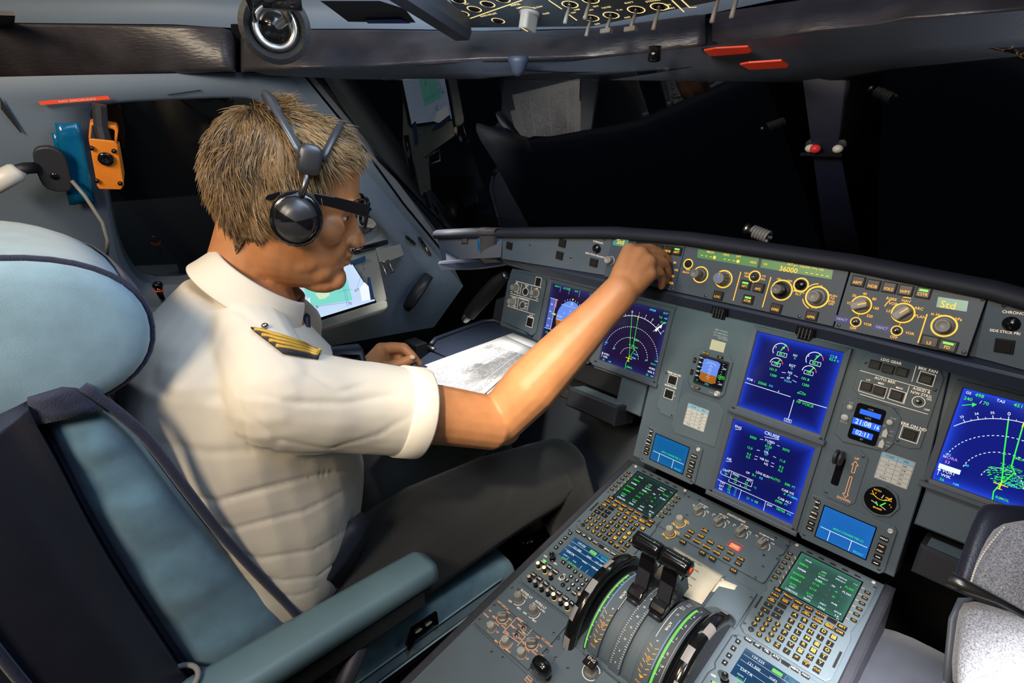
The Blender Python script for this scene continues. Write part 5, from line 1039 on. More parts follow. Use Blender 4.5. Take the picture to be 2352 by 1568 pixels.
# overhead panel
c12=math.cos(R(12)); s12=math.sin(R(12)); OV=Frame((0,-.33,1.535),(0,-c12,s12))
T=Thing(OV,-200,0,'overhead_panel','overhead switch panel with amber-lit rings, cut by the top picture edge','overhead panel')
b=MB('panel'); pts=[OV.p('',x,y) for x,y in ((1042,20),(1078,64),(1360,61),(1690,-6),(2060,-85))]; far=[OV.p('',x,y) for x,y in ((2200,-180),(1600,-180),(980,-110))]; b.prism(pts+far,-10,0,1); T.part('plate',b)
q=lambda x,y:OV.p('j',x,y); b=MB('oh_lit'); z=.4
mat('oh_lit',(.6,.5,.3),.5,emit=(1,.76,.33),es=1.15); 
for x,y,r_ in ((242,120,11),(350,80,11),(470,35,11),(207,0,11),(605,-8,11),(565,185,10.5),(1212,38,11.5),(1403,160,11.5),(1582,135,11.5),(1808,85,12),(2018,58,12),(1395,-5,12),(2560,-60,12)): kp=q(x,y); b.m('oh_lit').ring(*kp,r_,1.8,z).m('gloss_black').lathe([(9,z),(8.5,z+1),(0,z-.2)],*kp,20); b.smooth=False
for l in ([(255,185),(780,0)],[(1020,0),(1140,80)],[(1190,120),(1275,182)],[(2130,0),(2240,105)],[(2200,-20),(2290,65),(2352,62)]): b.m('oh_lit').pline([q(*p) for p in l],2,z)
for x,y,h,t in ((165,75,4.4,'ON'),(280,32,4.4,'ALL'),(480,132,5,'RAIN RPLNT'),(720,42,5,'WIPER'),(755,70,4.4,'OFF'),(925,62,4.6,'SLOW'),(1000,120,4.6,'FAST'),(1245,112,4,'OFF'),(1275,85,4,'DIM'),(1460,214,4.4,'OFF'),(1398,88,4,'ON'),(1448,55,4,'BRT'),(1540,65,4.2,'NOSE'),(1660,88,4.2,'T.O'),(1730,155,4.4,'OFF'),(1745,22,4.4,'RWY'),(2105,75,4.4,'TURN'),(2090,45,4.4,'OFF'),(1960,5,4.4,'STROBE')): b.text(t,*q(x,y),h,z)
b.arc(*q(850,105),19,20,110,1.4,z,12); T.part('lit_legend',b)
kp=q(850,112); T.part('wiper_knob',sel_knob_me(16,26,0,'knob_light','oh_lit'),at_=(*kp,0),rot=-8)
def ohtog(L,fl):
    def f():
        g=MB('metal_dark'); g.smooth=True; g.lathe([(5,0),(4,3),(2,4)],n=14); g.m('knob').tube([(0,0,3),(0,3,L*.6),(0,4,L),(0,4.1,L+1)],[2,2.8,3.4,2],10); g.smooth=False
        if fl: g.box(-9,9,0,8,L-2,L+4,1)
        return g
    return cached(('toggle_switch',L,fl),f)
for x,y,L,fl in ((1212,38,26,0),(1403,160,26,0),(1582,135,22,1),(1808,85,26,1),(2018,58,30,0),(1395,-5,26,0),(2560,-60,34,0),(2740,-110,34,0)): T.part('toggle_switch',ohtog(L,fl),at_=(*q(x,y),0))
screws(T,[q(428,218),q(1545,185),q(1240,215)],0); T.part('knob',smooth_knob_me(4,4,'metal_dark'),at_=(*q(215,200),0))
# dark ceiling rail
p0=at(905,-30,Z=1.555); p1=at(1062,74,Z=1.532); b=MB('dark_plastic',1); M=None; d=(p1-p0).normalized(); sv=d.cross(V((0,0,1))).normalized()
b.loft([[p+sv*a+V((0,0,c_)) for a,c_ in ((-.016,0),(-.012,-.012),(.012,-.012),(.016,0),(.014,.02),(-.014,.02))] for p in (p0,p1)],True,True); o=link('ceiling_rail',b.mesh('ceiling_rail',tuple(p0))); o.location=p0; tag(o,'dark bar on the ceiling along the left edge of the overhead panel','rail')
# ================================================================ SMALL THINGS ON THE SHELL
def solo(name,b,label,cat,loc=None,bevel=0,solid=0,off=-1,subd=0,group=None):
    loc=loc or b.v[0]; o=link(name,b.mesh(name,tuple(loc))); o.location=loc; mods(o,bevel=bevel,solid=solid,off=off,subd=subd); return tag(o,label,cat,group)
def root(name,loc,label,cat): o=bpy.data.objects.new(name,None); COL.objects.link(o); o.location=loc; return tag(o,label,cat)
def kid(par,name,b,bevel=0,solid=0,subd=0,label=None,off=-1): 
    o=link(name,b.mesh(name,tuple(par.location)),par); mods(o,bevel=bevel,solid=solid,subd=subd,off=off)
    if label: o['label']=label
    return o
for pts,z_,l in ((((1617,113),(1645,108),(1718,104),(1726,115),(1720,119),(1632,126)),1.488,'upper red tape strip on the dark windscreen header'),(((1700,145),(1720,141),(1795,136),(1811,147),(1808,152),(1722,157)),1.466,'lower red tape strip on the dark windscreen header')):
    b=MB('red_tape',1); P_=[at(x,y,Z=z_+.0004*(1-(y-110)/20)) for x,y in pts]; b.add([tuple(p) for p in P_],[tuple(range(6))]); solo('tape_strip',b,l,'tape',solid=.002)
for x,y,z_,n,l in ((1190,150,1.482,'camera_dome','small conical dome hanging under the header, left of centre'),(1503,128,1.484,'camera_dome','small dark cylinder hanging under the header beside the red tapes')):
    c=at(x,y,Z=z_); b=MB('gloss_black' if x>1300 else 'lining_dark',1); b.smooth=True; b.lathe([(.004,-.016),(.010,-.010),(.016,.004),(.017,.012)] if x<1300 else [(.006,-.008),(.009,-.006),(.009,.012)],c.x,c.y,20,M=Matrix.Translation((0,0,c.z))); solo(n,b,l,'fixture',tuple(c))
# alignment balls on the post
pc=at(1890,344,P=(A+nn*.022,nn)); r0_=root('eye_position_indicator',pc,'little bracket with two white balls and one red ball on the centre window post','indicator')
b=MB('gloss_black',1); b.box(pc.x-.032,pc.x+.032,pc.y-.006,pc.y+.010,pc.z-.010,pc.z-.004,.001); kid(r0_,'bracket',b)
for dx,dy,mt,nm in ((-.018,0,'white_plastic','white_ball'),(-.006,-.012,'red_ball','red_ball'),(.024,0,'white_plastic','white_ball')):
    if mt=='red_ball' and 'red_ball' not in MATS: mat('red_ball',(.6,.02,.02),.35,emit=(1,.05,.05),es=.15)
    b=MB(mt,1); b.smooth=True; b.ell((pc.x+dx,pc.y+dy-.006,pc.z+.002),(.008,.008,.0065)); kid(r0_,nm,b)
# reading lamp ball
lc=at(632,62,Z=1.535); r0_=root('reading_lamp',lc,'swivel ball reading lamp set in the dark beam above the side window','lamp'); h=(lc-CAM).normalized(); tq=h.to_track_quat('Z','Y').to_matrix().to_4x4(); tq.translation=lc
b=MB('dark',1); b.lathe([(.052,.0),(.052,-.016),(.044,-.020),(.036,-.012),(.036,.02)],n=36,M=tq); kid(r0_,'housing',b)
b=MB('gloss_black',1); b.smooth=True; b.ell((0,0,-.004),(.027,.027,.025),24,16,M=tq); kid(r0_,'ball',b); b=MB('metal',1); b.smooth=True; b.lathe([(.026,-.016),(.030,-.020),(.034,-.016)],n=32,M=tq); kid(r0_,'ring',b)
b=MB('gloss_black',1); b.smooth=True; b.tube([at(560,-30,Z=1.56),at(575,10,Z=1.545),at(590,75,Z=1.535)],.004,8); b.tube([at(600,-20,Z=1.55),at(690,-15,Z=1.55)],.02,10); kid(r0_,'shade_arm',b)
b=MB('metal',1); b.smooth=True; b.tube([at(645,10,Z=1.54),at(662,40,Z=1.53),at(640,58,Z=1.527)],.006,8); kid(r0_,'lever',b)
# vent at the left edge
b=MB('dark_plastic',1); c_=[at(x,y,Z=1.562) for x,y in ((-40,24),(32,26),(30,52),(-40,54))]; 
b.add([tuple(p) for p in c_],[(0,1,2,3)])
r0_=root('air_vent',c_[0],'louvred dark vent at the left edge of the ceiling','vent'); kid(r0_,'grille',b,solid=.006)
for k in range(3):
    b=MB('knob_light',1); b.tube([at(-40,31+k*8,Z=1.5585),at(15,32+k*8,Z=1.5585)],.0016,6); kid(r0_,'slat',b)
# no smoking label
def onframe(P3,name,label,cat): # frame from three world points TL,TR,BL
    X=(P3[1]-P3[0]).normalized(); N=X.cross(P3[0]-P3[2]).normalized(); Y=N.cross(X); F=Frame(P3[0],Y,N); return F,Thing(F,0,0,name,label,cat)
F,T=onframe([onW(88,232,.022),onW(252,220,.022),onW(90,240,.022)],'no_smoking_label','red NO SMOKING strip above the side window','label')
p_=[F.p('',*p) for p in ((88,233),(248,220),(253,228),(93,241))]; b=MB('red_tape'); b.prism(p_,-1,.4); b.m('white_plastic'); x=(p_[0][0]+p_[1][0])/2+4; y=(p_[0][1]+p_[3][1]+p_[1][1]+p_[2][1])/4; b.text('NO SMOKING',x,y,(p_[0][1]-p_[3][1])*.55,.6,rot=0,sx=1.9); T.part('strip',b)
b=MB('dark',1); b.add([tuple(onW(x,y,.012)) for x,y in ((384,217),(460,206),(464,208),(388,219))],[(0,1,2,3)]); struct('trim_12',b)
b=MB('dark',1); b.add([tuple(onW(x,y,.014)) for x,y in ((0,222),(18,252),(52,306),(46,304),(26,280),(2,250))],[(0,1,2,3,4,5)]); struct('trim_13',b)
# gasper
c=onW(657,240,.02); r0_=root('air_outlet',c,'round air outlet in the grey frame above the headset','vent'); tq=WW[1].to_track_quat('Z','Y').to_matrix().to_4x4(); tq.translation=c
b=MB('gloss_black',1); b.smooth=True; b.lathe([(.020,0),(.020,.003),(.016,.004),(.012,-.002),(0,-.004)],n=28,M=tq); kid(r0_,'nozzle',b); b=MB('white_plastic',1); b.lathe([(.021,0),(.0235,.002),(.0235,.0)],n=28,M=tq); kid(r0_,'ring',b)
# blue film, orange holder, pad, cables
def sheet3(name,mt,pts,label,cat,solid=.0015,n=6,amp=.004):
    A_,B2,C2,D2=[V(p) for p in pts]; b=MB(mt,1); b.smooth=True; rows=[]
    for i in range(n+1):
        a=A_.lerp(D2,i/n); c=B2.lerp(C2,i/n); rows.append([a.lerp(c,j/4)+WW[1]*amp*math.sin(i*1.3+j*.9) for j in range(5)])
    b.loft(rows,False,False); return solo(name,b,label,cat,tuple(A_),solid=solid)
sheet3('blue_sheet','blue_film',(onW(126,282,.03),onW(182,280,.03),onW(222,468,.04),onW(163,466,.035)),'blue translucent plastic sheet hanging on the window frame','sheet')
sheet3('blue_sheet','blue_film',(onW(118,304,.026),onW(150,300,.026),onW(190,470,.03),onW(160,468,.028)),'narrow blue plastic sheet edge, leftmost behind the larger blue sheet','sheet')
def boxpx(mt,front,depth_off,back_off,bevel):
    b=MB(mt,1); f=[onW(*p,depth_off) for p in front]; k=[onW(*p,depth_off)-WW[1]*back_off for p in front]; n=len(front); b.add([tuple(p) for p in f+k],[tuple(range(n)),tuple(range(2*n-1,n-1,-1))]+[(i,n+i,n+(i+1)%n,(i+1)%n) for i in range(n)]); return b
r0_=root('orange_holder',onW(240,360,.05),'orange plastic holder hanging in front of the side window','holder')
kid(r0_,'front_plate',boxpx('orange_plastic',((203,318),(262,324),(270,332),(285,425),(278,436),(228,435),(223,428)),.075,.004,.002),bevel=.002)
kid(r0_,'side_loop',boxpx('orange_plastic',((206,283),(214,281),(268,290),(272,300),(268,330),(262,327),(264,302),(260,297),(212,289),(209,318),(203,318)),.055,.02,.002),bevel=.0015)
kid(r0_,'back_plate',boxpx('orange_plastic',((268,330),(274,330),(286,400),(284,428),(279,430)),.05,.012,.002),bevel=.001)
c=onW(243,364,.078); tq=WW[1].to_track_quat('Z','Y').to_matrix().to_4x4(); tq.translation=c; b=MB('gloss_black',1); b.smooth=True; b.lathe([(.012,0),(.012,.004),(.007,.005),(0,.001)],n=24,M=tq); kid(r0_,'lens',b)
b=MB('dark_plastic',1); b.tube([onW(228,240,.05),onW(232,290,.055),onW(240,322,.06)],.011,8); kid(r0_,'strap',b)
for x,y in ((262,346),(276,420),(210,339),(222,414)): b=MB('gloss_black',1); b.smooth=True; tq.translation=onW(x,y,.078); b.lathe([(.004,0),(.004,.004),(0,.005)],n=10,M=tq); kid(r0_,'rivet',b)
oc=onW(120,390,.055); r0_=root('oval_pad',oc,'black oval rubber pad on a stem beside the blue sheet','pad')
P_=[(72,350),(84,339),(110,336),(135,344),(152,362),(160,395),(168,432),(160,440),(135,443),(105,436),(90,415),(80,385)]; kid(r0_,'pad',boxpx('dark_plastic',soften(fine(P_,2),1),.06,.012,.002),bevel=.003)
b=MB('gloss_black',1); b.smooth=True; b.lathe([(.006,0),(.006,.002),(0,.001)],n=14,M=(lambda m_:(setattr(m_,'translation',onW(125,404,.061)),m_)[1])(tq.copy())); kid(r0_,'socket',b)
b=MB('knob',1); b.smooth=True; b.tube([onW(165,415,.06),onW(195,450,.075),onW(235,510,.09),onW(247,550,.10),onW(245,590,.09)],.0035,8); solo('headset_cable',b,'thin beige cable curving down from the oval pad behind the seat headrest','cable')
b=MB('dark',1); b.smooth=True; b.tube([onW(80,385,.06),onW(60,386,.075),onW(40,392,.085)],.010,10); b.m('white_plastic').tube([onW(44,388,.088),onW(36,396,.09),onW(-30,430,.11)],[.012,.016,.017],14)
solo('microphone_hose',b,'black ribbed hose with a white cuff at the left picture edge','hose')
# pens in the pillar
def pen(x0,y0,x1,y1,label,mt): 
    b=MB('gloss_black',1); b.smooth=True; a_,c_=onW(x0,y0,.03),onW(x1,y1,.012); b.tube([a_,a_.lerp(c_,.1),a_.lerp(c_,.5)],[.003,.0045,.005],8); b.m(mt).tube([a_.lerp(c_,.5),c_],.0048,8); solo('pen',b,label,'pen')
pen(962,545,988,585,'black and gold pen stuck in the slot of the window pillar','brass'); pen(932,543,952,560,'dark pen tip in the upper slot of the window pillar','gloss_black')
# black handles
def hnd(pts,rad,label,mt='leather',ends='beige_metal'):
    r_=root('grab_handle',pts[0],label,'handle'); b=MB(mt,1); b.smooth=True; b.tube(pts,rad,12); kid(r_,'grip',b)
    b=MB(ends,1); b.smooth=True; d=(pts[-1]-pts[-2]).normalized(); b.tube([pts[-1]-d*.004,pts[-1]+d*.022],[rad[-1]*.75,rad[-1]*.55],10); b.tube([pts[0]+(pts[0]-pts[1]).normalized()*.005,pts[0]],[rad[0]*.8,rad[0]*.75],10); kid(r_,'end_fitting',b)
kk=[onW(985,632,.03),onW(965,660,.045),onW(945,690,.045),onW(935,705,.035)]; 
b=MB('dark',1); b.add([tuple(onW(x,y,.004)) for x,y in ((905,650),(990,622),(1025,652),(1000,690),(960,698),(895,702))],[tuple(range(6))]); struct('trim_14',b)
r_=root('window_grip',kk[0],'black grip in the grey recess below the window pillar','handle'); b=MB('dark_plastic',1); b.smooth=True; b.tube(kk,[.018,.022,.022,.017],10,flat=.7); kid(r_,'grip',b)
gh=[at(1160,634,Y=-.28),at(1140,650,Y=-.285),at(1105,690,Y=-.30),at(1078,722,Y=-.31)]; hnd(gh,[.012,.017,.018,.016],'black leather grab handle between glareshield end and side wall','matte_black','metal_dark')
# tablet and its holder
BR=at(862,690,X=-.80); BL=at(706,738,X=-.757); TR=at(836,590,X=-.885); F,T=onframe([TR+(BL-BR),TR,BL],'tablet','tablet showing a blue and green map, in the holder behind the pilot\'s chin','tablet')
pq=lambda x,y:F.p('',x,y)
w0=pq(862,690)[0]; hh=-pq(862,690)[1]; b=MB('gloss_black'); b.rbox((w0-250)/2+w0/2-0,-hh/2,258,hh+14,-8,-.5,8,1); T.part('body',b)
xr=w0; xl=w0-242; b=MB('scr_tab'); b.rect((xr+xl)/2,-hh/2,242,hh,.1); T.part('screen',b)
mat('t_teal',(0,0,0),.4,emit=(.22,.72,.62),es=1); mat('t_navy',(0,0,0),.4,emit=(.01,.03,.08),es=1); mat('t_land',(0,0,0),.4,emit=(.62,.85,.55),es=1); mat('t_white',(0,0,0),.4,emit=(.9,.95,1),es=1); mat('t_blue',(0,0,0),.4,emit=(.05,.2,.75),es=1)
b=MB('t_teal'); z=.4; pz=lambda x,y:F.p('',680+x/3.564,480+y/3.564)
b.flat([pz(60,650),pz(418,572),pz(462,745),pz(120,802)],z); b.m('t_white').flat([pz(30,810),pz(110,720),pz(130,860),pz(75,885)],z+.05); b.m('t_land').flat([pz(155,695),pz(190,680),pz(270,685),pz(275,705),pz(230,735),pz(190,738)],z+.1)
b.m('t_navy').flat([pz(582,560),pz(603,555),pz(642,738),pz(610,745)],z+.1); b.flat([pz(440,430),pz(565,382),pz(572,415),pz(445,460)],z+.1)
b.m('t_blue'); b.line(*pz(375,590),*pz(420,800),.8,z+.15).line(*pz(390,590),*pz(432,790),.8,z+.15)
b.m('t_navy').line(*pz(340,682),*pz(455,655),.5,z+.15).line(*pz(500,640),*pz(545,500),.5,z+.15).line(*pz(155,800),*pz(450,760),.6,z+.15).text('KEFLAVIK FIR',*pz(266,665),3,z+.2)
for x,y in ((550,450),(556,487),(487,668),(505,657),(172,802),(445,773)): b.ring(*pz(x,y),2.4,1.1,z+.2,12)
b.m('t_white').flat([pz(520,650),pz(560,600),pz(600,640),pz(612,740),pz(540,755)],z+.05); T.part('map_image',b)
c=at(800,690,X=-.80); r_=root('tablet_holder',BR,'beige-grey tablet tray fixed below the side window','holder')
N_=F.N
def inF(pts,off,th,mt):
    b=MB(mt,1); P_=[at(x,y,P=(F.o+N_*off,N_)) for x,y in pts]; n=len(P_); Q_=[p-N_*th for p in P_]; b.add([tuple(p) for p in P_+Q_],[tuple(range(n)),tuple(range(2*n-1,n-1,-1))]+[(i,n+i,n+(i+1)%n,(i+1)%n) for i in range(n)]); return b
kid(r_,'back_plate',inF(((690,640),(815,572),(862,563),(889,688),(700,748)),-.009,.008,'beige_metal'),bevel=.002)
kid(r_,'lower_lip',inF(((700,746),(882,688),(890,690),(892,703),(888,708),(708,766),(690,762)),.012,.022,'beige_metal'),bevel=.004)
b=MB('gloss_black',1); b.smooth=True; b.tube([at(812,577,P=(F.o+N_*.0,N_)),at(888,556,P=(F.o,N_))],.007,10); kid(r_,'roller',b)
kid(r_,'side_flap',inF(((866,572),(920,560),(928,585),(888,602),(874,600)),-.002,.004,'beige_metal'),bevel=.001)
b=MB('metal',1); b.smooth=True; b.tube([at(x,y,P=(F.o+N_*.002,N_)) for x,y in ((878,602),(892,597),(904,624),(888,632),(878,602))],.0028,8); kid(r_,'clip',b)
# small lever on the sill
c=onW(362,655,.05); r_=root('window_crank',c,'black knob with an orange ring on the window sill behind the seat','lever'); b=MB('gloss_black',1); b.smooth=True; b.tube([c,c+V((.006,0,-.02)),onW(380,700,.04)],[.009,.006,.005],10); b.ell(tuple(c),(.011,.011,.009)); kid(r_,'knob',b); b=MB('red_tape',1); b.smooth=True; b.tube([c-V((0,0,.010)),c-V((0,0,.013))],.0105,14); kid(r_,'ring',b)
b=MB('lining',1); b.smooth=False; b.loft([[onW(270,600,.0),onW(330,706,.0),onW(420,690,.0)],[onW(250,680,.06),onW(300,745,.07),onW(420,735,.07)],[onW(250,860,.06),onW(300,860,.07),onW(420,850,.07)]],False,False); struct('trim_15',b)
# spring lamp on the glareshield
c=at(1712,524,Z=1.222); e=at(1775,548,Z=1.210); r_=root('spring_lamp',c,'small silver knob on a coiled neck standing on top of the glareshield','lamp'); d=(e-c)
b=MB('metal',1); b.smooth=True; b.tube([c-d*.03,c,c+d*.14,c+d*.16,c+d*.3],[.006,.0095,.0095,.006,.006],16); kid(r_,'knob',b); b=MB('knob',1); b.smooth=True
sv=d.normalized().cross(V((0,0,1))).normalized(); uv_=sv.cross(d.normalized()); b.tube([c+d*(.28+.6*i/60)+(sv*math.cos(i*.62)+uv_*math.sin(i*.62))*.009 for i in range(61)],.0028,6); kid(r_,'coil',b); b=MB('gloss_black',1); b.tube([c+d*.2,e],.006,8); kid(r_,'core',b)
# table and papers
TZ=.84; tc=at(1060,850,Z=TZ); r_=root('chart_table',tc,'dark blue fold-out table in front of the pilot, papers on it','table')
def slab(pts,z1,th,mt): b=MB(mt,1); P_=[at(x,y,Z=z1) for x,y in pts]; b.prism([(p.x,p.y) for p in P_],z1-th,z1,.003,None,True); return b
mat('table_blue',(.022,.030,.052),.38,bump=.1,bs=600)
kid(r_,'far_leaf',slab(((990,800),(1000,780),(1110,741),(1135,738),(1196,757),(1262,800),(1200,860),(1036,822)),TZ,.014,'table_blue'))
kid(r_,'near_leaf',slab(((988,806),(1034,824),(1198,863),(1120,975),(880,912),(862,900)),TZ-.001,.014,'table_blue'))
b=MB('table_blue',1); b.smooth=True; b.tube([at(x,y,Z=TZ+.004) for x,y in ((990,790),(1000,778),(1108,738),(1135,735),(1196,755),(1225,770))],.006,8); kid(r_,'raised_rim',b)
b=MB('metal_dark',1); b.smooth=True; b.tube([at(984,796,Z=TZ),at(998,803,Z=TZ)],.006,10); kid(r_,'hinge',b)
b=MB('dark',1); b.tube([at(1040,800,Z=TZ-.03),V((-.66,-.2,.45)),V((-.72,-.1,.05))],.02,8); kid(r_,'support_arm',b)
def paper(pts,z0,label,marks,bend=0):
    P_=[at(x,y,Z=z0) for x,y in pts]; n=10; b=MB('paper',1); b.smooth=True; rows=[]
    for i in range(n+1):
        t=i/n; a=P_[0].lerp(P_[1],t); c_=P_[3].lerp(P_[2],t); dz=bend*max(0,(t-.75))**2*8; rows.append([a.lerp(c_,j/3)+V((0,0,-dz)) for j in range(4)])
    b.loft(rows,False,False)
    r2=root('paper_sheet',P_[0],label,'paper'); kid(r2,'sheet',b,solid=.0008)
    if marks:
        random.seed(5); b=MB('black_text' if 0 else 'ink',1)
        U=P_[1]-P_[0]; W_=P_[3]-P_[0]; dz=V((0,0,.0012))
        for i in range(4,60):
            t=i/62; ln=0
            for j in range(3,30):
                s_=j/32
                if (j%9==8) or random.random()<.16: continue
                a=P_[0].lerp(P_[1],t).lerp(P_[3].lerp(P_[2],t),s_)+dz-V((0,0,bend*max(0,(t-.75))**2*8)); l=random.uniform(.012,.024)
                u=U.normalized()*.0014; v=W_*l; b.add([tuple(a-u),tuple(a+v-u),tuple(a+v+u),tuple(a-u+u*2)],[(0,1,2,3)])
        kid(r2,'print',b)
mat('ink',(.42,.42,.45),.7)
paper(((975,838),(1178,764),(1248,792),(1120,905)),TZ+.0015,'underlying sheet whose grey edge shows at the far side of the paper stack',0)
paper(((945,858),(1160,770),(1225,800),(1100,905)),TZ+.0035,'second sheet sticking out at the left side of the paper stack',0)
paper(((928,873),(1150,772),(1228,799),(1090,925)),TZ+.006,'top printed white sheet of the paper stack on the dark table',1,.05)
# things beside the table, pedals
b=MB('gloss_black',1); b.smooth=True; c=at(842,845,Z=.80); b.ell(tuple(c),(.035,.05,.03),20,12,e=.7); solo('sidestick',b,'shiny black sidestick top beside the left wrist','control stick',tuple(c))
b=MB('dark_plastic',1); c=at(955,790,Z=.80); b.box(c.x-.03,c.x+.03,c.y-.02,c.y+.02,.74,.81,.004); solo('table_latch',b,'black latch block left of the table hinge','latch',tuple(c))
pc=at(1345,1015,Z=.50); r_=root('rudder_pedal',pc,'dark rudder pedal with a PULL label beyond the pilot\'s knee','pedal')
b=MB('dark',1); b.box(pc.x-.07,pc.x+.07,pc.y-.02,pc.y+.08,pc.z-.25,pc.z+.03,.01); kid(r_,'pedal_body',b,bevel=.01); b=MB('dark_plastic',1); b.ell((pc.x,pc.y-.03,pc.z+.02),(.022,.012,.014)); kid(r_,'release_knob',b)
F=Frame(pc+V((0,-.03,.036)),(0,.8,.6)); 
b=MB('grey_text',.001); b.text('PULL',0,0,8,0); o=link('pull_label',b.mesh('pull_label'),r_); o.matrix_parent_inverse=Matrix.Identity(4); M=F.m.copy(); M.translation=V((-.012,-.03,.045)); o.matrix_basis=M
for x,y in ((1328,1005),(1364,1021)): c=at(x,y,P=(pc+V((0,-.022,0)),V((0,-1,0)))); b=MB('brass',1); b.smooth=True; b.ell(tuple(c),(.004,.003,.004),10,6); kid(r_,'rivet',b)
b=MB('metal_dark',1); b.smooth=True; c=at(1380,1040,Z=.42); b.tube([c,at(1362,1078,Z=.33)],.005,8); solo('pedal_rod',b,'thin shiny rod right of the rudder pedal','rod',tuple(c))
b=MB('brown_tape',1); c=at(1310,905,Y=.05); b.box(c.x-.08,c.x+.02,.04,.07,c.z-.012,c.z+.012,.002); solo('cable_duct',b,'brown horizontal duct in the dark footwell behind the forearm','duct',tuple(c))
# ================================================================ SEATS
seat=root('pilot_seat',(-.62,-.85,.30),'pale blue pilot seat with navy edging, in the left foreground under the pilot','seat')
def loft_px(mt,rings,smooth=True,caps=True,closed=True): b=MB(mt,1); b.smooth=smooth; b.loft(rings,closed,caps); return b
# head rest: a fat roll, its end face towards the camera
def hr(x,s_,n=40,ry=.128,rz=.088,cy=-1.098,cz=1.176,e=.9,t=-6):
    out=[]
    for i in range(n):
        a=2*math.pi*i/n; y=ry*s_*math.copysign(abs(math.cos(a))**e,math.cos(a)); z=rz*s_*math.copysign(abs(math.sin(a))**e,math.sin(a)); tt=R(t); out.append((x,cy+y*math.cos(tt)-z*math.sin(tt),cz+y*math.sin(tt)+z*math.cos(tt)))
    return out
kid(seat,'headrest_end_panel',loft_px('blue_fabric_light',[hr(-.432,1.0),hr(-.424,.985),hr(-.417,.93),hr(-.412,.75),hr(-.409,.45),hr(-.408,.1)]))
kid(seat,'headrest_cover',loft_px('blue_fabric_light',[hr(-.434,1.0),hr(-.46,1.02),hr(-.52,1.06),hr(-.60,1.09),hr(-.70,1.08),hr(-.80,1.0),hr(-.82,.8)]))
b=MB('navy_fabric',1); b.smooth=True; p_=hr(-.431,1.012)+[hr(-.431,1.012)[0]]; b.tube(p_,.0042,8,cap=False); kid(seat,'headrest_piping',b)
rows=[]
for x,s_ in ((-.436,1.015),(-.46,1.04),(-.52,1.08),(-.60,1.11),(-.70,1.10),(-.79,1.03)):
    h_=hr(x,s_); rows.append([h_[k%40] for k in range(-7,5)])
kid(seat,'headrest_front_cover',loft_px('navy_fabric',rows,True,False,False),solid=.002)
# back rest
FR=[(-1.055,1.115),(-1.030,1.075),(-1.008,1.03),(-.985,.95),(-.955,.85),(-.918,.75),(-.882,.66),(-.850,.56),(-.83,.46)]
BK=[(-1.10,1.112),(-1.098,1.08),(-1.092,1.03),(-1.085,.95),(-1.072,.85),(-1.055,.75),(-1.040,.66),(-1.02,.56),(-1.0,.46)]
def curve(T_,n=4):
    out=[]
    for i in range(len(T_)-1):
        for k in range(n): t=k/n; out.append((T_[i][0]*(1-t)+T_[i+1][0]*t,T_[i][1]*(1-t)+T_[i+1][1]*t))
    out.append(T_[-1]); 
    for _ in range(2): out=[out[0]]+[((out[i-1][0]+2*out[i][0]+out[i+1][0])/4,(out[i-1][1]+2*out[i][1]+out[i+1][1])/4) for i in range(1,len(out)-1)]+[out[-1]]
    return out
FRc,BKc=curve(FR),curve(BK)
def bolster(x0,x1,sg):
    rings=[]
    for i,((y0,z0),(y1,z1)) in enumerate(zip(FRc,BKc)):
        w_=.006*math.sin(i*1.1)+.004*math.sin(i*2.7)
        rings.append([(x0,y0-.006,z0),(x0+sg*(.012+w_*.3),y0*.8+y1*.2,z0*.8+z1*.2),(x0+sg*(.018+w_),(y0+y1)/2,(z0+z1)/2),(x0+sg*(.014+w_*.6),y0*.2+y1*.8,z0*.2+z1*.8),(x0,y1+.004,z1),(x1,y1,z1),(x1,y0,z0)])
    return loft_px('blue_fabric',rings)
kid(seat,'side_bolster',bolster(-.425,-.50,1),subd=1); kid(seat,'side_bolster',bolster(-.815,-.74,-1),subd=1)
rings=[]
for (y0,z0),(y1,z1) in zip(FRc,BKc): rings.append([(-.437,y0+.004,z0),(-.437,y0-.008,z0),(-.437,y1,z1),(-.803,y1,z1),(-.803,y0+.004,z0),(-.70,y0-.012,z0),(-.62,y0-.02,z0),(-.52,y0-.012,z0)])
kid(seat,'back_cushion',loft_px('navy_fabric',rings))
b=MB('navy_fabric',1); b.smooth=True; b.tube([(-.411,y+.002,z) for y,z in FRc],.0085,8,flat=.8); b.tube([(-.424,FRc[0][0],FRc[0][1]),(-.43,-1.10,1.118)],.008,8); kid(seat,'backrest_piping',b)
cpz=[(y0,z0,y1,z1) for (y0,z0),(y1,z1) in zip(FRc,BKc)][:4]
kid(seat,'backrest_top_cap',loft_px('navy_fabric',[[(-.400,y0-.004,z0),(-.398,(y0+y1)/2,(z0+z1)/2),(-.402,y1-.002,z1),(-.46,y1,z1+.004),(-.46,y0,z0+.004)] for y0,z0,y1,z1 in [(-1.066,1.120,-1.098,1.118)]+cpz],True,True))
# dark rear shell
rings=[]
for (y1,z1),w_ in zip(BKc,[0]*99): rings.append([(-.395,y1-.002,z1+.0),(-.375,y1-.05,z1-.02),(-.372,y1-.16,z1-.05),(-.40,y1-.24,z1-.07),(-.62,y1-.27,z1-.08),(-.87,y1-.16,z1-.05),(-.85,y1,z1)])
r0q=[(x,y,z) for x,y,z in rings[0]]; rings=[[(x*.5-.31,y*.9-.09*1.2,z+.015) for x,y,z in r0q]]+rings
kid(seat,'back_shell',loft_px('shell',rings),subd=0)
b=MB('blue_label',1); 
b=MB('navy_fabric',1); b.smooth=True; b.tube([(-.368,y-.115,z-.035) for y,z in BKc],.006,6); kid(seat,'shell_seam',b)
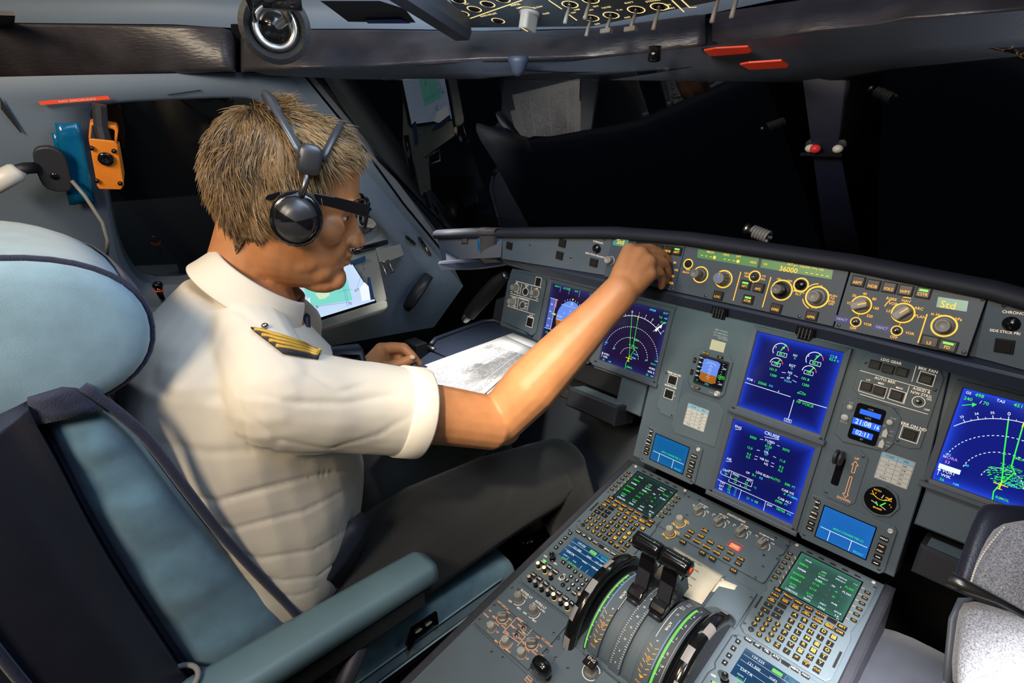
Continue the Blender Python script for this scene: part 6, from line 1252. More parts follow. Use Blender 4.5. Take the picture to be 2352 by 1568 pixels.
# arm rest
b=MB('arm_pad',1); b.smooth=False
ar=[]
for y,w_,zt in ((-1.20,.040,.655),(-1.06,.040,.655),(-.90,.038,.653),(-.74,.036,.650),(-.655,.034,.648),(-.638,.026,.640)):
    x=-.363; ar.append([(x-w_,y,zt-.012),(x-w_*.85,y,zt-.003),(x-w_*.6,y,zt),(x+w_*.6,y,zt),(x+w_*.85,y,zt-.003),(x+w_,y,zt-.012),(x+w_,y,zt-.036),(x+w_*.6,y,zt-.045),(x-w_*.6,y,zt-.045),(x-w_,y,zt-.036)])
kid(seat,'armrest_pad',loft_px('arm_pad',ar)); b=MB('dark',1); b.box(-.39,-.338,-1.15,-.67,.565,.608,.01); kid(seat,'armrest_frame',b)
b=MB('leather',1); b.smooth=True; b.tube([(-.35,-.80,.56),(-.35,-.86,.46),(-.36,-.88,.40)],.016,10); kid(seat,'armrest_lever',b)
cq=at(408,1566,Z=.66); b=MB('cream_plain',1) if 0 else MB('knob_light',1); b.smooth=True; b.tube([(cq.x+.026*math.cos(a),cq.y+.026*math.sin(a),.661) for a in [k*math.pi/12 for k in range(25)]],.004,8,cap=False); kid(seat,'pivot_ring',b)
# seat cushion
rings=[]
for y,s_,z0,z1 in ((-.98,1,.33,.44),(-.80,1,.33,.455),(-.60,1,.33,.455),(-.46,1,.325,.45),(-.40,.99,.325,.445),(-.365,.97,.33,.425),(-.355,.95,.345,.39)):
    w_=.205*s_; c_=-.62; pr_=[(c_+w_*u,z0+(z1-z0)*v) for u,v in ((1,.12),(1.04,.35),(1.04,.65),(1,.88),(.9,.98),(.5,1.0),(0,.97),(-.5,1),(-.9,.98),(-1,.88),(-1.04,.65),(-1.04,.35),(-1,.12),(0,0))]
    rings.append([(x,y,z) for x,z in pr_])
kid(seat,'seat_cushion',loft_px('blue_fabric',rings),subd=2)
for zz in (.36,.40): b=MB('blue_fabric_light',1); b.smooth=True; b.tube([(-.404,y,zz+.01) for y in (-.97,-.8,-.6,-.46,-.42)],.0022,6); kid(seat,'cushion_seam',b)
b=MB('dark',1); b.box(-.81,-.43,-.97,-.42,.24,.33,.01); kid(seat,'seat_pan',b)
hc=at(975,1450,X=-.400); b=MB('gloss_black',1); b.smooth=False; P_=[at(x,y,X=-.398) for x,y in ((930,1478),(944,1440),(1000,1402),(1004,1430),(990,1432),(952,1462),(936,1492))]; b.add([tuple(p) for p in P_],[tuple(range(len(P_)))]); kid(seat,'adjuster_slot',b,solid=.006)
for x,y in ((985,1432),(962,1448)): c=at(x,y,X=-.39); b=MB('knob_light',1); b.smooth=True; b.ell(tuple(c),(.003,.009,.003),10,6); kid(seat,'adjuster_knob',b)
b=MB('dark',1); b.box(-.80,-.44,-.95,-.45,.02,.24,.02); kid(seat,'seat_base',b)
# belt straps
b=MB('belt_olive',1) if 0 else MB('brown_tape',1); b.smooth=False; P_=[at(x,y,X=X_) for x,y,X_ in ((215,905,-.44),(255,950,-.47),(285,985,-.48),(300,1020,-.485))]; b.loft([[p+V((0,-.012,.012)),p+V((0,.012,-.0))] for p in P_],False,False); solo('shoulder_belt',b,'olive shoulder belt with metal clip between seat back and white shirt','seat belt',tuple(P_[0]),solid=.003)
b=MB('glove',1); b.smooth=True; c=at(1005,1525,Z=.14); b.ell(tuple(c),(.08,.10,.07),20,12,e=.8); b.ell((c.x-.05,c.y+.0,c.z-.05),(.10,.14,.05),16,10,e=.7); solo('leather_bag',b,'shiny brown-black leather bag on the floor between seat and pedestal','bag',tuple(c))
# bin beside the pedestal
# second seat
s2=root('copilot_seat',(.40,-.75,.30),'grey seat at the lower right, its speckled back close to the camera','seat')
c=at(2085,1560,Z=.46); rings=[]
for k,(s_,z) in enumerate(((.7,.36),(.95,.38),(1.0,.42),(.98,.455),(.88,.478),(.6,.49),(.2,.494))): rings.append([(c.x+.03+.16*s_*math.copysign(abs(math.cos(a))**.7,math.cos(a)),c.y-.06+.17*s_*math.copysign(abs(math.sin(a))**.7,math.sin(a)),z) for a in [2*math.pi*i/32 for i in range(32)]])
mat('seat_grey',(.045,.052,.072),.8,bump=.4,bs=400,var=.12,vs_=30,sheen=.2)
kid(s2,'seat_cushion',loft_px('seat_grey',rings)); b=MB('seat_grey',1); b.smooth=True; b.tube([(c.x+.02,c.y-.06+.17*t_,.494-.02*t_*t_*2) for t_ in (-.9,-.4,0,.4,.9)],.0015,6); kid(s2,'cushion_seam',b)
def slabD(mt,L_,Rr,dep,n=7,bow=.012,smooth=True):
    """padded upright slab: left edge points, right edge points (pixel x, pixel y, distance)"""
    rings=[]
    for (a,c_) in zip(L_,Rr):
        A_,B2=at(a[0],a[1],D=a[2]),at(c_[0],c_[1],D=c_[2]); h=(A_-CAM).normalized(); rr=[]
        for i in range(n): t=i/(n-1); rr.append(A_.lerp(B2,t)-h*bow*math.sin(math.pi*t))
        rr+=[B2+h*dep,A_.lerp(B2,.5)+h*dep,A_+h*dep]; rings.append(rr)
    b=MB(mt,1); b.smooth=smooth; b.loft(rings,True,True); return b
kid(s2,'headrest_leather_edge',slabD('shell',[(2262,1152,.50),(2245,1165,.495),(2215,1240,.485),(2190,1320,.475),(2176,1362,.47)],[(2400,1165,.50),(2410,1175,.49),(2380,1250,.48),(2370,1350,.47),(2370,1400,.465)],.05,bow=.01),subd=1)
kid(s2,'backrest_upper',slabD('speckle',[(2290,1195,.48),(2262,1235,.475),(2235,1290,.468),(2222,1340,.46),(2222,1362,.458)],[(2480,1180,.46),(2480,1230,.455),(2480,1320,.45),(2480,1420,.445),(2480,1462,.44)],.03,bow=.012),subd=1)
kid(s2,'backrest_lower',slabD('speckle',[(2214,1360,.455),(2196,1400,.45),(2190,1450,.445),(2182,1510,.44),(2176,1620,.43)],[(2480,1462,.44),(2480,1480,.43),(2480,1520,.42),(2480,1560,.41),(2480,1620,.40)],.05,bow=.014),subd=1)
kid(s2,'backrest_edge',slabD('bezel',[(2200,1372,.47),(2178,1420,.465),(2170,1500,.46),(2160,1620,.45)],[(2240,1372,.47),(2210,1420,.465),(2200,1500,.46),(2190,1620,.45)],.05,bow=.004,n=4))
b=MB('metal_dark',1); b.smooth=True; b.tube([at(2180,1328,D=.452),at(2215,1345,D=.445),at(2290,1378,D=.437),at(2352,1412,D=.433)],[.006,.0055,.003,.003],8); kid(s2,'hinge_rod',b)
b=MB('white_plastic',1); 
for k in range(26):
    t=k/25; x=2306-78*t-14*math.sin(t*3.1); y=1212+138*t; p=at(x,y,D=.458-.012*t); b.smooth=True; b.ell(tuple(p),(.0010,.0010,.0013),8,6)
kid(s2,'white_stitching',b)
# ================================================================ PILOT
def skin_mat():
    m=mat('skin',(.48,.205,.082),.5,bump=.10,bs=420,var=.10,vs_=35,spec=.4,sss=.12); return m
skin_mat(); mat('shirt',(.70,.64,.53),.75,bump=.12,bs=900,sheen=.2); mat('trouser',(.016,.017,.018),.8,bump=.35,bs=700,sheen=.15); mat('gold',(.70,.45,.08),.38,.6,bump=.5,bs=1500); mat('tie',(.012,.016,.032),.6)
mat('hair_a',(.20,.115,.045),.38); mat('hair_b',(.31,.20,.09),.35); mat('hair_c',(.075,.045,.025),.42); mat('hair_d',(.24,.17,.105),.38); mat('lip',(.45,.16,.10),.5); mat('eye',(.7,.68,.65),.2); mat('nail',(.70,.42,.30),.35)
pil=root('person',(-.60,-.82,.45),'pilot in white short-sleeved shirt with gold-barred shoulder straps, reaching for a knob','person')
H=V((-.549,-.722,1.277)); ya,pi_=R(27),R(14)
hf=V((math.sin(ya)*math.cos(pi_),math.cos(ya)*math.cos(pi_),-math.sin(pi_))); hr_=V((math.cos(ya),-math.sin(ya),0)); hu=hr_.cross(hf)
HS=1.07
HM=Matrix.Identity(4)
for k in range(3): HM[k][0]=hr_[k]*HS; HM[k][1]=hf[k]*HS*.90; HM[k][2]=hu[k]*HS; HM[k][3]=H[k]
HL=lambda x,y,z:HM@V((x,y,z))
hp=[(.119,.010,-.035,.022),(.113,.045,-.072,.050),(.100,.068,-.100,.068),(.082,.086,-.115,.077),(.058,.096,-.121,.081),(.034,.100,-.122,.082),(.016,.100,-.120,.080),(.002,.092,-.118,.079),(-.018,.088,-.108,.077),(-.038,.090,-.098,.075),(-.055,.094,-.088,.073),(-.070,.095,-.080,.070),(-.085,.091,-.072,.064),(-.098,.091,-.062,.056),(-.110,.084,-.048,.045),(-.120,.066,-.030,.030)]
def headring(z,yf,yb,w_,n=36,g=0):
    out=[]; yc=-.012
    for i in range(n):
        a=2*math.pi*i/n; c_,s_=math.cos(a),math.sin(a)
        y=yc+(yf+g-yc)*c_ if c_>0 else yc+(yc-yb+g)*c_
        nar=1-(.16+.22*max(0,min(1,(-.0-z)/.09)))*max(0,c_)**2*abs(s_) if c_>0 else 1
        x=(w_+g)*math.copysign(abs(s_)**.92,s_)*nar; out.append((x,y,z))
    return out
def wb(): b=MB('skin',1); b.smooth=True; return b
body=wb()
b=MB('skin',1); b.loft([headring(*r_) for r_ in hp],True,True); body.add(b.v,b.f,HM)
def bl(c,r,e=1): b=MB('skin',1); b.ell(c,r,14,10,e=e); body.add(b.v,b.f,HM)
for s_ in (-1,1):
    bl((s_*.027,.086,.017),(.026,.013,.009)); bl((s_*.043,.056,-.020),(.024,.028,.024)); bl((s_*.0115,.104,-.041),(.009,.011,.008)); bl((s_*.0435,.010,-.070),(.021,.045,.026)); bl((s_*.080,-.008,-.008),(.008,.018,.030)); bl((s_*.022,.074,-.052),(.020,.017,.022)); bl((s_*.026,.048,-.086),(.020,.028,.022)); bl((s_*.029,.0775,.006),(.0150,.0115,.0065))
bl((0,.084,-.102),(.025,.016,.018)); bl((0,.0945,-.0605),(.021,.0105,.0055)); bl((0,.093,-.0725),(.018,.0105,.0065)); bl((0,.055,-.112),(.03,.035,.016))
nb=MB('skin',1); nb.loft([[(-w_,y0,z),(-w_*.5,y1-.003,z),(0,y1,z),(w_*.5,y1-.003,z),(w_,y0,z),(0,y0-.02,z)] for z,y0,y1,w_ in ((.012,.088,.100,.009),(-.002,.084,.100,.008),(-.014,.084,.107,.009),(-.028,.086,.118,.0115),(-.037,.088,.1235,.013),(-.044,.088,.121,.012),(-.050,.088,.106,.010))],True,True); body.add(nb.v,nb.f,HM)
def cap(b,pts,rad,n=14,flat=1):
    b.tube(pts,rad,n,flat=flat)
    b.ell(tuple(pts[0]),(rad[0],)*3,n,8); b.ell(tuple(pts[-1]),(rad[-1],)*3,n,8)
NB=V((-.575,-.805,1.115))
cap(body,[HL(0,-.045,-.03),HL(0,-.055,-.085),HL(0,-.065,-.13),NB],[.060,.060,.062,.072],18)
S_=V((-.405,-.838,1.025)); E_=V((-.312,-.505,.898)); W_=V((-.182,-.345,1.132))
LS=V((-.755,-.685,1.02)); LE=V((-.85,-.66,.88)); LW=at(842,866,D=1.085)
rt=V((.906,-.423,0)); ft=V((.423,.906,0))
TC=[(.47,-.585,-.80,.155,.110),(.55,-.58,-.815,.150,.105),(.63,-.58,-.826,.150,.110),(.73,-.58,-.835,.155,.125),(.80,-.58,-.84,.160,.135),(.89,-.58,-.843,.165,.135),(.975,-.58,-.835,.170,.130),(1.05,-.58,-.825,.155,.110),(1.10,-.578,-.815,.10,.085)]
def tring(z,x,y,a,b_,n=28,g=0,lean=0): 
    c_=V((x,y,z)); return [tuple(c_+rt*((a+g)*math.cos(t))+ft*((b_+g)*math.sin(t))+V((0,0,-lean*math.sin(t)))) for t in [2*math.pi*i/n for i in range(n)]]
body.loft([tring(*r_) for r_ in TC],True,True)
cap(body,[V((-.52,-.83,1.06)),S_],[.06,.058]); cap(body,[V((-.64,-.79,1.06)),LS],[.06,.058])
cap(body,[S_,S_.lerp(E_,.35),S_.lerp(E_,.7),E_-V((0,.012,0)),E_],[.058,.055,.050,.048,.043],18)
body.ell(tuple(E_+V((.004,.012,-.022))),(.028,.030,.028))
F1=E_.lerp(W_,.28)+V((.004,-.002,.004)); F2=E_.lerp(W_,.62)
cap(body,[E_,F1,F2,E_.lerp(W_,.85),W_],[.044,.0500,.041,.033,.031],18)
cap(body,[LS,LS.lerp(LE,.5),LE],[.056,.05,.044],14); cap(body,[LE,LE.lerp(LW,.35),LE.lerp(LW,.8),LW],[.043,.045,.034,.031],14)
for s_,x in ((1,-.50),(-1,-.67)):
    hp_=V((x,-.76,.54)); kn=V((-.455 if s_>0 else -.74,-.19,.575)); an=V((kn.x+.02,.02,.14)); cap(body,[hp_,hp_.lerp(kn,.5),kn],[.075,.068,.055]); cap(body,[kn,kn.lerp(an,.35),an],[.052,.052,.035]); body.ell((an.x,an.y+.07,.06),(.034,.10,.03)); SHOES=globals().setdefault('SHOES',[]); SHOES.append((an.x,an.y+.07,.055))
# right hand
DD=lambda x,y,d:at(x,y,D=d)
def finger(pts,rad): cap(body,pts,rad,10)
MCP=[DD(1446,576,.945),DD(1471,585,.938),DD(1489,603,.932),DD(1492,630,.925)]
RF=[[MCP[0],DD(1493,572,.982),DD(1522,582,1.000),DD(1534,600,1.004)],[MCP[1],DD(1518,585,.972),DD(1541,603,.990),DD(1548,617,.996)],[MCP[2],DD(1525,605,.958),DD(1533,628,.975),DD(1528,647,.985)],[MCP[3],DD(1516,628,.945),DD(1522,644,.960),DD(1519,658,.970)]]
for pts,r_ in zip(RF,([.0125,.0105,.009,.0075],[.013,.011,.0092,.0078],[.0125,.0105,.0092,.008],[.0115,.0092,.008,.0068])): finger(pts,r_)
finger([DD(1425,640,.95),DD(1462,628,.975),DD(1496,620,.994),DD(1520,622,1.0)],[.018,.0135,.0105,.0085])
for m_,r_ in zip(MCP,(.020,.021,.021,.019)): cap(body,[W_,W_.lerp(m_,.5),m_],[.027,.022,r_*.72],12)
cap(body,[W_,DD(1440,650,.94)],[.030,.024])
# left hand
zl=lambda x,y,d:at(760+x/7.84,740+y/7.84,D=d)
lm=[zl(900,480,1.135),zl(960,560,1.155),zl(1000,660,1.165),zl(1010,760,1.17)]
finger([lm[0],zl(1130,455,1.150),zl(1310,460,1.158)],[.0135,.0125,.0115]); finger([zl(1310,460,1.158),zl(1450,590,1.152),zl(1590,735,1.145)],[.0112,.0100,.0075])
finger([lm[1],zl(1150,590,1.170),zl(1250,640,1.168),zl(1220,720,1.16)],[.0135,.012,.011,.009]); finger([lm[2],zl(1140,700,1.172),zl(1220,760,1.168),zl(1160,810,1.16)],[.013,.0115,.0105,.009]); finger([lm[3],zl(1120,800,1.168),zl(1180,850,1.162)],[.012,.0105,.009])
finger([zl(860,880,1.11),zl(1050,830,1.115),zl(1280,740,1.118),zl(1470,650,1.120)],[.019,.0150,.0125,.0098])
for m_ in lm: cap(body,[LW,LW.lerp(m_,.5),m_],[.027,.023,.014],12)
def remesh(b,name,vox,smooth=6,fac=.5,dec=None):
    me=b.mesh(name,(0,0,0)); ob=bpy.data.objects.new('tmp',me); COL.objects.link(ob)
    r_=ob.modifiers.new('r','REMESH'); r_.mode='VOXEL'; r_.voxel_size=vox; r_.use_smooth_shade=True
    if smooth: s_=ob.modifiers.new('s','SMOOTH'); s_.iterations=smooth; s_.factor=fac
    dg=bpy.context.evaluated_depsgraph_get(); m2=bpy.data.meshes.new_from_object(ob.evaluated_get(dg)); bpy.data.objects.remove(ob); m2.name=name
    m2.materials.clear(); [m2.materials.append(MATS[x]) for x in b.ml]
    m2.polygons.foreach_set('use_smooth',[True]*len(m2.polygons)); return m2
def place(name,me,par):
    off=par.location; n=len(me.vertices); a=np.empty(n*3,'f'); me.vertices.foreach_get('co',a); a=a.reshape(-1,3)-np.array(off,'f'); me.vertices.foreach_set('co',a.ravel()); me.update(); return link(name,me,par)
place('body',remesh(body,'body',.0027,10),pil)
# eyes and lips
for s_ in (-1,1):
    b=MB('eye',1); b.smooth=True; b.ell((s_*.0285,.0735,-.001),(.0115,.0120,.0085)); b.m('gloss_black'); b.ell((s_*.030,.085,-.002),(.0045,.0015,.0045)); bb=MB('eye',1); bb.ml=b.ml; bb.smooth=True; bb.cur=0; bb.add(b.v,b.f,HM); bb.mi=b.mi; bb.sm=b.sm; kid(pil,'eye',bb)
# shirt
sh=MB('shirt',1)
SC_=[(.585,-.58,-.826,.160,.118),(.63,-.58,-.83,.175,.138),(.69,-.58,-.835,.180,.158),(.75,-.58,-.838,.185,.172),(.80,-.58,-.84,.186,.180),(.87,-.582,-.846,.186,.180),(.93,-.582,-.846,.188,.176),(.99,-.582,-.842,.190,.172),(1.04,-.58,-.838,.185,.160),(1.085,-.578,-.832,.145,.122),(1.115,-.575,-.825,.105,.095),(1.14,-.572,-.82,.072,.072)]
sh.loft([tring(*r_,lean=.03 if r_[0]>1 else .0) for r_ in SC_],True,True)
M=Matrix.Identity(4)
for k in range(3): M[k][0]=rt[k]; M[k][1]=ft[k]; M[k][2]=(0,0,1)[k]
M.translation=(-.575,-.87,1.045); b=MB('shirt',1); b.ell((0,0,0),(.165,.095,.085),20,12); sh.add(b.v,b.f,M)
cap(sh,[V((-.53,-.835,1.10)),V((-.46,-.845,1.072)),S_+V((.0,-.005,.005))],[.062,.066,.072],20); cap(sh,[V((-.63,-.80,1.075)),LS+V((0,0,-.01))],[.055,.068],20)
Cf=S_.lerp(E_,.56); dS=(E_-S_).normalized()
sh.tube([S_,S_.lerp(Cf,.3),S_.lerp(Cf,.7),Cf],[.072,.073,.071,.070],24); 
LC=LS.lerp(LE,.75); sh.tube([LS,LC],[.070,.068],20)
cap(sh,[V((-.50,-.85,.97)),S_.lerp(Cf,.25)-V((0,0,.03))],[.07,.052],16)
shm=remesh(sh,'shirt',.0045,6)
# wrinkles: long soft folds carved along curves on the cloth
n=len(shm.vertices); co=np.empty(n*3,'f'); shm.vertices.foreach_get('co',co); co=co.reshape(-1,3).astype(float); no=np.empty(n*3,'f'); shm.vertices.foreach_get('normal',no); no=no.reshape(-1,3)
from mathutils.bvhtree import BVHTree
def bvh(me): return BVHTree.FromPolygons([v.co[:] for v in me.vertices],[tuple(p.vertices) for p in me.polygons])
bv=bvh(shm)
def hit(x,y,bv=bv):
    d=(FW+RT*((x-1176)/FPX)+DN*((y-784)/FPX)).normalized(); h_=bv.ray_cast(CAM,d,4); return h_[0],h_[1]
def foldline(px,width,height):
    pts=[]
    for (a,b_) in zip(px,px[1:]):
        for k in range(8): t=k/8; h_=hit(a[0]+(b_[0]-a[0])*t,a[1]+(b_[1]-a[1])*t)[0]; 
        for k in range(12):
            t=k/12; h_=hit(a[0]+(b_[0]-a[0])*t,a[1]+(b_[1]-a[1])*t)[0]
            if h_ is not None: pts.append(h_)
    if len(pts)<3: return
    P_=np.array([tuple(p) for p in pts]); d2=((co[:,None,:]-P_[None,:,:])**2).sum(2); k=d2.argmin(1); d=np.sqrt(d2[np.arange(n),k]); t=k/len(P_); env=np.clip(np.sin(np.pi*np.clip(t,0,1)),0,1)**.5
    # asymmetric: sharp crease on one side
    f=np.exp(-(d/(width*(.42 if height<0 else 1.3)))**2)*height*(.30 if height<0 else .10)*env; co[:]+=no*f[:,None]
for px,w_,h_ in (([(360,1130),(500,1150),(620,1120),(760,1085),(830,1075)],.012,-.012),([(380,1165),(520,1180),(660,1155),(780,1125)],.010,.008),([(400,1195),(540,1215),(700,1175),(800,1120)],.010,-.010),([(430,1235),(560,1262),(700,1245),(820,1170)],.012,.009),([(480,1262),(600,1285),(720,1265),(838,1190)],.009,-.010),([(520,1290),(640,1312),(740,1290),(820,1230)],.010,.008),([(550,1318),(650,1335),(730,1322),(800,1265)],.008,-.009),([(590,1342),(660,1358),(740,1335)],.009,.007),([(610,1362),(680,1368),(730,1352)],.006,-.007),
    ([(545,920),(600,960),(700,985),(800,970),(900,935),(965,905)],.010,.007),([(590,905),(680,925),(800,925),(930,900)],.012,-.008),([(560,950),(640,1010),(760,1030),(870,1000),(950,950)],.012,-.007),([(600,1050),(700,1065),(820,1050),(920,1010)],.010,.007),([(640,870),(740,885),(840,880),(930,892)],.010,.006),
    ([(385,905),(420,870),(480,800)],.010,.009),([(385,905),(395,960)],.008,.006),([(410,890),(450,850),(500,815)],.012,-.008),([(500,700),(560,720),(640,790)],.012,-.007),([(520,740),(580,800),(600,860)],.012,.006),([(345,1060),(450,1085),(600,1075),(740,1060)],.014,.006),([(700,850),(780,900),(850,880)],.01,-.006),
    ([(548,880),(552,930),(562,990),(580,1045)],.006,-.006),([(330,1010),(480,1040),(620,1030)],.018,-.006),([(600,870),(560,900),(548,940)],.008,.008)): foldline(px,w_,h_)
q3=np.array([[noise.noise(V(p)*9)*.004+noise.noise(V(p)*22)*.0015] for p in co]); co+=no*q3
shm.vertices.foreach_set('co',co.astype('f').ravel()); shm.update()
bv2=bvh(shm); place('shirt',shm,pil)
# cuff band: hem ring of the near sleeve
M=dS.to_track_quat('Z','Y').to_matrix().to_4x4(); M.translation=Cf; b=MB('shirt',1); b.smooth=True; b.lathe([(.066,-.035),(.0740,-.031),(.0748,.004),(.0740,.007),(.068,.007),(.064,-.01)],n=40,M=M); kid(pil,'sleeve_cuff',b)
# collar
cn=V((.423*.62,.906*.62,.78)).normalized(); ct=V((.423*.78,.906*.78,-.62)).normalized(); cc=V((-.566,-.795,1.150)); b=MB('shirt',1); b.smooth=True; rows=[]
for i in range(45):
    t=R(22+316*i/44)  # opening at the front
    dirv=ct*math.cos(t)*1.06+rt*math.sin(t); fr_=max(0,math.cos(t))**2
    rows.append([cc+dirv*.066+cn*-.02,cc+dirv*.068+cn*.020,cc+dirv*.071+cn*.026,cc+dirv*.075+cn*.020,cc+dirv*(.086+.01*fr_)+cn*(-.012-.020*fr_),cc+dirv*(.092+.01*fr_)+cn*(-.024-.030*fr_)])
b.loft(rows,False,False); kid(pil,'collar',b,solid=.0016,subd=1)
# tie
b=MB('tie',1); b.smooth=True; P_=[cc+ct*.088+cn*.0-rt*.0,cc+ct*.105+cn*-.03+V((0,0,-.03))]; q_=[V((-.515,-.655,1.02)),V((-.51,-.640,.93)),V((-.51,-.628,.83))]
b.loft([[p+rt*w_,p+ft*.006,p-rt*w_,p-ft*.006] for p,w_ in zip(P_+q_,(.018,.014,.028,.034,.036))],True,True); kid(pil,'tie',b)
b=MB('tie',1); b.smooth=True; P2=[at(x,y,D=d_) for x,y,d_ in ((842,1190,.98),(815,1225,.975),(785,1262,.965),(745,1310,.955),(700,1350,.95))]; b.loft([[p+V((.0,-.01,.025))*s_,p+V((-.02,-.02,0))*s_,p+V((0,.012,-.03))*s_,p+V((.012,.0,0))*s_] for p,s_ in zip(P2,(.8,1.2,1.5,1.7,1.3))],True,True); kid(pil,'tie_end',b)
# shoulder strap with gold bars, laid on the cloth
ep=MB('tie',1); A4=[(572,762),(742,826)]
def onS(x,y,o=.003): h_,n_=bv2.ray_cast(CAM,(FW+RT*((x-1176)/FPX)+DN*((y-784)/FPX)).normalized(),4)[:2]; return (h_+n_*o) if h_ is not None else None
def strip(mt,a,c_,wd,o,par=pil,name='s'):
    pts=[onS(a[0]+(c_[0]-a[0])*k/10,a[1]+(c_[1]-a[1])*k/10,o) for k in range(11)]; pts=[p for p in pts if p is not None]
    if len(pts)<2: return
    return pts
ed=None
rows=[]
for i in range(13):
    t=i/12; a=(577+158*t,757+56*t-5*math.sin(3*t)); c_=(650+80*t,815+13*t); r_=[onS(a[0]+(c_[0]-a[0])*k/6,a[1]+(c_[1]-a[1])*k/6,.004) for k in range(7)]
    if all(p is not None for p in r_): rows.append(r_)
if len(rows)>2:
    b=MB('tie',1); b.smooth=True; b.loft(rows,False,False); epo=kid(pil,'shoulder_strap',b,solid=.004,off=0)
    for j in (.7,2.0,3.3,4.6):
        b=MB('gold',1); b.smooth=True; L_=[r_[int(j)].lerp(r_[int(j)+1],j%1)+V((0,0,.003)) for r_ in rows]; b.tube(L_,.0028,8); o=link('gold_bar',b.mesh('gold_bar',tuple(pil.location)),epo)
b=MB('metal',1); b.smooth=True; p=onS(608,752,.004)
if p: b.ell(tuple(p),(.005,.005,.004),10,6); kid(pil,'strap_button',b)
# trousers
tr_=MB('trouser',1)
tr_.loft([tring(.44,-.585,-.80,.18,.125),tring(.50,-.585,-.805,.18,.13),tring(.56,-.58,-.815,.174,.128),tring(.615,-.58,-.826,.176,.136)],True,True)
KN=V((-.452,-.185,.573)); 
cap(tr_,[V((-.50,-.74,.545)),V((-.485,-.56,.575)),V((-.468,-.38,.585)),KN],[.105,.108,.098,.082],20); cap(tr_,[KN,KN+V((.01,.03,-.10)),V((-.43,-.02,.14))],[.080,.080,.062],18)
KL=V((-.76,-.19,.575)); cap(tr_,[V((-.67,-.72,.54)),V((-.71,-.50,.57)),KL],[.10,.10,.082],18); cap(tr_,[KL,KL+V((0,.04,-.1)),V((-.76,.0,.14))],[.08,.078,.062],16)
trm=remesh(tr_,'trousers',.006,6)
n=len(trm.vertices); co=np.empty(n*3,'f'); trm.vertices.foreach_get('co',co); co=co.reshape(-1,3).astype(float); no=np.empty(n*3,'f'); trm.vertices.foreach_get('normal',no); no=no.reshape(-1,3)
bv=bvh(trm)
def hit(x,y,bv=bv):
    h_=bv.ray_cast(CAM,(FW+RT*((x-1176)/FPX)+DN*((y-784)/FPX)).normalized(),4); return h_[0],h_[1]
for px,w_,h_ in (([(900,1110),(890,1180),(900,1260)],.014,-.008),([(960,1130),(980,1200),(1010,1260)],.016,.006),([(1290,1060),(1320,1120),(1260,1200),(1140,1250)],.012,-.010),([(1240,1180),(1180,1220),(1100,1260)],.012,.008),([(930,1150),(1040,1220),(1100,1280)],.016,-.006),([(1180,1090),(1160,1150),(1120,1220)],.02,-.005)): foldline(px,w_,h_)
trm.vertices.foreach_set('co',co.astype('f').ravel()); trm.update(); place('trousers',trm,pil)
for c_ in SHOES: b=MB('gloss_black',1); b.smooth=True; b.ell(c_,(.05,.15,.055),16,10,e=.8); kid(pil,'shoe',b)
b=MB('gloss_black',1); b.smooth=False; bl_=[tring(z,-.58,-.824,.179,.138) for z in (.575,.606)]; b.loft(bl_,True,False); kid(pil,'belt',b,solid=.003)
# nails
for p,nrm in ((zl(1468,628,1.110),-1),):
    b=MB('nail',1); b.smooth=True; b.ell(tuple(p),(.0075,.0065,.0055),12,8); kid(pil,'thumbnail',b)
# hair
random.seed(11); hb=MB('hair_c',1); hb.smooth=True
hp2=[(z,yf,yb,w_) for z,yf,yb,w_ in hp if z>-.09]
def hl_z(y): # lower hair limit as a function of local y
    return (.094 if y>.070 else .080 if y>.052 else .064 if y>.036 else .040 if y>.022 else .002 if y>.01 else .0 if y>-.035 else -.045 if y>-.055 else -.104)
def surf(t,a):
    i=min(int(t),len(hp)-2); u=t-i; r_=[hp[i][k]*(1-u)+hp[i+1][k]*u for k in range(4)]; z,yf,yb,w_=r_; yc=-.012; c_,s_=math.cos(a),math.sin(a)
    y=yc+(yf-yc)*c_ if c_>0 else yc+(yc-yb)*c_; return V((w_*math.copysign(abs(s_)**.92,s_)*(1-.1*max(0,c_)),y,z))
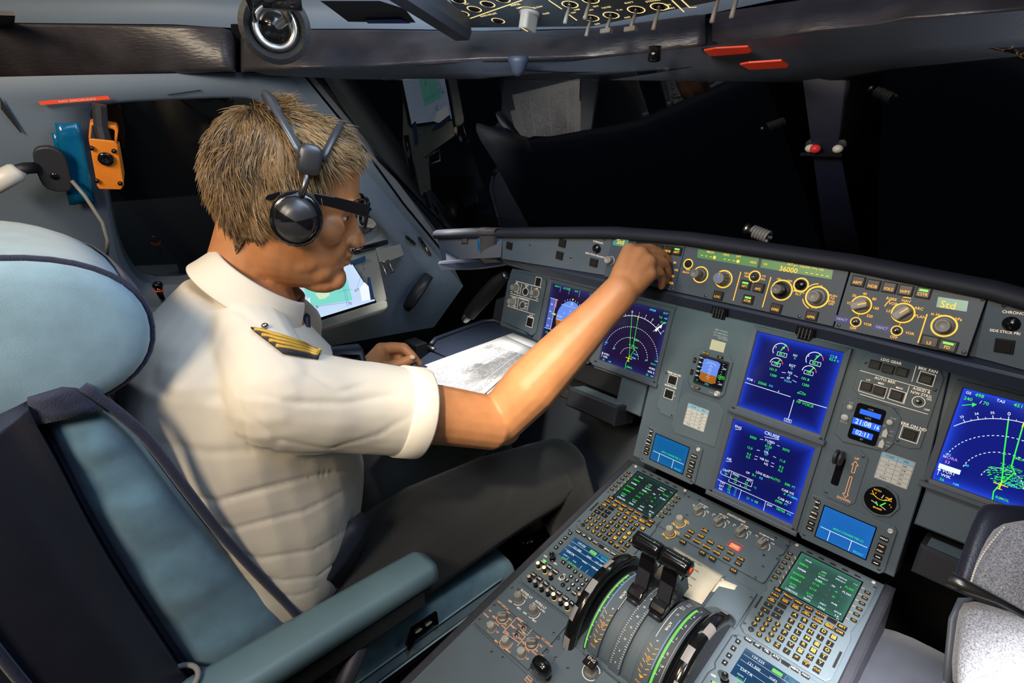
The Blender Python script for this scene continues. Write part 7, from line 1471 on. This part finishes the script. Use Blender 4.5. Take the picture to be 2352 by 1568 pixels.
# base cap
capr=[]
for z,yf,yb,w_ in hp2[:9]:
    capr.append([(x,min(y,.07 if z>.09 else (.035 if z>.03 else .0)),zz) for x,y,zz in headring(z+.003,yf,yb,w_,36,.003)])
b=MB('hair_c',1); b.smooth=True; b.loft([[(0,0,.123)]*36]+capr,True,False); hb.add(b.v,b.f,HM)
ZS=[-r_[0] for r_ in hp]; WS=[r_[3] for r_ in hp]; BS=[-.012-r_[2] for r_ in hp]; FS=[r_[1]+.012 for r_ in hp]
mts=['hair_a','hair_b','hair_c','hair_d']; crown=V((0,-.06,.105))
cnt=0
while cnt<22000:
    t=random.random()**.8*11.5; a=random.uniform(-math.pi,math.pi); p=surf(t,a)
    if p.z<hl_z(p.y)+random.uniform(-.006,.006): continue
    if p.z<-.106: continue
    cnt+=1
    nrm=V((p.x/.0064,(p.y+.012)/.0128,p.z/.018*.8)).normalized()
    fl=(p-crown); fl=(fl-nrm*fl.dot(nrm)); fl=fl.normalized() if fl.length>1e-4 else V((0,1,0))
    top=max(0,(p.z-.06)/.055)
    if p.y>-.03: fl=(fl*(.6)+V((.25*math.copysign(1,p.x)*.3,.9*top+ .0,-.55*(1-top)))).normalized()
    else: fl=(fl+V((0,-.1,-.8*(1-top)))).normalized()
    if p.y>.04 and p.z>.06: fl=(fl+V((.15,.3,.35))).normalized()
    sw=p*22; fl=(fl+V((noise.noise(sw),noise.noise(sw+V((7,0,0))),noise.noise(sw+V((0,7,0)))))*1.1+V((random.gauss(0,.12),random.gauss(0,.12),random.gauss(0,.1)))).normalized()
    L=random.uniform(.022,.036)*(1+.30*top)*(.55 if p.z<-.03 else 1); lift=.16+.30*top+random.uniform(-.08,.16)
    if p.z<-.02: lift=.08
    pts=[]; cur=p+nrm*.002+(V((0,-.016*min(1,(-.04-p.z)/.04),0)) if p.z<-.04 else V()); d=(fl+nrm*lift).normalized(); cl=V((noise.noise(p*60),noise.noise(p*60+V((9,0,0))),noise.noise(p*60+V((0,9,0)))))*.5
    for k in range(6):
        if -.05<cur.z<.108:
            zz_=-cur.z; w_=np.interp(zz_,ZS,WS)+.006; B_2=(np.interp(zz_,ZS,BS)+.006) if cur.y<-.012 else (np.interp(zz_,ZS,FS)+.006)
            el=math.sqrt((cur.x/w_)**2+((cur.y+.012)/B_2)**2)
            if el<1.0: cur=V((cur.x/el,(cur.y+.012)/el-.012,cur.z))
        pts.append(HM@cur); cur=cur+d*L/5; d=(d-nrm*.12+cl*.16+V((0,0,-.06))).normalized()
    hb.cur=0; mt=mts[min(3,int(abs(noise.noise(p*30+V((3,3,3)))*2.2+random.random()*2.6)))] if p.z>-.03 else random.choice(['hair_c','hair_d','hair_a'])
    hb.m(mt); r0=random.uniform(.0004,.0008); hb.tube(pts,[r0,r0,r0*.95,r0*.8,r0*.55,r0*.15],3,cap=False)
hb.smooth=True; kid(pil,'hair',hb)
# eyebrow
b=MB('hair_a',1); bb=MB('hair_a',1)
for s_ in (-1,1): 
    for k in range(26): x=s_*(.016+.028*k/26); p=V((x,.1010-.0009*k*.55,.024+.003*math.sin(k/26*3))); bb.tube([HM@p,HM@(p+V((s_*.006,.003,.004)))],.0006,3)
kid(pil,'eyebrows',bb)
# headset
hc_=HL(.1,-.005,-.02); hs=root('headset',hc_,'black and grey noise-cancelling headset on the pilot\'s head','headset')
def hk(name,b,**k): bb=MB('x' if 0 else b.ml[0],1); bb.ml=b.ml; bb.add(b.v,b.f,HM); bb.mi=b.mi; bb.sm=b.sm; return kid(hs,name,bb,**k)
for sd in (1,-1):
    M=Matrix.Translation((sd*.083,.011,-.007))@Matrix.Rotation(R(90*sd),4,'Y')
    b=MB('leather',1); b.smooth=True; b.lathe([(.026,-.004),(.034,-.004),(.0375,.003),(.0375,.010),(.034,.014)],n=40,M=M); hk('ear_cushion',b)
    b=MB('gloss_black',1); b.smooth=True; b.lathe([(.0360,.012),(.0370,.016),(.036,.020),(.031,.022)],n=40,M=M,flute=.012,nf=20); hk('ear_cup',b)
    b=MB('cup_grey',1) if 'cup_grey' in MATS else (mat('cup_grey',(.035,.036,.040),.33,.3) and MB('cup_grey',1)); b.smooth=True; b.lathe([(.031,.020),(.029,.026),(.023,.032),(.012,.0355),(0,.0365)],n=32,M=M); hk('ear_cup_cover',b)
    b=MB('gloss_black',1); b.smooth=True; pf=[(.0315,.0205),(.0296,.0266),(.0236,.0327),(.0125,.0362),(.001,.0374)]
    for a0,a1 in ((66,112),(250,282)):
        b.loft([[(r_*math.cos(R(a0+(a1-a0)*i/5)),r_*math.sin(R(a0+(a1-a0)*i/5)),z_) for i in range(6)] for r_,z_ in pf],False,False)
    b2=MB('gloss_black',1); b2.smooth=True; b2.add(b.v,b.f,M); hk('cup_badge',b2)
    b=MB('metal_dark',1); b.smooth=True; b.tube([(sd*.106,.014,.026),(sd*.104,.017,.04),(sd*.100,.019,.066)],[.005,.0048,.0048],8); hk('cup_stem',b)
    b=MB('cup_grey',1); b.smooth=True; b.ell((sd*.101,.019,.072),(.009,.017,.020),16,10,e=.6); hk('hinge',b)
def bandp(k,n=20):
    t=-1+2*k/n; a=t*R(74); return (.101*math.sin(a)/math.sin(R(74)),.030-.083*math.cos(a)**1.1,.040+.099*math.cos(a)**.85)
for q_ in (1,):
    b=MB('dark_plastic',1); b.smooth=True; b.tube([V((.098*math.sin(a)/.96,.026+.030*math.cos(a),.044+.084*math.cos(a)**.85)) for a in [R(-72+7.2*k) for k in range(21)]],.0062,8,flat=.6); hk('front_band',b)
mat('band_grey',(.07,.07,.072),.32,.3,coat=.2)
b=MB('band_grey',1); b.smooth=True
P_=[V(bandp(k)) for k in range(0,21)]; b.tube(P_,[.0098]*21,12,flat=.45); hk('headband',b)
b=MB('leather',1); b.smooth=True; b.tube([V(bandp(k))*.985 for k in range(5,16)],[.011]*11,10,flat=.5); hk('headband_pad',b)
# glasses
gs=root('glasses',HL(0,.1,0),'black-framed glasses on the pilot\'s face','glasses')
def gk(name,b,**k): bb=MB(b.ml[0],1); bb.ml=b.ml; bb.add(b.v,b.f,HM); bb.mi=b.mi; bb.sm=b.sm; return kid(gs,name,bb,**k)
for sd in (1,-1):
    b=MB('gloss_black',1); b.loft([[(sd*(x+.0012),y,z-h),(sd*(x+.0012),y,z+h),(sd*(x-.0016),y,z+h),(sd*(x-.0016),y,z-h)] for x,y,z,h in ((.0885,-.034,.012,.003),(.0885,-.014,.020,.005),(.087,.02,.024,.0065),(.083,.06,.023,.0075),(.076,.100,.020,.0085),(.074,.112,.019,.0085))],True,True); gk('temple',b,bevel=.001)
    b=MB('gloss_black',1); c_=(sd*.037,.005); o1=[]
    for i in range(28):
        a=2*math.pi*i/28; x=.030*math.copysign(abs(math.cos(a))**.55,math.cos(a)); z=.0205*math.copysign(abs(math.sin(a))**.55,math.sin(a)); o1.append((c_[0]+x,.1175-abs(c_[0]+x)*.09,c_[1]+z))
    b.smooth=True; b.tube(o1+[o1[0]],.0028,8,cap=False); gk('rim',b)
    b=MB('glass',1); b.add(o1,[tuple(range(28))]); gk('lens',b)
b=MB('gloss_black',1); b.smooth=True; b.tube([(-.010,.1165,.011),(0,.121,.014),(.010,.1165,.011)],.0024,8); gk('bridge',b)
# ================================================================ hierarchy and groups
kids={}
for o in COL.objects:
    if o.parent is not None: kids.setdefault(o.parent.name,[]).append(o)
base=lambda o:o.name.split('.')[0]
for o in [o for o in COL.objects if o.parent is None and 'category' in o]:
    ch=kids.get(o.name,[]); by={}
    for c in ch: by.setdefault(base(c),c)
    host=by.get('plate') or by.get('case') or by.get('bezel'); scr=by.get('screen') or by.get('face')
    for c in ch:
        n_=base(c)
        if host and c is not host and n_ in ('screw','legend','latch_screw','light_slots','line_marks','lit_legend'): c.parent=host
        elif scr and c is not scr and n_ in ('symbology','screen_text','map_image','digits'): c.parent=scr
        elif n_=='hinge_rod' or n_=='headrest_piping':
            if by.get('headrest_cover'): c.parent=by['headrest_cover']
        elif n_=='ear_cushion' and by.get('headband'): pass
        elif n_=='white_mark' and by.get('rim'): c.parent=by['rim']
        elif n_=='face_inlay' and by.get('front_plate'): c.parent=by['front_plate']
        elif n_=='disconnect_button' and by.get('grip'): c.parent=by['grip']
GR={'display_unit':'square flight screens on the instrument panel','speed_placard':'white speed cards on the instrument panel','datalink_display':'blue message screens','ribbed_footrest':'ribbed ledges under the navigation screens','chronometer_panel':'glareshield end panels','display_control_panel':'panels either side of the autopilot panel','tape_strip':'pieces of tape','panel_clip':'black clips under the autopilot panel','keypad_unit':'keypad units on the pedestal','radio_panel':'radio panels on the pedestal','printed_strip':'printouts behind the thrust levers','trim_wheel':'pitch trim wheels','thrust_lever':'thrust levers','engine_master_switch':'engine switches','camera_dome':'small domes under the header','blue_sheet':'blue plastic sheets on the window frame','pen':'pens in the window pillar','paper_sheet':'paper stack on the table'}
for o in COL.objects:
    if o.parent is None and 'category' in o and base(o) in GR: o['group']=GR[base(o)]
